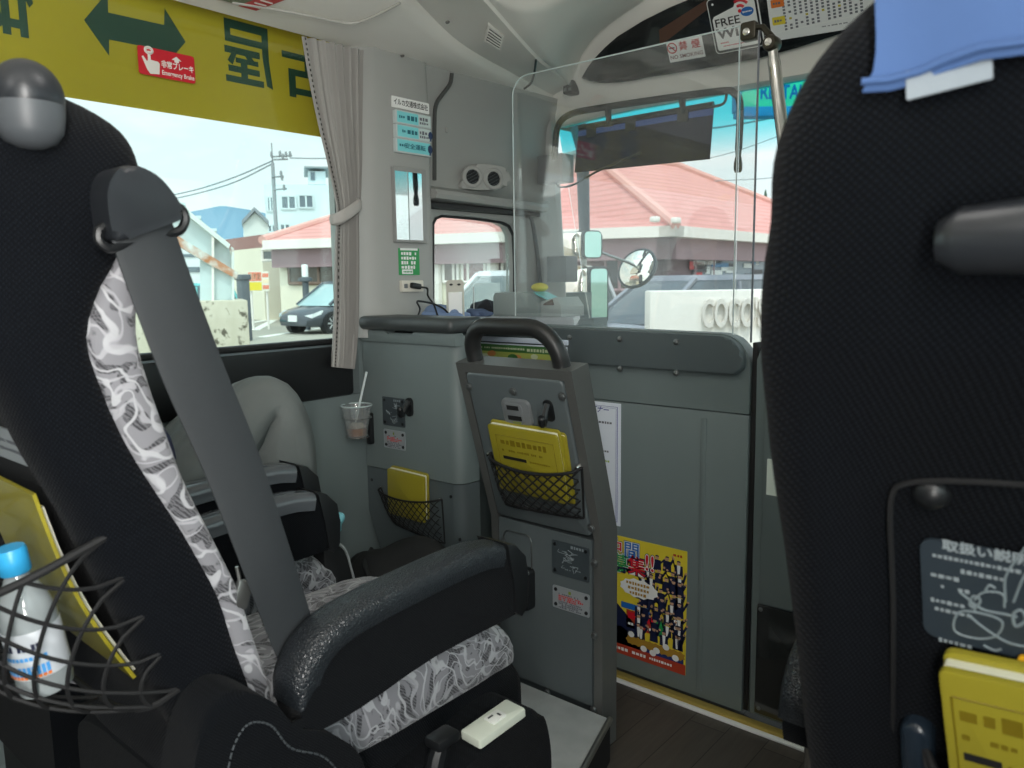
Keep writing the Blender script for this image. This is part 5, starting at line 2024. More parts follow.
def make_seat(label, arms=(-1, 1), extra=True, plain=(), loc=(0, 0, 0), group=None):
    t = thing('coach_seat', label, 'seat', (0, 0, 0), group)
    S = fine(SEC, 3)
    bm = NB()
    rings = []
    for z, hw, yb, yf, ys in S:
        rc = .035 * max(0, min(1, (1.0 - z) / .12)) * max(0, min(1, (z - .44) / .06))
        rings.append(superring(bm, hw, yb, ys + .012, z, recess=rc))
    ring_faces(bm, rings, True)
    obj('back_shell', bm, KNIT, t, 60)
    bm = NB()
    rings = [superring(bm, hw * .992 + .001, min(ys, yf - .018) - .02, yf + .004, z + .0006, ex=4.5) for z, hw, yb, yf, ys in S if .5 < z < 1.085]
    ring_faces(bm, rings, True)
    obj('front_cover', bm, PATT, t, 60)
    # cushion
    bm = NB()
    rings = []
    for y, hw, zt in ((.42, .185, .50), (.44, .194, .505), (.50, .195, .507), (.6, .195, .50), (.7, .195, .497), (.8, .195, .497), (.87, .195, .497), (.915, .193, .490), (.945, .188, .470), (.962, .178, .445), (.968, .165, .425)):
        rg_ = []
        for k in range(32):
            a = 2 * pi * k / 32
            ca, sa = cos(a), sin(a)
            x = hw * abs(ca) ** .5 * (1 if ca >= 0 else -1)
            zc, hz = (zt + .385) / 2, (zt - .385) / 2
            z = zc + hz * abs(sa) ** .5 * (1 if sa >= 0 else -1) + (.012 * (1 - (x / hw) ** 2) if sa > 0 else 0)
            rg_.append(bm.verts.new((x, y, z)))
        rings.append(rg_)
    ring_faces(bm, rings, True)
    obj('cushion_cover', bm, PATT, t, 60)
    bm = NB()
    rings = []
    for y, hw, zt in ((.40, .19, .44), (.43, .2, .455), (.55, .201, .45), (.65, .201, .432), (.73, .201, .416), (.8, .201, .420), (.9, .201, .432), (.950, .197, .425), (.972, .185, .40), (.98, .17, .37)):
        rg_ = []
        for k in range(32):
            a = 2 * pi * k / 32
            ca, sa = cos(a), sin(a)
            x = hw * abs(ca) ** .4 * (1 if ca >= 0 else -1)
            zc, hz = (zt + .24) / 2, (zt - .24) / 2
            rg_.append(bm.verts.new((x, y, zc + hz * abs(sa) ** .4 * (1 if sa >= 0 else -1))))
        rings.append(rg_)
    ring_faces(bm, rings, True)
    obj('cushion_base', bm, KNITR, t, 60)
    bm = NB()
    box(bm, (-.16, .42, .102), (.16, .90, .26), .02)
    obj('pedestal', bm, BLACKM, t)
    for s in arms:
        x0, x1 = s * .206, s * .262
        xa, xb = min(x0, x1), max(x0, x1)
        # side profile of the arm (y, z)
        pr = [(.500, .525), (.485, .55), (.485, .585), (.505, .617), (.54, .636), (.6, .645), (.72, .652), (.80, .653), (.845, .648), (.868, .632), (.885, .60), (.888, .555), (.87, .541), (.7, .540), (.57, .524)]
        sp = [(p.x, p.y) for p in smooth_path([(y, z, 0) for y, z in pr], 3, True)]
        bm = NB()
        PMx = basis(((xa + xb) / 2, 0, 0), (0, 1, 0), (0, 0, 1), (1, 0, 0))
        hw = (xb - xa) / 2
        prism(bm, sp, -hw + .003, hw - .003, PMx, 0)
        obj('arm_panel', bm, KNITR, t, 40)
        # leather pad: follows the top of the profile, rounded over the sides
        top = smooth_path([(.481, .560, 0), (.482, .592, 0), (.503, .624, 0), (.54, .645, 0), (.6, .655, 0), (.72, .662, 0), (.80, .663, 0), (.848, .656, 0)], 6)
        bm = NB()
        rings = []
        for i, p in enumerate(top):
            tn = (top[min(i + 1, len(top) - 1)] - top[max(i - 1, 0)]).normalized()
            nrm = V((-tn.y, tn.x, 0))
            d = min(1, i / 5) * .8 + .2
            rr = []
            for u, w in ((-1, -1.0), (-1.06, -.55), (-1.02, -.2), (-.85, .0), (-.5, .10), (0, .13), (.5, .10), (.85, .0), (1.02, -.2), (1.06, -.55), (1, -1.0)):
                q = p + nrm * (w * .030 * d)
                rr.append(bm.verts.new(((xa + xb) / 2 + u * hw * 1.02, q.x, q.y)))
            rings.append(rr)
        ring_faces(bm, rings, True)
        obj('arm_pad', bm, LEATH if s not in plain else mat('smooth_arm_top', (84, 88, 92), .16, coat=.5), t, 60)
        bm = NB()
        cp = [(.846, .662), (.872, .652), (.896, .628), (.902, .590), (.898, .545), (.884, .533), (.868, .545), (.868, .60)]
        prism(bm, cp, -hw * 1.04, hw * 1.04, PMx, 0, .004)
        obj('arm_cap', bm, BLACKP, t)
        if extra and s > 0:
            # stitched hinge cover low at the back of the arm
            hc = smooth_path([(.325, .30, 0), (.335, .46, 0), (.360, .585, 0), (.400, .618, 0), (.445, .590, 0), (.475, .545, 0), (.52, .515, 0), (.565, .46, 0), (.58, .36, 0), (.56, .28, 0)], 5, True)
            bm = NB()
            prism(bm, [(p.x, p.y) for p in hc], -.035, .03, PMx, 0, .012, 3)
            obj('hinge_cover', bm, KNITR, t, 50)
            bm = NB()
            st = smooth_path([(.385, .33, 0), (.378, .45, 0), (.388, .54, 0), (.410, .577, 0), (.440, .565, 0), (.465, .525, 0), (.51, .49, 0), (.545, .43, 0)], 6)
            for a, b in zip(st[::1][:-1], st[1:]):
                m = a.lerp(b, .7)
                tube(bm, [PMx @ V((a.x, a.y, .0315)), PMx @ V((m.x, m.y, .0315))], .0012, 4)
            obj('stitching', bm, mat('grey_thread', (60, 66, 70), .8), t)
            # console with the remote control and recline lever
            cs = smooth_path([(.565, .30, 0), (.60, .352, 0), (.68, .372, 0), (.76, .382, 0), (.84, .392, 0), (.888, .385, 0), (.912, .34, 0), (.918, .26, 0), (.89, .15, 0), (.7, .13, 0), (.58, .16, 0)], 5, True)
            bm = NB()
            prism(bm, [(p.x, p.y) for p in cs], -.055, .056, PMx, 0, .014, 3)
            obj('side_console', bm, KNITR, t, 50)
            RM_ = basis(((xa + xb) / 2 + .034, .808, .3895), (.06, .985, .09), (-.99, .06, 0), (0, -.09, 1))
            bm = NB()
            plate(bm, RM_, .098, .042, .013, .004, 0, 0, 0, 0, .003)
            rc_ = obj('remote_control', bm, mat('ivory_remote', (206, 212, 198), .4), t, label='ivory rectangular control box on the seat side')
            bm = NB()
            plate(bm, RM_, .028, .022, .003, .003, 0, .004, 0, .0129, .001)
            obj('remote_button', bm, mat('pale_button', (220, 222, 216), .35), rc_)
            bm = NB()
            plate(bm, RM_, .010, .003, .0006, .001, 0, -.002, .004, .0159)
            plate(bm, RM_, .003, .008, .0006, .001, 0, .010, -.002, .0159)
            obj('button_mark', bm, GREYP, rc_)
            bm = NB()
            LV = basis(((xa + xb) / 2 + .03, .685, .366), (0, 1, 0), (-1, 0, 0), (0, 0, 1))
            box(bm, (-.045, -.02, -.004), (.045, .02, .006), .004, M=LV)
            tube(bm, [LV @ V((.0, 0, .0)), LV @ V((.008, 0, .03)), LV @ V((.02, .0, .052))], [.016, .014, .012], 10)
            box(bm, (-.002, -.016, .045), (.042, .016, .062), .006, M=LV)
            obj('recline_lever', bm, BLACKP, t)
    return t


seatL = make_seat('black backed aisle seat in the left foreground with patterned front and grey seat belt', plain=(-1,), loc=(0, 0, 0), group=None)
LX = -.995
def Lw(p):      # place in the left seat, given in the bus
    return V(p) - V((LX, 0, 0))
OFF_L = V((LX, 0, 0))
seatL.location = (LX, 0, 0)
# everything below is given in bus coordinates and moved into the seat
def lobj(name, bm, m, parent=None, sm=40, label=None):
    bmesh.ops.transform(bm, matrix=MX.Translation(-OFF_L), verts=bm.verts)
    return obj(name, bm, m, parent or seatL, sm, label)


# belt guide, belt and buckle
XG = -.786
GMx = wallM(0, 0, XG)
g2 = [(p.x, p.y) for p in smooth_path([(*on(GMx, *p), 0) for p in ((99, 216), (98, 192), (106, 174), (122, 167), (146, 177), (163, 195), (174, 214), (170, 221), (155, 227), (142, 231.5), (127, 237), (113, 241.5), (104, 236))], 4, True)]
bm = NB()
prism(bm, g2, -.03, .022, GMx, 0, .007, 4)
lobj('belt_guide', bm, GREYP, None, 50)
bm = NB()
rp = [on(GMx, *p) for p in ((150, 210), (168, 207), (178, 209), (182.5, 219), (178, 230), (167, 234), (140, 240), (112, 248), (103, 247), (96, 240), (97, 230), (106, 226))]
tube(bm, [GMx @ V((p[0], p[1], .006)) for p in smooth_path([(*q, 0) for q in rp], 4)], .0048, 8)
lobj('belt_ring', bm, BLACKP)
bm = NB()
pth = []
for (a, b) in (((110, 234), (170, 216)), ((127, 285), (188, 268)), ((165, 385), (222, 360)), ((207, 478), (257, 448)), ((246, 578), (290, 548)), ((272, 645), (314, 625)), ((292, 690), (330, 672))):
    pth.append((a, b))
for k, (a, b) in enumerate(pth):
    pass
rowsb = []
for k, (a, b) in enumerate(pth):
    xk = -.778 - .012 * k / 6 - (.012 if k >= 5 else 0)
    pa, pb = at_x(*a, xk), at_x(*b, xk)
    rowsb.append((pa, pb))
la = smooth_path([r[0] for r in rowsb], 6)
lb = smooth_path([r[1] for r in rowsb], 6)
rows = [[a.lerp(b, u) + V((.0035 * (1 - (2 * u - 1) ** 4) + (.0012 if abs(u - .5) < .2 else 0), 0, 0)) for u in (0, .03, .1, .3, .5, .7, .9, .97, 1)] for a, b in zip(la, lb)]
solid(bm, rows, (-.002, 0, 0))
lobj('seat_belt', bm, BELT, None, 60)
bm = NB()
bq = at_x(243, 590, -.80)
box(bm, (-.004, -.010, -.022), (.004, .010, .012), .003, M=MX.Translation(bq) @ MX.Rotation(-.35, 4, 'X'))
tube(bm, [bq + V((0, -.003, .010)), bq + V((.0, -.006, .03))], .0022, 6)
lobj('buckle', bm, STEEL)

# rounded grab knob on the shoulder
KC = at_x(27, 98, -.815)
bm = NB()
bmesh.ops.create_uvsphere(bm, u_segments=24, v_segments=16, radius=1)
for v in bm.verts:
    c = v.co
    v.co = KC + V((c.x * .031, c.y * .031, c.z * (.034 if c.z > 0 else .024)))
lobj('grab_knob', bm, GREYP, None, 60)
bm = NB()
lathe(bm, [(0, -.004), (.0305, -.006), (.0300, -.016), (.028, -.030), (.021, -.040), (.010, -.045), (0, -.046)], 28, MX.Translation(KC))
lobj('knob_base', bm, mat('knob_grey', (76, 80, 84), .45), None, 60)

# pocket on the rear of the left seat
def rearM(cx, yoff, z, rec=.035):
    dy = (rear(z + .05) - rear(z - .05)) / .1
    up = V((0, dy, 1)).normalized()
    return basis((cx, rear(z) + rec + yoff, z), (1, 0, 0), up, V((1, 0, 0)).cross(up))
RL = rearM(LX, 0, .72)
net_pocket(seatL, RL @ MX.Identity(4), (-.16, .07), (.192, .085), (.192, -.115), (-.16, -.10), .150, 10, 4, .0022, 'net_pocket', .0, .0, .3, True)
for o in [c for c in seatL.children if c.name.startswith('net_pocket')]:
    o.data.transform(MX.Translation(-OFF_L))
bm = NB()
RT = rearM(LX, 0, .885)
plate(bm, RT, .30, .045, .004, .004, 0, 0, 0, .004)
strokes(bm, RT, -.02, .13, .006, .006, 1, .0086, .9, 1)
strokes(bm, RT, -.02, .13, -.006, .005, 1, .0086, .9, 2)
lobj('rear_label', bm, [mat('pale_rear_label', (150, 156, 160), .5), INKG], label='pale printed label on the seat rear')
bm = NB()
box(bm, (-.165, -.02, 0), (.165, .03, .03), .012, M=rearM(LX, 0, .955))
lobj('rear_tray', bm, BLACKP)

# bottle and booklet standing in that pocket
bc = at_y(14, 562, .232)
zb_ = .642
t = thing('water_bottle', 'plastic drink bottle with blue cap in the net behind the left seat', 'bottle', (-.862, .268, at_x(40, 690, -.862).z))
_b0, _b1 = at_x(40, 690, -.862), at_x(15, 546, -.862)
BMx = MX.Translation((-.862, .268, _b0.z)) @ MX.Rotation(radians(8), 4, 'X') @ MX.Scale((_b1.z - _b0.z) / .188, 4)
bm = NB()
lathe(bm, [(0, .002), (.024, 0), (.030, .004), (.0315, .015), (.0305, .03), (.0315, .045), (.0315, .10), (.030, .112), (.026, .128), (.017, .146), (.0135, .154), (.0135, .17), (0, .171)], 32, BMx)
obj('bottle_body', bm, mat('cloudy_bottle', (150, 158, 160), .15, coat=.5), t)
bm = NB()
lathe(bm, [(.0320, .03), (.0325, .032), (.0325, .088), (.0320, .09)], 32, BMx)
wl = obj('bottle_label', bm, mat('white_bottle_label', (196, 202, 208), .4), t)
bm = NB()
for k, (zz, hh, mi) in enumerate(((.072, .008, 0), (.058, .005, 1), (.042, .012, 1), (.034, .004, 2))):
    for a in range(-6, 7):
        if (a + k) % 3 == 0 and mi == 0:
            continue
        a0, a1 = radians(-60 + a * 9), radians(-60 + a * 9 + 7)
        bm.faces.new([bm.verts.new(BMx @ V((.0329 * cos(q), .0329 * sin(q), zq))) for q, zq in ((a0, zz - hh / 2), (a1, zz - hh / 2), (a1, zz + hh / 2), (a0, zz + hh / 2))]).material_index = mi
obj('label_print', bm, [NAVY, mat('sky_print', (70, 150, 215), .4), ORANGE], wl)
bm = NB()
lathe(bm, [(.0165, .158), (.0175, .160), (.0175, .186), (.016, .1895), (0, .190)], 32, BMx)
obj('bottle_cap', bm, mat('blue_cap', (52, 160, 214), .35), t)
B0 = rearM(LX, 0, .72)
t = thing('vinyl_booklet', 'yellow vinyl folder behind the blue capped bottle in the seat net', 'booklet', B0 @ V((.04, -.09, .02)))
bm = NB()
rowsk = []
for v_ in [k / 12 for k in range(13)]:
    rowsk.append([B0 @ V((-.08 + .215 * u - .03 * v_ * v_ * u, -.105 + .235 * v_, .018 + .012 * sin(pi * v_) + .004 * u)) for u in (0, .25, .5, .75, 1)])
solid(bm, rowsk, B0.col[2].xyz * .004)
obj('front_cover', bm, BOOK, t)
bm = NB()
rowsk = [[p + B0.col[2].xyz * -.003 for p in (r[0].lerp(r[-1], .03), r[0].lerp(r[-1], .5), r[0].lerp(r[-1], .93))] for r in rowsk[:-1]]
solid(bm, rowsk, B0.col[2].xyz * -.003)
obj('page_block', bm, mat('booklet_pages', (226, 226, 205), .6), t)

# ------------------------------------------------------------------ seat on the right, straight ahead of the viewer
RX, RY = -.040, .33
seatR = make_seat('black backed seat at the right edge with pale blue head cloth', arms=(-1, 1), extra=False)
seatR.location = (RX, RY, 0)
OFF_R = V((RX, RY, 0))
def robj(name, bm, m, parent=None, sm=40, label=None, root=None):
    bmesh.ops.transform(bm, matrix=MX.Translation(-OFF_R), verts=bm.verts)
    return obj(name, bm, m, parent or seatR, sm, label)
HR = rearM(RX, RY, 1.07, 0.0)
(hx, hy) = on(HR, 962, 236)
bm = NB()
pts = [(hx - .020, 0), (hx - .008, .0), (hx + .05, .002), (hx + .12, .002), (hx + .155, 0), (hx + .17, 0)]
tube(bm, [HR @ V((a + .012, hy + b, .020)) for a, b in pts], [.012, .019, .0225, .0225, .019, .012], 16)
for xx in (hx + .02, hx + .13):
    tube(bm, [HR @ V((xx, hy, -.02)), HR @ V((xx, hy, .02))], .015, 10)
robj('rear_handle', bm, GREYP, None, 60)
BR_ = rearM(RX, RY, .92)
q = on(BR_, 933, 489)
bm = NB()
lathe(bm, [(0, 0), (.013, 0), (.013, .006), (.010, .012), (.004, .0145), (0, .015)], 20, BR_ @ MX.Translation((*q, .0)))
robj('hook_button', bm, BLACKP, None, 60)
LR = rearM(RX, RY, .84)
a, b = on(LR, 921, 533), on(LR, 1024, 655)
lw_, lh_ = .16, a[1] - b[1]
LL = LR @ MX.Translation((a[0] + lw_ / 2, a[1] - lh_ / 2, .003))
bm = NB()
plate(bm, LL, lw_, lh_, .002, .010)
def li(px, py):
    q = LL.inverted() @ at_p(px, py, LL.translation, LL.col[2].xyz)
    return V((q.x, q.y, .0024))
c = li(982, 547)
text(bm, '取扱い説明', .0108, LL @ MX.Translation(c + V((.002, -.003, 0))), 1, .03, z=0, fit=.054)
c = li(970, 560)
strokes(bm, LL, c.x - .024, c.x + .042, c.y, .0036, 1, .0026, .95, 4)
for (p, w, s) in (((936, 573), .020, 1), ((946, 585), .016, 2), ((936, 598), .022, 3), ((940, 607), .022, 4), ((966, 570), .026, 5), ((944, 638), .020, 6)):
    c = li(*p)
    strokes(bm, LL, c.x - .003, c.x + w, c.y, .0042, 1, .0026, .95, s)
def draw(pts, r_=.0009, cl=False):
    tube(bm, [LL @ p for p in smooth_path([li(*p) for p in pts], 5, cl)], r_, 5, cl, mi=2)
draw([(960, 610), (985, 612), (1003, 620), (996, 634), (975, 636), (955, 628)], .0009, True)
draw([(968, 612), (985, 626), (1008, 640), (1030, 645)])
draw([(972, 600), (985, 608), (1005, 612), (1018, 615)])
draw([(975, 598), (985, 590), (1003, 592), (1005, 605)])
draw([(1030, 540), (1018, 556), (1006, 575), (1006, 600)])
draw([(1036, 560), (1024, 575), (1014, 600)])
draw([(986, 588), (990, 583), (996, 586)])
draw([(960, 590), (972, 600), (976, 610)])
draw([(974, 594), (970, 602), (976, 606), (981, 598)], .0009, True)
draw([(984, 643), (995, 648), (1002, 647)])
draw([(1014, 612), (1022, 608), (1026, 618), (1016, 624)], .0012, True)
robj('instruction_label', bm, [mat('slate_label', (44, 54, 62), .5), mat('pale_print_grey', (150, 160, 164), .5), mat('line_print_grey', (128, 140, 144), .5)], label='slate label with white diagrams')
# seam of the recessed back panel
bm = NB()
sm = []
for (px, py) in ((893, 768), (893, 690), (893, 600), (890, 520), (893, 492), (905, 484), (930, 481), (980, 482), (1040, 486)):
    sm.append(at_p(px, py, LR.translation + V((0, -.012, 0)), LR.col[2].xyz))
tube(bm, smooth_path(sm, 5), .0022, 6)
robj('piping', bm, BLACKM)
# upright black catch and bungee below
PR = rearM(RX, RY, .70)
a, b = on(PR, 919, 714), on(PR, 921, 790)
bm = NB()
PL_ = PR @ MX.Translation((a[0], 0, .0))
plate(bm, PL_, .026, .10, .016, .0125, 0, 0, a[1] - .05, 0, .006)
robj('catch', bm, mat('slate_plastic', (30, 40, 50), .25), None, 60)
nets = [on(PR, 905, 745), on(PR, 1120, 800)]
o = net_pocket(seatR, PR, (a[0] + .004, a[1] - .022), (a[0] + .27, a[1] - .022), (a[0] + .26, a[1] - .19), (a[0] + .01, a[1] - .19), .035, 8, 5, .0018, 'net_pocket', .022, .008)
o.data.transform(MX.Translation(-OFF_R))
booklet(PR, (937, 664), (1057, 690), (959, 741), .022, .010, 'yellow vinyl booklet in the net of the seat at the right edge', h=.19, lean=.05)
bm = NB()
q = on(PR, 1024, 655)
plate(bm, PR, .03, .05, .003, .004, 0, q[0] + .012, q[1] - .02, .005)
tag(obj('orange_card', bm, mat('amber_card', (240, 180, 40), .4)), 'small amber card behind the booklet at the right edge', 'card')

# head cloth over the right seat
def ztop(x):
    x = abs(x)
    tb = [(r[1], r[0]) for r in SEC if r[0] >= 1.0][::-1]
    tb = [(0, 1.268)] + tb
    for (a, za), (b, zb2) in zip(tb[:-1], tb[1:]):
        if a <= x <= b:
            return za + (zb2 - za) * (x - a) / (b - a)
    return 1.0
c0 = at_y(872, 96, RY + .19)
xs0 = c0.x - RX
bm = NB()
rows = []
xsn = [xs0 + (.105 - xs0) * k / 14 for k in range(15)]
zlow = lambda x: c0.z + .02 * (x - xs0) / .2 + .002 * sin(x * 90)
for x in xsn:
    zt_ = ztop(x) + .006
    row = []
    for k in range(9):
        z = zlow(x) + (zt_ - zlow(x)) * k / 8
        row.append(V((x + .003 * sin(z * 60) * (k < 8) - (.0 if k else .004), rear(min(z, 1.255)) - .008 - .0025 * sin(x * 70 + z * 20), z)))
    yb0, yf0 = rear(min(zt_ - .006, 1.26)), .36
    row.append(V((x, yb0 + .03, zt_ + .006)))
    row.append(V((x, .30, max(zt_, 1.2) + .010)))
    row.append(V((x, .36, zt_ + .004)))
    row.append(V((x, .384, min(zt_ - .02, 1.19))))
    row.append(V((x, .390, 1.10)))
    rows.append([p + OFF_R for p in row])
solid(bm, rows, (0, -.0015, .0008))
t = thing('head_cloth', 'pale blue cloth draped over the head of the right seat', 'cloth', (RX, RY + .28, 1.245))
obj('cloth_sheet', bm, CLOTH, t, 70)
bm = NB()
tube(bm, [r[0] + V((0.0, -.003, .006)) for r in rows], .0022, 6)
obj('cloth_hem', bm, CLOTH, t)
HT = rearM(RX, RY, 1.19, 0)
(ax, ay) = on(HT, 908, 100)
(bx, by) = on(HT, 994, 78)
bm = NB()
L = basis(HT @ V((ax, ay, .003)), HT.to_3x3() @ V((bx - ax, by - ay, 0)), HT.to_3x3() @ V((-(by - ay), bx - ax, 0)), HT.col[2].xyz)
plate(bm, L, V((bx - ax, by - ay)).length, .03, .001, .001, 0, V((bx - ax, by - ay)).length / 2, .013, .0)
obj('cloth_tag', bm, mat('grey_tag', (140, 150, 158), .8, bump=.3), t, label='grey ribbed strip under the cloth hem')

# ------------------------------------------------------------------ window seat beside the aisle seat, with its passenger
seatW = make_seat('mostly hidden window seat in which the passenger in grey trousers sits', arms=(1,), extra=False, plain=(1,))
seatW.location = (-1.480, .0, .0)
for c in list(seatW.children):
    if c.name.startswith('arm_'):
        c.location = (-.040, .0, .045)
# legrest edge with pale piping in front of it
bm = NB()
t = thing('leg_rest', 'dark padded leg rest with pale piping edge in front of the window seat', 'leg rest', (-1.2, .98, .1))
lp_ = [at_x(p[0], p[1], -1.30) for p in ((326, 548), (336, 543), (345, 550), (350, 566), (354, 583), (354, 600))]
pr = [(p.y, p.z) for p in lp_]
pr += [(pr[-1][0] - .005, .104), (.93, .104), (.93, pr[0][1])]
prism(bm, pr, -.16, 0, wallM(0, 0, -1.30), 0, .006)
obj('pad', bm, BLACKM, t)
bm = NB()
tube(bm, smooth_path([p + V((.002, 0, 0)) for p in lp_], 5), .0028, 6)
obj('piping', bm, mat('pale_piping', (150, 155, 155), .7), t)
# ------------------------------------------------------------------ passenger in the window seat
def skin(name, chains, m, parent, sub=2, root=0, smooth=True):
    """one continuous limb surface grown round joints: chains of (point, radius or (rx, ry)); shared points are welded"""
    me = bpy.data.meshes.new(name)
    pts, rad, edges, idx = [], [], [], {}
    for ch in chains:
        prev = None
        for p, r in ch:
            key = tuple(round(x, 4) for x in p)
            if key not in idx:
                idx[key] = len(pts)
                pts.append(V(p))
                rad.append(r if isinstance(r, tuple) else (r, r))
            i = idx[key]
            if prev is not None and prev != i:
                edges.append((prev, i))
            prev = i
    off = OFF.get(parent.name, V((0, 0, 0)))
    me.from_pydata([p - off for p in pts], edges, [])
    o = bpy.data.objects.new(name, me)
    COL.objects.link(o)
    md = o.modifiers.new('skin', 'SKIN')
    md.use_smooth_shade = True
    for i, sv in enumerate(me.skin_vertices[0].data):
        sv.radius = rad[i]
        sv.use_root = i == root
    s = o.modifiers.new('sub', 'SUBSURF')
    s.levels = s.render_levels = sub
    dg = bpy.context.evaluated_depsgraph_get()
    dg.update()
    m2 = bpy.data.meshes.new_from_object(o.evaluated_get(dg))
    bpy.data.objects.remove(o)
    m2.name = name
    r_ = obj(name, m2, m, parent, 180, local=True)
    OFF[r_.name] = off
    return r_


SKN = mat('skin', (200, 158, 132), .55, noise=.04)
SHIRT = mat('navy_shirt', (44, 48, 78), .9, noise=.1, nscale=25, bump=.2, bscale=300)
PXc = -1.49
t = thing('person', 'seated person in grey trousers and navy shirt, mostly behind the left seat', 'person', (PXc, .62, .5))
kR, kL = V((-1.40, .855, .815)), V((-1.60, .90, .765))
hipR, hipL = V((-1.41, .56, .62)), V((-1.57, .56, .62))
pel = V((PXc, .54, .62))
aR, aL = V((-1.40, .925, .22)), V((-1.59, .93, .22))
neck, head = V((PXc, .400, 1.09)), V((PXc, .385, 1.20))
hR, hL = V((-1.47, .50, .71)), V((-1.535, .50, .71))
body = [
    [(pel, (.12, .10)), (V((PXc, .50, .78)), (.12, .09)), (V((PXc, .45, .95)), (.135, .095)), (V((PXc, .425, 1.04)), (.075, .065)), (neck, .048), (V((PXc, .395, 1.13)), .05), (head + V((0, .005, -.02)), (.07, .078)), (head + V((0, 0, .05)), (.075, .085)), (head + V((0, -.005, .10)), (.05, .06))],
    [(V((PXc, .425, 1.04)), (.075, .065)), (V((PXc + .15, .43, 1.01)), .05), (V((PXc + .15, .47, .86)), .034), (V((-1.365, .53, .745)), .028), (hR + V((.04, .0, .005)), .022), (hR + V((0, .02, .01)), (.035, .018))],
    [(V((PXc, .425, 1.04)), (.075, .065)), (V((PXc - .15, .43, 1.01)), .05), (V((PXc - .155, .50, .83)), .040), (hL + V((-.02, -.04, .0)), .028), (hL + V((0, .02, .01)), (.035, .018))],
    [(pel, (.12, .10)), (hipR + V((0, 0, -.02)), .075), (V((-1.405, .69, .655)), .058), (V((-1.40, .84, .765)), .045), (V((-1.40, .885, .70)), .042), (V((-1.395, .895, .5)), .04), (aR, .034), (aR + V((0, .10, -.06)), .03)],
    [(pel, (.12, .10)), (hipL + V((0, 0, -.02)), .07), (V((-1.59, .72, .62)), .052), (V((-1.60, .87, .725)), .042), (V((-1.60, .925, .66)), .040), (V((-1.59, .91, .5)), .04), (aL, .034), (aL + V((0, .10, -.06)), .03)]]
for s, h in ((1, hR), (-1, hL)):
    for k in range(4):
        b0 = h + V((0, .02, .01))
        body.append([(b0, (.035, .018)), (b0 + V((s * (.024 - .016 * k), .035, -.002)), .0095), (b0 + V((s * (.027 - .017 * k), .062 + .006 * (k in (1, 2)), -.012)), .0085), (b0 + V((s * (.027 - .017 * k), .075 + .008 * (k in (1, 2)), -.028)), .0075)])
    body.append([(h + V((0, .02, .01)), (.035, .018)), (h + V((-s * .034, .030, .0)), .011), (h + V((-s * .042, .052, -.006)), .009)])
b_ = skin('body', body, SKN, t)
# face
bm = NB()
for s in (-1, 1):
    for r_, d, mi in ((.011, .0, 0), (.0058, .0068, 1)):
        bmesh.ops.create_uvsphere(bm, u_segments=12, v_segments=8, radius=r_, matrix=MX.Translation(head + V((s * .030, .076 + d, .018))))
    for f in bm.faces:
        pass
for f in bm.faces:
    f.material_index = 1 if f.calc_center_median().y > head.y + .0835 else 0
obj('eyes', bm, [WHITE, INK], b_)
bm = NB()
bmesh.ops.create_cone(bm, cap_ends=True, segments=12, radius1=.016, radius2=.006, depth=.04, matrix=MX.Translation(head + V((0, .084, -.004))) @ MX.Rotation(.35, 4, 'X'))
for s in (-1, 1):
    bmesh.ops.create_uvsphere(bm, u_segments=12, v_segments=8, radius=.022, matrix=MX.Translation(head + V((s * .077, -.005, .008))) @ MX.Diagonal((.35, .7, 1.2, 1)))
obj('nose_and_ears', bm, SKN, b_, 80)
bm = NB()
box(bm, (-.022, .076, -.040), (.022, .083, -.031), .003, M=MX.Translation(head))
obj('mouth', bm, mat('lip', (165, 100, 92), .5), b_)
bm = NB()
bmesh.ops.create_uvsphere(bm, u_segments=24, v_segments=16, radius=1)
for v in list(bm.verts):
    c = v.co
    v.co = head + V((c.x * .086, c.y * .096 - .016, c.z * .085 + .055))
bmesh.ops.delete(bm, geom=[v for v in bm.verts if v.co.y > head.y + .045 and v.co.z < head.z + .075], context='VERTS')
obj('hair', bm, mat('black_hair', (22, 20, 20), .6, bump=.5, bscale=120), t, 80)
# clothes
sh = [[(pel + V((0, 0, .0)), (.125, .115)), (V((PXc, .505, .76)), (.13, .11)), (V((PXc, .45, .95)), (.15, .11)), (V((PXc, .425, 1.035)), (.09, .08)), (V((PXc, .405, 1.07)), (.062, .06))],
      [(V((PXc, .425, 1.035)), (.09, .08)), (V((PXc + .155, .43, 1.01)), .064), (V((PXc + .155, .50, .87)), .06), (V((-1.362, .635, .735)), .072), (V((-1.40, .53, .72)), .05)],
      [(V((PXc, .425, 1.035)), (.09, .08)), (V((PXc - .130, .43, 1.01)), .06), (V((PXc - .138, .495, .84)), .05), (V((-1.56, .555, .745)), .044)]]
skin('shirt', sh, SHIRT, t)
tr = [[(pel + V((0, .01, -.02)), (.13, .11)), (hipR + V((0, .03, -.03)), (.095, .09)), (V((-1.405, .69, .68)), (.088, .085)), (V((-1.40, .80, .768)), (.078, .085)), (V((-1.40, .880, .838)), (.070, .068)), (V((-1.40, .898, .75)), (.085, .098)), (V((-1.395, .890, .62)), (.082, .098)), (V((-1.395, .895, .50)), (.075, .085)), (V((-1.40, .91, .35)), (.066, .062)), (aR + V((0, -.005, .03)), (.060, .056))],
      [(pel + V((0, .01, -.02)), (.13, .11)), (hipL + V((0, .03, -.03)), (.095, .09)), (V((-1.59, .72, .625)), (.075, .075)), (kL + V((0, -.02, 0)), (.078, .072)), (kL + V((0, .03, -.06)), (.076, .068)), (V((-1.59, .955, .50)), (.068, .060)), (V((-1.59, .95, .35)), (.064, .056)), (aL + V((0, -.005, .03)), (.062, .06))]]
skin('trousers', tr, TROUS, t)
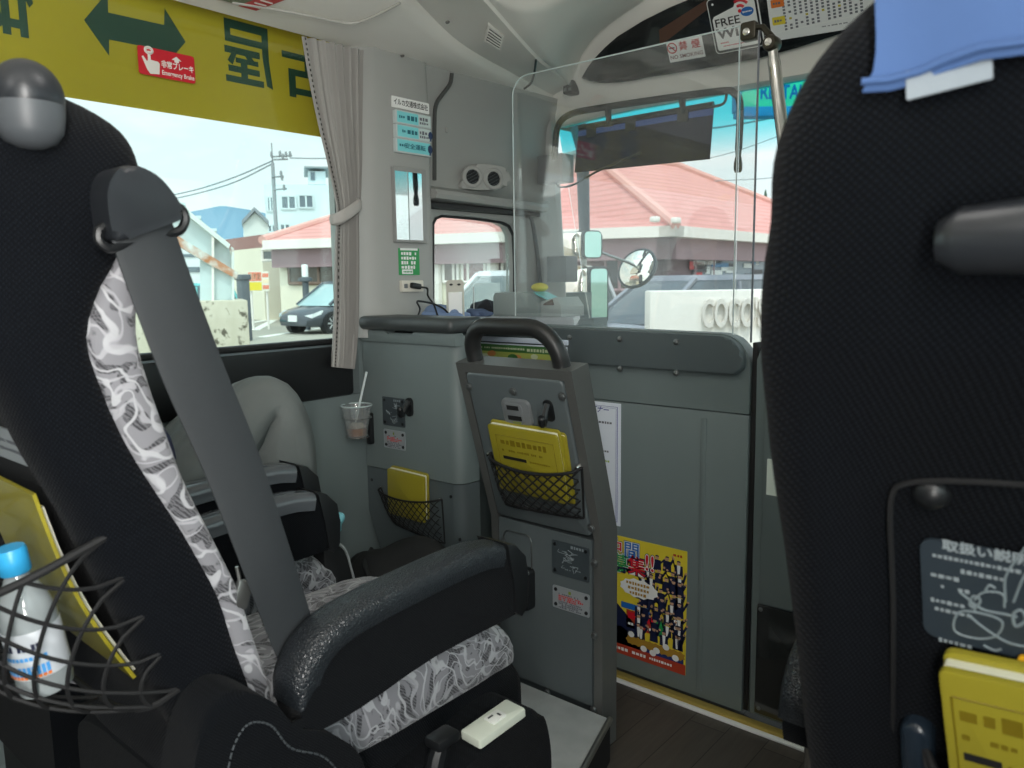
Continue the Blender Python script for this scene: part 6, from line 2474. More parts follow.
for a in (aR, aL):
    bm = NB()
    rings = []
    for y, w, h in ((-.05, .03, .05), (-.03, .038, .07), (.02, .04, .075), (.08, .042, .055), (.13, .044, .042), (.17, .036, .034), (.185, .02, .022)):
        rings.append([bm.verts.new(a + V((w * cos(2 * pi * k / 16), y, -.117 + h / 2 + (h / 2) * sin(2 * pi * k / 16) * 1.0))) for k in range(16)])
    ring_faces(bm, rings, True)
    obj('shoe', bm, BLACKM, t, 60)

# pale blue and pink plastic bag held at the shin
pb = at_x(331, 523, -1.335)
t = thing('plastic_bag', 'small crumpled pale blue and pink plastic bag by the grey trouser leg', 'bag', (pb.x, pb.y, pb.z - .03))
def blob(c, r, seed, amp=.16):
    bm = NB()
    rg = random.Random(seed)
    bmesh.ops.create_icosphere(bm, subdivisions=4, radius=1)
    ph = [(V((rg.uniform(-1, 1), rg.uniform(-1, 1), rg.uniform(-1, 1))).normalized() * rg.uniform(3, 9), rg.uniform(0, 6), rg.uniform(.02, amp / 2)) for _ in range(10)]
    for v in bm.verts:
        d = v.co.normalized()
        k = 1 + sum(a * sin(w.dot(d) + b) for w, b, a in ph)
        v.co = c + V((d.x * r[0], d.y * r[1], d.z * r[2])) * k
    return bm
obj('blue_part', blob(pb, (.026, .026, .026), 4), mat('pale_cyan_plastic', (120, 186, 196), .3, coat=.3), t, 60)
obj('pink_part', blob(pb + V((-.02, -.036, .016)), (.018, .022, .020), 9), mat('pale_pink_plastic', (196, 156, 166), .35), t, 60)
# dark bag on the floor in the foot well
t = thing('floor_bag', 'slumped black fabric bag on the floor under the counter', 'bag', (-1.37, 1.215, .1))
bm = NB()
bmesh.ops.create_icosphere(bm, subdivisions=5, radius=1)
rg = random.Random(2)
ph = [(V((rg.uniform(-1, 1), rg.uniform(-1, 1), rg.uniform(-.6, .6))).normalized() * rg.uniform(3, 8), rg.uniform(0, 6), rg.uniform(.01, .035)) for _ in range(14)]
for v in bm.verts:
    d = v.co.normalized()
    k = 1 + sum(a * sin(w.dot(d) + b) for w, b, a in ph)
    v.co = V((-1.37, 1.215, .102)) + V((d.x * .27 * k, d.y * .125 * k, max(0, (d.z + .3) / 1.3) * .315 * k))
obj('bag_body', bm, mat('black_nylon', (11, 12, 13), .75, bump=.15, bscale=60), t, 60)
bm = NB()
tube(bm, smooth_path([(-1.48, 1.20, .39), (-1.42, 1.13, .385), (-1.34, 1.10, .36), (-1.25, 1.12, .36), (-1.22, 1.20, .37)], 6), .006, 8)
obj('bag_strap', bm, BLACKM, t)
# ------------------------------------------------------------------ outside: car park, restaurant, cars, stair, far buildings
def asphalt():
    k = NT('pale_asphalt')
    n1 = k.n('ShaderNodeTexNoise', {'Vector': k.tc, 'Scale': .35, 'Detail': 8.0})
    n2 = k.n('ShaderNodeTexNoise', {'Vector': k.tc, 'Scale': 40.0, 'Detail': 2.0})
    c = k.mix(n1.outputs['Fac'], c4(138, 136, 126), c4(178, 172, 156))
    c = k.mix(k.math('MULTIPLY', n2.outputs['Fac'], .25), c, c4(110, 108, 102))
    k.link(c, k.b.inputs['Base Color'])
    k.b.inputs['Roughness'].default_value = .85
    return k.m


bm = NB()
box(bm, (-420, -300, GZ - .2), (300, 900, GZ))
struct('ground', bm, asphalt(), 0)


def gnd(px, py):
    return at_z(px, py, GZ)


# parking bay lines
LINE = mat('white_line_paint', (226, 226, 216), .7)
for k, ((a, b), w) in enumerate(((((255, 330), (276, 319)), .14), (((250, 323), (292, 315.5)), .14), (((262, 337), (334, 326)), .14), (((250, 317), (270, 316)), .12))):
    p, q = gnd(*a), gnd(*b)
    d = (q - p).normalized()
    n_ = V((-d.y, d.x, 0)) * w
    bm = NB()
    poly(bm, [p - n_, q - n_, q + n_, p + n_], (0, 0, .006))
    o = obj('parking_line', bm, LINE, None, 0)
    o['kind'] = 'structure'


def roof_tile():
    k = NT('salmon_roof_tiles')
    w = k.n('ShaderNodeTexWave', {'Vector': k.tc, 'Scale': 1.6, 'Distortion': .2, 'Detail': 1.0}, bands_direction='Z', wave_profile='SAW')
    n1 = k.n('ShaderNodeTexNoise', {'Vector': k.tc, 'Scale': 1.2, 'Detail': 5.0})
    c = k.mix(n1.outputs['Fac'], c4(204, 138, 130), c4(214, 154, 146))
    c = k.mix(k.math('MULTIPLY', k.step(w.outputs['Fac'], .65, .95), .75), c, c4(172, 116, 108))
    k.link(c, k.b.inputs['Base Color'])
    k.b.inputs['Roughness'].default_value = .7
    return k.m


ROOF = roof_tile()
MAUVE = mat('mauve_fascia', (146, 120, 124), .7, noise=.06, nscale=2)
MAUVE_D = mat('mauve_wall', (112, 92, 96), .8, noise=.1, nscale=2)
CREAM = mat('cream_wall', (222, 216, 196), .8, noise=.05, nscale=1.5)
EAVE = mat('white_eave', (226, 220, 212), .6)
WIN = mat('dark_shop_window', (58, 56, 58), .12, spec=.6)
WFR = mat('brown_window_frame', (118, 96, 84), .5)
C1 = at_d(676, 226, 23.0)
zE_ = C1.z
Lp = at_z(262, 241, zE_)
Rp = at_z(768, 234.2, zE_)
dl, dr = (Lp - C1), (Rp - C1)
ul, ur = dl.normalized(), dr.normalized()
Rp = C1 + ur * 20
LL_ = dl.length
up_ = V((0, 0, 1))
inw = (ul + ur)
t = thing('restaurant', 'salmon tile roofed restaurant with pale eaves and dark mauve walls', 'building', (C1.x, C1.y, GZ))
A1 = at_d(588, 153, 28.9)
A0 = at_z(405, 195, A1.z)
A2 = at_z(676, 166, A1.z)
# pyramid roof faces: left slope, right slope, far closures
P3 = Lp + ur * 19
P4 = Rp + ul * LL_
bm = NB()
vs = {k: bm.verts.new(v) for k, v in dict(C=C1, L=Lp, R=Rp, A0=A0, A1=A1, A2=A2, P3=P3, P4=P4).items()}
bm.faces.new([vs['C'], vs['L'], vs['A0'], vs['A1']])
bm.faces.new([vs['C'], vs['A1'], vs['A2'], vs['R']])
bm.faces.new([vs['L'], vs['P3'], vs['A0']])
bm.faces.new([vs['R'], vs['A2'], vs['P4']])
bm.faces.new([vs['A0'], vs['P3'], vs['P4'], vs['A2'], vs['A1']])
rf = obj('roof', bm, ROOF, t, 0)
for a, b in ((C1, A1), (Lp, A0), (Rp, A2), (A1, A2), (A0, A1)):
    bm = NB()
    tube(bm, [a + V((0, 0, .03)), b + V((0, 0, .05))], .16, 8)
    obj('ridge_cap', bm, mat('ridge_tile', (212, 160, 150), .7), rf)
for p in ((655, 220), (676, 221)):
    bm = NB()
    c = at_d(p[0], p[1], 22.7)
    box(bm, (-.12, -.12, -.06), (.12, .12, .10), .04, M=MX.Translation(c))
    obj('ridge_end', bm, EAVE, rf)


def band(nm, ins, z1, z0, m, th=.25, parent=t):
    """one horizontal course round the two visible fronts"""
    c = C1 + (ul + ur) * ins
    a = Lp + ur * ins
    b = Rp + ul * ins - ur * ins
    bm = NB()
    poly(bm, [V((*a.xy, z0)), V((*c.xy, z0)), V((*c.xy, z1)), V((*a.xy, z1))], ur * th)
    poly(bm, [V((*b.xy, z0)), V((*c.xy, z0)), V((*c.xy, z1)), V((*b.xy, z1))], ul * th)
    return obj(nm, bm, m, parent, 0)


band('eave_band', .0, zE_ + .02, zE_ - .30, EAVE, .5)
zf0, zf1 = zE_ - .30, zE_ - .95
band('fascia', .35, zf0, zf1, MAUVE, .4)
def front_pt(u, v, ins):      # u metres along the left front from the corner
    return C1 + ul * u + ur * ins + V((0, 0, v - zE_))
wallins = .75
c = C1 + (ul + ur) * wallins
bm = NB()
a = Lp + ul * .1 + ur * wallins
b = Rp - ur * wallins + ul * wallins
cut = C1 + ul * (LL_ * .50) + ur * wallins
poly(bm, [V((*a.xy, GZ)), V((*cut.xy, GZ)), V((*cut.xy, zf1 + .1)), V((*a.xy, zf1 + .1))], ur * .3, 0)
poly(bm, [V((*cut.xy, GZ)), V((*c.xy, GZ)), V((*c.xy, zf1 + .1)), V((*cut.xy, zf1 + .1))], ur * .3, 1)
poly(bm, [V((*b.xy, GZ)), V((*c.xy, GZ)), V((*c.xy, zf1 + .1)), V((*b.xy, zf1 + .1))], ul * .3, 1)
obj('wall', bm, [CREAM, MAUVE_D], t, 0)


def front_window(pa, pb, m=WIN, mull=(), fr=WFR, side='L'):
    """window of the restaurant between two photograph columns"""
    base = C1 + (ur if side == 'L' else ul) * (wallins - .03) 
    n_ = (ur if side == 'L' else ul)
    nrm = V((-(ul if side == 'L' else ur).y, (ul if side == 'L' else ur).x, 0))
    p, q = at_p(*pa, base, nrm), at_p(*pb, base, nrm)
    p, q = V((*p.xy, p.z)), V((*q.xy, q.z))
    P, Q = p, V((q.x, q.y, q.z))
    bm = NB()
    a, b_, c_, d_ = P, V((Q.x, Q.y, P.z)), Q, V((P.x, P.y, Q.z))
    poly(bm, [a, b_, c_, d_], n_ * -.04)
    o = obj('window_glass', bm, m, t, 0)
    bm = NB()
    for s_, e_ in ((a, b_), (b_, c_), (c_, d_), (d_, a)):
        tube(bm, [s_ - n_ * .06, e_ - n_ * .06], .06, 4)
    for u in mull:
        tube(bm, [a.lerp(b_, u) - n_ * .06, d_.lerp(c_, u) - n_ * .06], .06, 4)
    obj('window_frame', bm, fr, o, 0)
    return o


front_window((289, 252), (345, 283), mat('brown_glass', (92, 84, 76), .15), (.30, .55), WFR)
front_window((263.5, 250), (274.5, 260.5), mat('grey_glass', (104, 108, 108), .15), (), EAVE)
front_window((444, 250.5), (459, 282), mat('curtained_glass', (112, 98, 92), .3), (.7,), EAVE)
front_window((463, 250.5), (486, 282), mat('maroon_glass', (128, 70, 74), .25), (.25,), EAVE)
front_window((503, 250.5), (530, 282), mat('curtained_glass', (112, 98, 92), .3), (.5,), EAVE)
front_window((606, 254), (650, 290), WIN, (.33, .66), MAUVE)
w_ = front_window((693, 256), (766, 292), mat('busy_shop_glass', (120, 132, 142), .12), (.22,), MAUVE, 'R')
# white wall piers beside the bay windows
for xx in (437, 494.5):
    base = C1 + ur * (wallins - .06)
    nrm = V((-ul.y, ul.x, 0))
    p, q = at_p(xx - 5, 252, base, nrm), at_p(xx + 5, 290, base, nrm)
    bm = NB()
    poly(bm, [V((*p.xy, GZ)), V((*q.xy, GZ)), V((*q.xy, p.z)), V((*p.xy, p.z))], ur * -.15)
    obj('white_pier', bm, EAVE, t, 0)
# shop window scene and reflections, painted as coloured patches on the glass
rg = random.Random(4)
base = C1 + ul * (wallins - .12)
nrm = V((-ur.y, ur.x, 0))
for k in range(26):
    px, py = rg.uniform(696, 764), rg.uniform(262, 288)
    p = at_p(px, py, base, nrm)
    s = rg.uniform(.12, .5)
    bm = NB()
    hgt = rg.uniform(.1, .3)
    poly(bm, [p - ur * s, p + ur * s, p + ur * s + up_ * hgt, p - ur * s + up_ * hgt], ul * .03)
    obj('window_scene_patch', bm, [mat('pale_patch', (206, 210, 208), .5), mat('dark_patch', (60, 58, 62), .5), mat('red_patch', (178, 48, 52), .5), mat('blue_patch', (70, 120, 160), .5), mat('grey_patch', (140, 140, 140), .5)][[0, 1, 0, 4, 2, 0, 3, 1][k % 8]], w_, 0)
# low flat annexe at the left end
pa, pb = at_d(225, 238, 34), at_d(262, 252, 31)
bm = NB()
zz0, zz1 = at_d(240, 250, 33).z, at_d(240, 238, 33).z
dirn = (V((*pb.xy, 0)) - V((*pa.xy, 0)))
poly(bm, [V((*pa.xy, zz0)), V((*pb.xy, zz0)), V((*pb.xy, zz1)), V((*pa.xy, zz1))], V((dirn.y, -dirn.x, 0)).normalized() * -3, 1)
poly(bm, [V((*pa.xy, GZ)), V((*pb.xy, GZ)), V((*pb.xy, zz0)), V((*pa.xy, zz0))], V((dirn.y, -dirn.x, 0)).normalized() * -2.6, 0)
obj('annexe', bm, [CREAM, mat('brown_fascia', (150, 110, 104), .7)], t, 0)


# ------------------------------------------------------------------ cars
def make_car(name, label, pos, heading, L=4.0, W=1.7, H=1.5, col=(40, 44, 50), glassc=(60, 74, 78), hood=.30, van=False, cat='car'):
    """heading: direction the bonnet points"""
    t = thing(name, label, cat, (pos[0], pos[1], GZ))
    h = V((heading[0], heading[1], 0)).normalized()
    M = basis((pos[0], pos[1], GZ), h, V((-h.y, h.x, 0)), (0, 0, 1))
    paint = mat('car_paint_%d_%d_%d' % col, col, .28, coat=.8, spec=.5)
    # lower body sections along the length (x forward)
    zb = H * .56
    S = [(-L * .5, .30, .62 * W / 2, .45, zb * .85), (-L * .49, .26, .84 * W / 2, .40, zb), (-L * .42, .22, .96 * W / 2, .3, zb * 1.06), (-L * .2, .20, W / 2, .28, zb * 1.06), (0, .19, W / 2, .28, zb * 1.03),
         (L * .18, .19, W / 2, .28, zb * .99), (L * .30, .2, .98 * W / 2, .28, zb * .93), (L * .40, .21, .93 * W / 2, .3, zb * .83), (L * .46, .22, .84 * W / 2, .33, zb * .72), (L * .495, .25, .70 * W / 2, .36, zb * .58)]
    bm = NB()
    rings = []
    for x, z0, hw, z1, zt in S:
        pr = [(-hw * .9, z0), (-hw, z0 + .12), (-hw * 1.01, (z0 + zt) * .55), (-hw * .97, zt - .06), (-hw * .86, zt), (-hw * .4, zt + .035), (0, zt + .045), (hw * .4, zt + .035), (hw * .86, zt), (hw * .97, zt - .06), (hw * 1.01, (z0 + zt) * .55), (hw, z0 + .12), (hw * .9, z0)]
        rings.append([bm.verts.new(M @ V((x, y, z))) for y, z in pr])
    ring_faces(bm, rings, True)
    obj('car_body', bm, paint, t, 50)
    # glass house and roof
    xa, xb = -L * .47, L * .30
    xr0, xr1 = -L * .40, L * .05 if not van else L * .10
    def ghr(f, ins):
        z = zb * 1.03 + (H - zb * 1.03) * f
        x0, x1 = xa + (xr0 - xa) * f, xb + (xr1 - xb) * f
        y = W / 2 * (.93 - .17 * f) - ins
        return [(x0, -y * .9, z), (x0 + .06, -y, z), (x1 - .35, -y, z), (x1 - .06, -y * .88, z), (x1, -y * .6, z), (x1 + .05, 0, z), (x1, y * .6, z), (x1 - .06, y * .88, z), (x1 - .35, y, z), (x0 + .06, y, z), (x0, y * .9, z)]
    bm = NB()
    rings = [[bm.verts.new(M @ V(p)) for p in ghr(f, 0)] for f in (-.1, .5, .9)]
    ring_faces(bm, rings, True)
    obj('window_glass', bm, mat('car_glass_%d_%d_%d' % glassc, glassc, .08, spec=.8), t, 50)
    bm = NB()
    rt = ghr(.88, -.012)
    r2_ = [(x, y * .97, z + .05) for x, y, z in ghr(.93, 0)]
    r3_ = [(x * .94 - .02, y * .72, H) for x, y, z in ghr(.93, 0)]
    rings = [[bm.verts.new(M @ V(p)) for p in r_] for r_ in (rt, r2_, r3_)]
    ring_faces(bm, rings, True)
    obj('car_roof', bm, paint, t, 60)
    lo, hi = ghr(-.05, -.012), ghr(.93, -.008)
    for i in (1, 3, 7, 9):
        bm = NB()
        tube(bm, [M @ V(lo[i]), M @ V(hi[i])], .045, 6)
        obj('pillar', bm, paint, t)
    for s in (-1, 1):
        bm = NB()
        y = s * W / 2 * .86
        tube(bm, [M @ V((-L * .08, s * W / 2 * .935, zb * 1.0)), M @ V((-L * .10, s * W / 2 * .79, H * .93))], .035, 6)
        obj('pillar', bm, paint, t)
        bm = NB()
        lathe(bm, [(0, 0), (.08, .01), (.10, .05), (.07, .10), (0, .11)], 12, M @ MX.Translation((L * .19, s * (W / 2 + .05), zb * 1.05)) @ MX.Rotation(pi / 2, 4, 'Y'))
        obj('door_mirror', bm, paint, t, 60)
        bm = NB()
        pts = [(L * .485, s * W * .30, zb * .62), (L * .455, s * W * .42, zb * .68), (L * .38, s * W * .468, zb * .80), (L * .40, s * W * .46, zb * .66), (L * .465, s * W * .41, zb * .55)]
        poly(bm, [M @ V(p) for p in pts], (h * .05 + V((0, 0, .02))))
        obj('headlight', bm, mat('headlight', (216, 222, 222), .1, coat=1), t, 0)
        for x in (-L * .31, L * .305):
            WMx = M @ MX.Translation((x, s * (W / 2 - .09), .30)) @ MX.Rotation(-s * pi / 2, 4, 'X')
            bm = NB()
            lathe(bm, [(.19, -.08), (.28, -.08), (.30, -.05), (.30, .07), (.28, .10), (.20, .10), (.19, .06)], 28, WMx)
            tyre = obj('wheel', bm, mat('tyre', (26, 26, 27), .8), t, 50)
            bm = NB()
            lathe(bm, [(0, .07), (.05, .08), (.06, .075), (.185, .085), (.195, .095), (.2, .08), (.19, .0), (0, 0)], 24, WMx)
            for k in range(7):
                a = 2 * pi * k / 7
                box(bm, (.05, -.02, .075), (.19, .02, .098), .006, M=WMx @ MX.Rotation(a, 4, 'Z'))
            obj('wheel_rim', bm, mat('silver_rim', (196, 198, 198), .3, metal=.5), tyre, 50)
            bm = NB()
            lathe(bm, [(.30, -.12), (.345, -.10), (.345, .088), (.335, .094), (.30, .09)], 24, WMx)
            obj('wheel_arch', bm, BLACKM, t, 50)
    bm = NB()
    FMx = M @ basis((L * .495, 0, .46), (0, 1, 0), (0, 0, 1), (1, 0, 0))
    plate(bm, FMx, .36, .18, .03, .01, 0)
    obj('number_plate', bm, mat('number_plate_white', (226, 230, 226), .4), t)
    bm = NB()
    plate(bm, M @ basis((L * .489, 0, .36), (0, 1, 0), (0, 0, 1), (1, 0, 0)), W * .55, .12, .02, .03)
    obj('grille', bm, BLACKM, t)
    return t


p = gnd(322, 334)
make_car('hatchback', 'dark grey hatchback parked in front of the cream restaurant wall', (p.x - .75, p.y + 1.35), (.10, -1), 3.9, 1.68, 1.5, (50, 56, 64), (150, 176, 176))
q = ray(497, 290)
d_ = 12.5
make_car('hatchback', 'white car with sloping windscreen seen through the small front side window', (EYE.x + q.x * d_, EYE.y + q.y * d_ + .6), (.05, -1), 4.1, 1.7, 1.62, (226, 228, 230), (104, 112, 112), van=True)
q = ray(660, 300)
d_ = 11.5
make_car('station_wagon', 'silver grey car behind the white wall with raised lettering', (EYE.x + q.x * d_ - .2, EYE.y + q.y * d_ + 1.2), (-.30, -1), 4.4, 1.75, 1.50, (128, 131, 140), (84, 92, 98), van=True)
q = ray(180, 282)
d_ = 25
make_car('hatchback', 'small turquoise car far off beyond the steel stair', (EYE.x + q.x * d_, EYE.y + q.y * d_), (-.3, -1), 3.6, 1.6, 1.5, (84, 176, 176), (60, 80, 84))

# white low wall with raised lettering
WQ = at_d(650, 291, 6.2)
WDv = V((_r.x, _r.y, 0)).normalized() * 1.0
WNv = V((_f.x, _f.y, 0)).normalized()
WM_ = basis((WQ.x, WQ.y, WQ.z), WDv, (0, 0, 1), -WNv)
t = thing('sign_wall', 'low white wall with embossed lettering outside the windscreen', 'wall', (WQ.x, WQ.y, GZ))
bm = NB()
box(bm, (0, GZ - WQ.z, -.25), (2.6, 0, 0), .015, M=WM_)
obj('wall_slab', bm, mat('white_sign_render', (226, 222, 214), .7, noise=.03, bump=.2, bscale=40), t)
bm = NB()
cc = on(WM_, 736, 313)
text(bm, "COCO'S", .31, WM_ @ MX.Translation((cc[0] - .03, cc[1] - .01, 0)), 0, .02, z=.0, fit=.50)
r_ = bmesh.ops.extrude_face_region(bm, geom=bm.faces[:])
bmesh.ops.translate(bm, vec=-WNv * .05, verts=[e for e in r_['geom'] if isinstance(e, bmesh.types.BMVert)])
obj('raised_lettering', bm, mat('white_letters', (214, 208, 200), .6), t, 0)
# green restaurant sign on a post
SQ = at_d(738, 84, 10.0)
SM_ = basis(SQ, WDv, (0, 0, 1), -WNv)
t = thing('restaurant_sign', 'green sign board lettered RESTAURANT seen through the top of the windscreen', 'sign', (SQ.x + .7, SQ.y + .6, GZ))
sx1 = on(SM_, 846, 70)[0]
sy0, sy1 = on(SM_, 742, 111)[1], on(SM_, 742, 77)[1]
bm = NB()
box(bm, (.0, sy0, -.18), (sx1, sy1, 0), .02, M=SM_)
obj('sign_board', bm, mat('sign_green', (196, 206, 150), .5), t)
bm = NB()
box(bm, (.0, sy0 - .07, -.20), (sx1, sy0 + .05, .02), .01, M=SM_)
box(bm, (.0, sy1 - .02, -.20), (sx1, sy1 + .06, .02), .01, M=SM_)
box(bm, (-.02, sy0, -.20), (.05, sy1, .02), .01, M=SM_)
obj('sign_frame', bm, mat('sign_blue', (60, 120, 170), .5), t)
bm = NB()
ca, cb = on(SM_, 760, 93), on(SM_, 845, 90)
text(bm, 'RESTAURANT', .24, SM_ @ MX.Translation(((ca[0] + cb[0]) / 2, ca[1], 0)), 0, .03, z=.004, fit=cb[0] - ca[0])
obj('sign_lettering', bm, mat('sign_blue_ink', (30, 90, 150), .5), t)
bm = NB()
tube(bm, [SM_ @ V((sx1 * .9, sy0, -.1)), V((*(SM_ @ V((sx1 * .9, sy0, -.1))).xy, GZ))], .07, 10)
obj('sign_post', bm, EAVE, t)

# concrete block and painted steel stair beside the bus
CQ = at_d(247.5, 300, 8.0)
CDv = V((1, -.12, 0)).normalized()
az = math.atan2(ray(200, 290).y, ray(200, 290).x)
vN = V((cos(az), sin(az), 0))            # away from the viewer
vR = V((vN.y, -vN.x, 0))                 # to the right
CMx = basis(CQ, vR, (0, 0, 1), -vN)
xl = on(CMx, 120, 300)[0]
bm = NB()
box(bm, (xl, GZ - CQ.z, -.9), (0, 0, 0), .015, M=CMx)


def stained():
    k = NT('stained_concrete')
    n1 = k.n('ShaderNodeTexNoise', {'Vector': k.scale(k.tc, (9, 9, 4)), 'Scale': 1.0, 'Detail': 6.0})
    n2 = k.n('ShaderNodeTexNoise', {'Vector': k.tc, 'Scale': 14.0, 'Detail': 4.0})
    c = k.mix(n1.outputs['Fac'], c4(176, 168, 148), c4(206, 200, 182))
    c = k.mix(k.step(k.math('MULTIPLY', n1.outputs['Fac'], n2.outputs['Fac']), .28, .36), c, c4(92, 86, 72))
    k.link(c, k.b.inputs['Base Color'])
    k.b.inputs['Roughness'].default_value = .9
    return k.m


tag(obj('concrete_block', bm, stained()), 'stained concrete block under the steel stair outside the left window', 'block')


def rusty(nm='white_painted_rusty_steel', lo=.56, hi=.68):
    k = NT(nm)
    n1 = k.n('ShaderNodeTexNoise', {'Vector': k.tc, 'Scale': 2.6, 'Detail': 8.0, 'Roughness': .65})
    c = k.mix(k.step(n1.outputs['Fac'], lo, hi), c4(206, 214, 208), c4(176, 118, 78))
    k.link(c, k.b.inputs['Base Color'])
    k.b.inputs['Roughness'].default_value = .6
    return k.m


RUST = rusty()
STW = mat('pale_blue_steel_paint', (190, 206, 206), .5, noise=.06, nscale=4)
t = thing('steel_stair', 'white painted rusty steel stair girder standing on the concrete block', 'stair', CQ + vN * .4 - vR * .25)
SX = CMx @ MX.Translation((0, 0, -.30))
g = lambda *pp: [on(SX, *p) for p in pp]
bm = NB()
prism(bm, g((40, 92), (229, 246), (232, 262), (236, 276), (212, 262), (180, 243), (40, 135)), -.02, .0, SX)
obj('girder_web', bm, STW, t, 0)
bm = NB()
a, b, c, d = g((40, 90), (230, 245), (228, 249), (40, 96))
prism(bm, [a, b, c, d], -.12, .12, SX)
obj('top_flange', bm, RUST, t, 0)
bm = NB()
a, b, c, d = g((40, 130), (182, 239), (212, 257), (238, 273))
e_ = g((236, 279), (208, 264), (178, 246), (40, 137))
prism(bm, [a, b, c, d] + e_, -.12, .12, SX)
obj('bottom_flange', bm, rusty('heavily_rusted_steel', .40, .52), t, 0)
for (pp_, m) in ((((200, 258), (212.5, 264), (212.5, 300.5), (200, 300.5)), STW), (((211.5, 236), (214, 238), (214, 300.5), (211.5, 300.5)), EAVE), (((231, 247), (233.5, 249), (234, 300.5), (231.5, 300.5)), RUST), (((214, 262), (232, 274), (232, 300.5), (214, 300.5)), STW)):
    bm = NB()
    wdt = .10 if m is not STW else .05
    prism(bm, g(*pp_), -wdt, wdt, SX)
    obj('stair_post', bm, m, t, 0)
bm = NB()
for k in range(9):
    u = .15 + .09 * k
    p, q = V((*g((40, 92))[0], 0)), V((*g((229, 246))[0], 0))
    c = p.lerp(q, u)
    box(bm, (c.x - .10, c.y - .03, -.9), (c.x + .10, c.y, -.1), M=SX)
obj('tread', bm, STW, t, 0)

# yellow and red notice board on posts, pillar box, kerb stop
NQ = at_d(268, 281, 25)
NMx = basis(NQ, vR, (0, 0, 1), -vN)
t = thing('notice_board', 'yellow and red notice board on two posts before the cream wall', 'notice board', (NQ.x, NQ.y, GZ))
(ax, ay), (bx, by) = on(NMx, 248, 272), on(NMx, 269.5, 290)
(ax, ay), (bx, by) = on(NMx, 247.5, 271.5), on(NMx, 269.5, 291)
bm = NB()
plate(bm, NMx, bx - ax, ay - by, .05, .02, 0, (ax + bx) / 2, (ay + by) / 2)
w, h = bx - ax, ay - by
cx, cy = (ax + bx) / 2, (ay + by) / 2
def nq(x0, y0, x1, y1, mi):
    bm.faces.new([bm.verts.new(NMx @ V((cx + a * w, cy + b * h, .055))) for a, b in ((x0, y0), (x1, y0), (x1, y1), (x0, y1))]).material_index = mi
nq(-.48, -.46, .14, -.04, 1)
nq(-.48, .02, .14, .46, 2)
for k in range(3):
    nq(-.44 + .19 * k, .08, -.30 + .19 * k, .4, 3)
nq(.18, .2, .48, .40, 2)
nq(.18, -.1, .48, .1, 3)
nq(.18, -.4, .48, -.2, 2)
obj('board', bm, [mat('board_white', (226, 222, 206), .6), YEL, mat('salmon_print', (222, 130, 104), .6), mat('board_cream', (232, 214, 180), .6)], t)
for xx in (ax + .08, bx - .08):
    bm = NB()
    tube(bm, [NMx @ V((xx, ay, -.05)), V((*(NMx @ V((xx, 0, -.05))).xy, GZ))], .035, 8)
    obj('board_post', bm, EAVE, t)
PQ = at_d(242.5, 276, 20)
bm = NB()
box(bm, (-.13, -.12, GZ), (.13, .12, PQ.z), .03, M=MX.Translation((PQ.x, PQ.y, 0)))
box(bm, (-.16, -.15, PQ.z - .1), (.16, .15, PQ.z + .04), .02, M=MX.Translation((PQ.x, PQ.y, 0)))
tag(obj('ticket_post', bm, mat('dark_grey_post', (86, 92, 98), .5)), 'dark grey post standing right of the steel stair', 'post')
LQ = at_d(305.5, 285, 24.3)
t = thing('lamp_post', 'short dark post with a white lamp head behind the hatchback', 'lamp', (LQ.x, LQ.y, GZ))
bm = NB()
lathe(bm, [(.10, GZ), (.10, LQ.z + .1), (.22, LQ.z + .12), (.22, LQ.z + .22), (.1, LQ.z + .24), (0, LQ.z + .25)], 14, MX.Translation((LQ.x, LQ.y, 0)))
obj('post', bm, mat('dark_grey_post', (86, 92, 98), .5), t)
bm = NB()
lathe(bm, [(0, LQ.z + .25), (.10, LQ.z + .25), (.10, LQ.z + .62), (0, LQ.z + .64)], 14, MX.Translation((LQ.x, LQ.y, 0)))
obj('lamp_head', bm, WHITE, t)


# ------------------------------------------------------------------ far: white block, house, low building, pole and wires, hills, trees
def facing(px, py, d):
    q = ray(px, py)
    n_ = V((q.x, q.y, 0)).normalized()
    o = at_d(px, py, d)
    return basis(o, V((n_.y, -n_.x, 0)), (0, 0, 1), -n_)


def far_box(parent, nm, M, TL, BR, depth, m, zmin=None):
    (ax, ay), (bx, by) = on(M, *TL), on(M, *BR)
    if zmin is not None:
        by = zmin - M.translation.z
    bm = NB()
    box(bm, (ax, by, -depth), (bx, ay, 0), M=M)
    return obj(nm, bm, m, parent, 0)


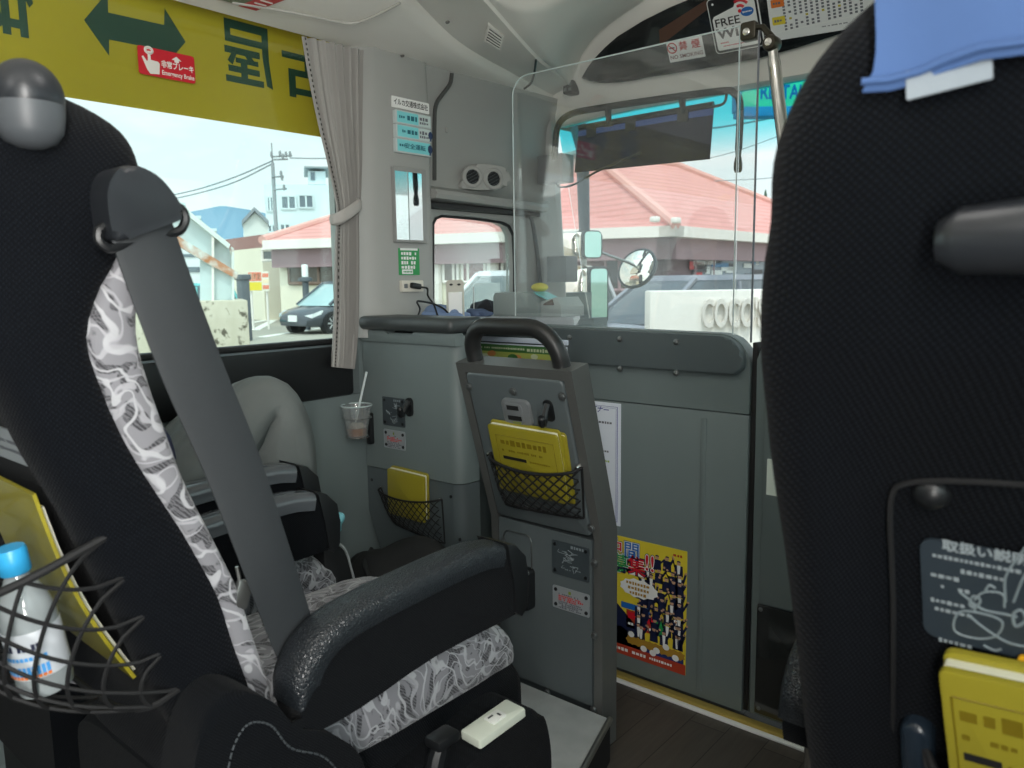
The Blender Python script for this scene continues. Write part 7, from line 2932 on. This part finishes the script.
BLK = mat('white_block_wall', (206, 220, 222), .8, noise=.04, nscale=.5)
FM_ = facing(300, 200, 60)
t = thing('apartment_block', 'white three storey block behind the restaurant roof', 'building', (FM_.translation.x, FM_.translation.y, GZ))
far_box(t, 'wall', FM_, (264, 184), (352, 240), 9, BLK, GZ)
far_box(t, 'penthouse', FM_ @ MX.Translation((0, 0, -2)), (308, 171), (326, 184.5), 4, BLK)
far_box(t, 'penthouse_roof', FM_ @ MX.Translation((0, 0, -1.5)), (304, 166), (334, 168), 6, mat('grey_roof_edge', (150, 158, 160), .7))
for xx in (305, 322):
    far_box(t, 'roof_post', FM_ @ MX.Translation((0, 0, -1.6)), (xx - .4, 168), (xx + .4, 184), .2, BLK)
for a, b in (((267, 197), (273.5, 211)), ((281, 196), (296, 209)), ((298.5, 195), (313.5, 208)), ((268, 225), (276, 232)), ((280, 224), (290, 231))):
    o = far_box(t, 'window_glass', FM_ @ MX.Translation((0, 0, .06)), a, b, .1, mat('far_window', (96, 110, 118), .2))
    (ax, ay), (bx, by) = on(FM_, *a), on(FM_, *b)
    bm = NB()
    for u in (0, .5, 1):
        box(bm, (ax + (bx - ax) * u - .06, by, .05), (ax + (bx - ax) * u + .06, ay, .12), M=FM_)
    for v in (0, 1):
        box(bm, (ax, by + (ay - by) * v - .06, .05), (bx, by + (ay - by) * v + .06, .12), M=FM_)
    obj('window_frame', bm, BLK, o, 0)
far_box(t, 'penthouse_window', FM_ @ MX.Translation((0, 0, -1.9)), (310.5, 172), (315, 180), .2, mat('far_window', (96, 110, 118), .2))
HM_ = facing(255, 222, 48)
t = thing('house', 'small pale gabled house left of the white block', 'house', (HM_.translation.x, HM_.translation.y, GZ))
bm = NB()
gp = [on(HM_, *p) for p in ((243, 224), (254.5, 212.5), (268, 224), (268, 238), (243, 238))]
gp[3] = (gp[3][0], GZ - HM_.translation.z)
gp[4] = (gp[4][0], GZ - HM_.translation.z)
prism(bm, gp, -6, 0, HM_)
obj('wall', bm, mat('house_wall', (212, 216, 210), .8), t, 0)
bm = NB()
a, b, c = (on(HM_, *p) for p in ((242, 225), (254.5, 211.5), (269, 225)))
e_ = .25
prism(bm, [a, b, c, (c[0], c[1] + e_), (b[0], b[1] + e_), (a[0], a[1] + e_)], -6.3, .3, HM_)
obj('roof', bm, mat('house_roof', (132, 138, 142), .7), t, 0)
LM_ = facing(180, 270, 42)
t = thing('low_building', 'low white building with a window band beyond the steel stair', 'building', (LM_.translation.x, LM_.translation.y, GZ))
far_box(t, 'wall', LM_, (60, 238), (232, 300), 6, mat('low_white_wall', (214, 222, 222), .8), GZ)
for a, b in (((172, 246), (180, 251)), ((176, 267), (200, 272)), ((150, 268), (170, 273)), ((182, 254), (196, 257))):
    far_box(t, 'window_glass', LM_ @ MX.Translation((0, 0, .05)), a, b, .1, mat('far_window', (96, 110, 118), .2))
# utility pole
UP = at_d(276, 228, 40)
ztop_ = at_d(274.5, 145, 40).z
t = thing('utility_pole', 'grey utility pole with crossarms and wires in front of the white block', 'pole', (UP.x, UP.y, GZ))
bm = NB()
lathe(bm, [(.13, GZ), (.09, ztop_ - 1), (.035, ztop_ - .9), (.03, ztop_), (0, ztop_)], 10, MX.Translation((UP.x, UP.y, 0)))
PG = mat('pole_grey', (132, 138, 140), .7)
obj('mast', bm, PG, t)
UM_ = facing(276, 200, 40)
UM_.translation = V((UP.x, UP.y, UM_.translation.z))
bm = NB()
for a, b in (((271, 157), (292, 156)), ((272, 160), (288, 159.5)), ((272, 177), (284, 177)), ((274, 190), (287, 189))):
    tube(bm, [UM_ @ V((*on(UM_, *a), .1)), UM_ @ V((*on(UM_, *b), .1))], .04, 6)
obj('crossarm', bm, PG, t)
bm = NB()
for p in ((280, 154), (283, 157), (286, 155), (290, 154.5), (281, 174), (282, 178), (284, 188), (271.5, 155)):
    c = UM_ @ V((*on(UM_, *p), .15))
    lathe(bm, [(0, -.14), (.05, -.14), (.07, 0), (.05, .14), (0, .14)], 8, MX.Translation(c))
obj('insulator', bm, PG, t)
WIRE = mat('overhead_wire', (120, 132, 138), .7)
def wire(pts, d0, d1, lab, r=.02):
    bm = NB()
    n_ = len(pts)
    tube(bm, smooth_path([at_d(*p, d0 + (d1 - d0) * k / (n_ - 1)) for k, p in enumerate(pts)], 8), r, 5)
    tag(obj('overhead_wire', bm, WIRE), lab, 'wire', 'overhead wires')
wire([(272, 161), (235, 177), (195, 190), (150, 199), (100, 205)], 40, 44, 'upper overhead wire sweeping left from the utility pole', .035)
wire([(272, 164), (235, 182), (195, 194), (150, 203), (100, 209)], 40, 44, 'lower overhead wire sweeping left from the utility pole', .035)
wire([(290, 158), (315, 158.5), (345, 158)], 40, 42, 'overhead wire running right from the utility pole behind the curtain', .03)
wire([(640, 120), (700, 128), (740, 124), (800, 112)], 15, 15, 'overhead wire crossing the tinted top of the windscreen')
wire([(702, 160), (740, 150), (800, 128)], 15, 15, 'overhead wire rising to the right above the restaurant roof', .008)
wire([(715, 181), (770, 178), (800, 172)], 15, 15, 'overhead wire just above the right slope of the restaurant roof', .008)
# hills
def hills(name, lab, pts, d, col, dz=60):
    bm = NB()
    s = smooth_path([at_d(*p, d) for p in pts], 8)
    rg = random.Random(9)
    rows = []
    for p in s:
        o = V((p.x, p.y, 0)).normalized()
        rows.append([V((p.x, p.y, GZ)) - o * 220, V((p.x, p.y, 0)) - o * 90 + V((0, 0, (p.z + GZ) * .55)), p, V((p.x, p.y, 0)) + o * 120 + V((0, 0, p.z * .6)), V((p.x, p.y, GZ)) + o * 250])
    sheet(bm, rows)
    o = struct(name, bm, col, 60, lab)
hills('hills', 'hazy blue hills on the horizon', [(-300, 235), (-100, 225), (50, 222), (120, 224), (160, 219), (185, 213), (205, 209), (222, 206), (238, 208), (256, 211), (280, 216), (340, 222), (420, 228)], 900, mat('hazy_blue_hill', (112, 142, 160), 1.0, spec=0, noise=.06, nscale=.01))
# conifer at the right of the roof
TQ = at_d(765, 214, 55)
t = thing('conifer_tree', 'dark conifer top behind the right slope of the restaurant roof', 'tree', (TQ.x, TQ.y, GZ))
bm = NB()
tube(bm, [V((TQ.x, TQ.y, GZ)), V((TQ.x, TQ.y, TQ.z + .3))], .15, 8)
obj('trunk', bm, mat('bark', (84, 70, 58), .9), t)
bm = NB()
zt_ = at_d(765, 197, 55).z
rg = random.Random(6)
for k in range(16):
    z = GZ + 1.5 + (zt_ - GZ - 1.5) * k / 15
    r_ = 1.5 * (1 - k / 16) + .08
    rings = [[bm.verts.new((TQ.x + rr * (1 + .25 * sin(a * 3 + k)) * cos(a * 2 * pi / 14), TQ.y + rr * (1 + .25 * sin(a * 3 + k)) * sin(a * 2 * pi / 14), zz)) for a in range(14)] for rr, zz in ((r_, z - .35), (r_ * .3, z + .35), (.02, z + .5))]
    ring_faces(bm, rings, True)
obj('foliage', bm, mat('dark_conifer', (58, 82, 66), .9, noise=.3, nscale=3), t, 60)

# ------------------------------------------------------------------ the bus's own outside mirrors
MY = 2.72
t = thing('side_mirror', 'pair of chrome backed outside mirrors stacked beyond the windscreen corner', 'mirror', at_y(585, 300, MY))
QM = faceM(0, 0, MY)
def mirror_head(TL, BR, nm):
    (ax, ay), (bx, by) = on(QM, *TL), on(QM, *BR)
    w, h = bx - ax, ay - by
    LMx = QM @ MX.Translation(((ax + bx) / 2, (ay + by) / 2, 0)) @ MX.Rotation(radians(0), 4, 'Y')
    bm = NB()
    rings = []
    for z, s in ((-.02, 1.0), (.012, 1.0), (.03, .985), (.055, .9), (.07, .7), (.075, .3)):
        rings.append([bm.verts.new(LMx @ V((x, y, z))) for x, y in rrect(w * .82 * s, h * s, min(w, h) * .22 * s, 6, -w * .09, 0)])
    ring_faces(bm, rings, True)
    hd = obj(nm, bm, mat('mirror_back_chrome', (236, 228, 214), .10, metal=1.0), t, 60)
    bm = NB()
    EMx = LMx @ MX.Translation((w * .40, 0, .0)) @ MX.Rotation(radians(64), 4, 'Y')
    prism(bm, rrect(w * .5, h * .96, .02, 5), -.02, .012, EMx, 0, .006)
    obj('mirror_rim', bm, mat('mirror_rim_dark', (56, 66, 72), .4), hd)
    bm = NB()
    prism(bm, rrect(w * .42, h * .88, .016, 5), .0122, .0145, EMx, 0)
    obj('mirror_glass', bm, mat('tinted_mirror', (186, 226, 216), .03, metal=1.0), hd)
    return hd
mirror_head((559, 232), (595, 259), 'upper_mirror')
mirror_head((565, 266), (601, 326), 'lower_mirror')
bm = NB()
(ax, ay), (bx, by) = on(QM, 574, 150), on(QM, 590, 234)
rings = []
for v_ in range(9):
    f = v_ / 8
    z = ay + (by - ay) * f
    wd = .030 - .006 * f
    cx = (ax + bx) / 2 + .010 * (f - .5)
    rings.append([bm.verts.new(QM @ V((cx + wd * cos(2 * pi * k / 14), z, .0 + wd * .8 * sin(2 * pi * k / 14) - .01))) for k in range(14)])
ring_faces(bm, rings, True)
rings = []
c0 = QM @ V((ax - .03, ay + .02, 0))
tube(bm, [QM @ V(((ax + bx) / 2, ay, -.01)), QM @ V(((ax + bx) / 2 - .03, ay + .09, -.02)), QM @ V(((ax + bx) / 2 - .12, ay + .13, -.10)), QM @ V(((ax + bx) / 2 - .18, ay + .15, .16))], [.03, .035, .035, .04], 12)
obj('mirror_arm', bm, mat('slate_mirror_arm', (74, 80, 90), .5), t, 60)
bm = NB()
p = at_y(585, 262, MY)
tube(bm, [at_y(584, 258, MY), at_y(584, 268, MY)], .012, 8)
obj('link', bm, STEEL, t)
RQ = at_y(637, 268.5, MY + .25)
t = thing('round_mirror', 'round convex mirror on a thin arm outside the windscreen', 'mirror', RQ)
EN = (EYE - RQ).normalized()
EX_ = V((.84, .1, .50)).normalized()
EN = V((-.3, -1, .1)).normalized()
RMx = basis(RQ, EX_, EN.cross(EX_), EX_.cross(EN.cross(EX_)))
bm = NB()
prof = [(0, -.055), (.060, -.045), (.094, -.016), (.100, .0), (.097, .006), (.091, .006)]
lathe(bm, prof, 32, RMx @ MX.Diagonal((1, .86, 1, 1)))
obj('mirror_shell', bm, mat('mirror_rim_dark', (56, 66, 72), .4), t, 60)
bm = NB()
lathe(bm, [(0, .020), (.03, .0185), (.06, .0135), (.08, .008), (.092, .0045), (.092, .002), (0, .002)], 32, RMx @ MX.Diagonal((1, .86, 1, 1)))
obj('mirror_glass', bm, mat('convex_mirror', (240, 238, 224), .03, metal=1.0), t, 60)
bm = NB()
tube(bm, [at_y(588, 249, MY + .02), at_y(600, 252, MY + .05), at_y(627, 262, MY + .2), RQ - EN * .03], .006, 8)
obj('mirror_arm', bm, STEEL, t)
# ------------------------------------------------------------------ sky, sun, added cabin lights
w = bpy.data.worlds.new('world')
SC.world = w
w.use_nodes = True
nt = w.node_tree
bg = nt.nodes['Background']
tc = nt.nodes.new('ShaderNodeTexCoord')
sp = nt.nodes.new('ShaderNodeSeparateXYZ')
nt.links.new(tc.outputs['Generated'], sp.inputs[0])
mp = nt.nodes.new('ShaderNodeMapping')
mp.inputs['Scale'].default_value = (2.2, 2.2, 6.0)
nt.links.new(tc.outputs['Generated'], mp.inputs[0])
nz = nt.nodes.new('ShaderNodeTexNoise')
nz.inputs['Scale'].default_value = 2.2
nz.inputs['Detail'].default_value = 7
nz.inputs['Roughness'].default_value = .55
nt.links.new(mp.outputs[0], nz.inputs['Vector'])
r1_ = nt.nodes.new('ShaderNodeMapRange')
r1_.inputs['From Min'].default_value = .42
r1_.inputs['From Max'].default_value = .66
nt.links.new(nz.outputs['Fac'], r1_.inputs['Value'])
r2_ = nt.nodes.new('ShaderNodeMapRange')
r2_.inputs['From Min'].default_value = 0.0
r2_.inputs['From Max'].default_value = .6
nt.links.new(sp.outputs['Z'], r2_.inputs['Value'])
m1 = nt.nodes.new('ShaderNodeMix')
m1.data_type = 'RGBA'
m1.inputs[6].default_value = (*lin((236, 248, 248)), 1)
m1.inputs[7].default_value = (*lin((196, 224, 236)), 1)
nt.links.new(r2_.outputs[0], m1.inputs[0])
m2 = nt.nodes.new('ShaderNodeMix')
m2.data_type = 'RGBA'
m2.inputs[7].default_value = (*lin((250, 253, 253)), 1)
nt.links.new(m1.outputs[2], m2.inputs[6])
nt.links.new(r1_.outputs[0], m2.inputs[0])
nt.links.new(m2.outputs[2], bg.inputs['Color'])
# sky brightened toward the sun, behind right of the bus, added to light the cabin
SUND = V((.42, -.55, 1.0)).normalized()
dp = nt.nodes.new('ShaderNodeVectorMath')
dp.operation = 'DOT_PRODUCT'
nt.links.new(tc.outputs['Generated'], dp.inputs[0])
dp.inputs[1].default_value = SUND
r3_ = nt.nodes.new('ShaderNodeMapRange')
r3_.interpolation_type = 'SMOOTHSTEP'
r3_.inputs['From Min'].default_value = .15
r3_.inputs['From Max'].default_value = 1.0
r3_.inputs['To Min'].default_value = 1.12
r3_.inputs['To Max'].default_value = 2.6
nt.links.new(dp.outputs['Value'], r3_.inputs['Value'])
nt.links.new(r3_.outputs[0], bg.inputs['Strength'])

sun = bpy.data.lights.new('sun', 'SUN')
sun.energy = 1.3
sun.angle = radians(2.5)
sun.color = (1, .95, .86)
so = bpy.data.objects.new('sun', sun)
COL.objects.link(so)
so.rotation_euler = V((-.42, .55, -1.15)).to_track_quat('-Z', 'Y').to_euler()


def lamp(name, loc, size, sy, energy, col=(1, .97, .92), rot=(0, 0, 0)):
    l = bpy.data.lights.new(name, 'AREA')
    l.shape = 'RECTANGLE'
    l.size, l.size_y = size, sy
    l.energy = energy
    l.color = col
    o = bpy.data.objects.new(name, l)
    COL.objects.link(o)
    o.location = loc
    o.rotation_euler = rot
    return o


# unseen soft point lights, added to brighten the cabin
def fill_point(name, loc, r, energy, col=(1, .97, .94)):
    l = bpy.data.lights.new(name, 'POINT')
    l.energy = energy
    l.color = col
    l.shadow_soft_size = r
    o = bpy.data.objects.new(name, l)
    COL.objects.link(o)
    o.location = loc
fill_point('cabin_fill', (-.45, -.55, 1.72), .16, 4)
fill_point('cabin_fill', (-.42, .55, 1.72), .14, 3)
lamp('ceiling_fill', (.30, -.2, 1.66), 2.2, .10, 42, (1, .97, .93), V((-1, 0, .12)).to_track_quat('-Z', 'Z').to_euler())  # unseen area light, added to brighten the ceiling and left side


def portal(name, M, w_, h_):
    l = bpy.data.lights.new(name, 'AREA')
    l.shape = 'RECTANGLE'
    l.size, l.size_y = w_, h_
    l.cycles.is_portal = True
    o = bpy.data.objects.new(name, l)
    COL.objects.link(o)
    o.matrix_world = M
    return o


portal('window_portal', basis((XW - .1, .08, 1.27), (0, -1, 0), (0, 0, 1), (-1, 0, 0)), 2.55, .77)
portal('window_portal', basis((XR + .1, .5, 1.22), (0, 1, 0), (0, 0, 1), (1, 0, 0)), 3.9, .8)
portal('window_portal', basis((-.55, 2.75, 1.15), (-1, 0, 0), (0, 0, 1), (0, 1, 0)), 2.4, 1.1)
SC.cycles.max_bounces = 10
SC.cycles.diffuse_bounces = 5
SC.cycles.glossy_bounces = 4
SC.cycles.transparent_max_bounces = 16
SC.cycles.sample_clamp_indirect = 6
SC.cycles.use_denoising = True
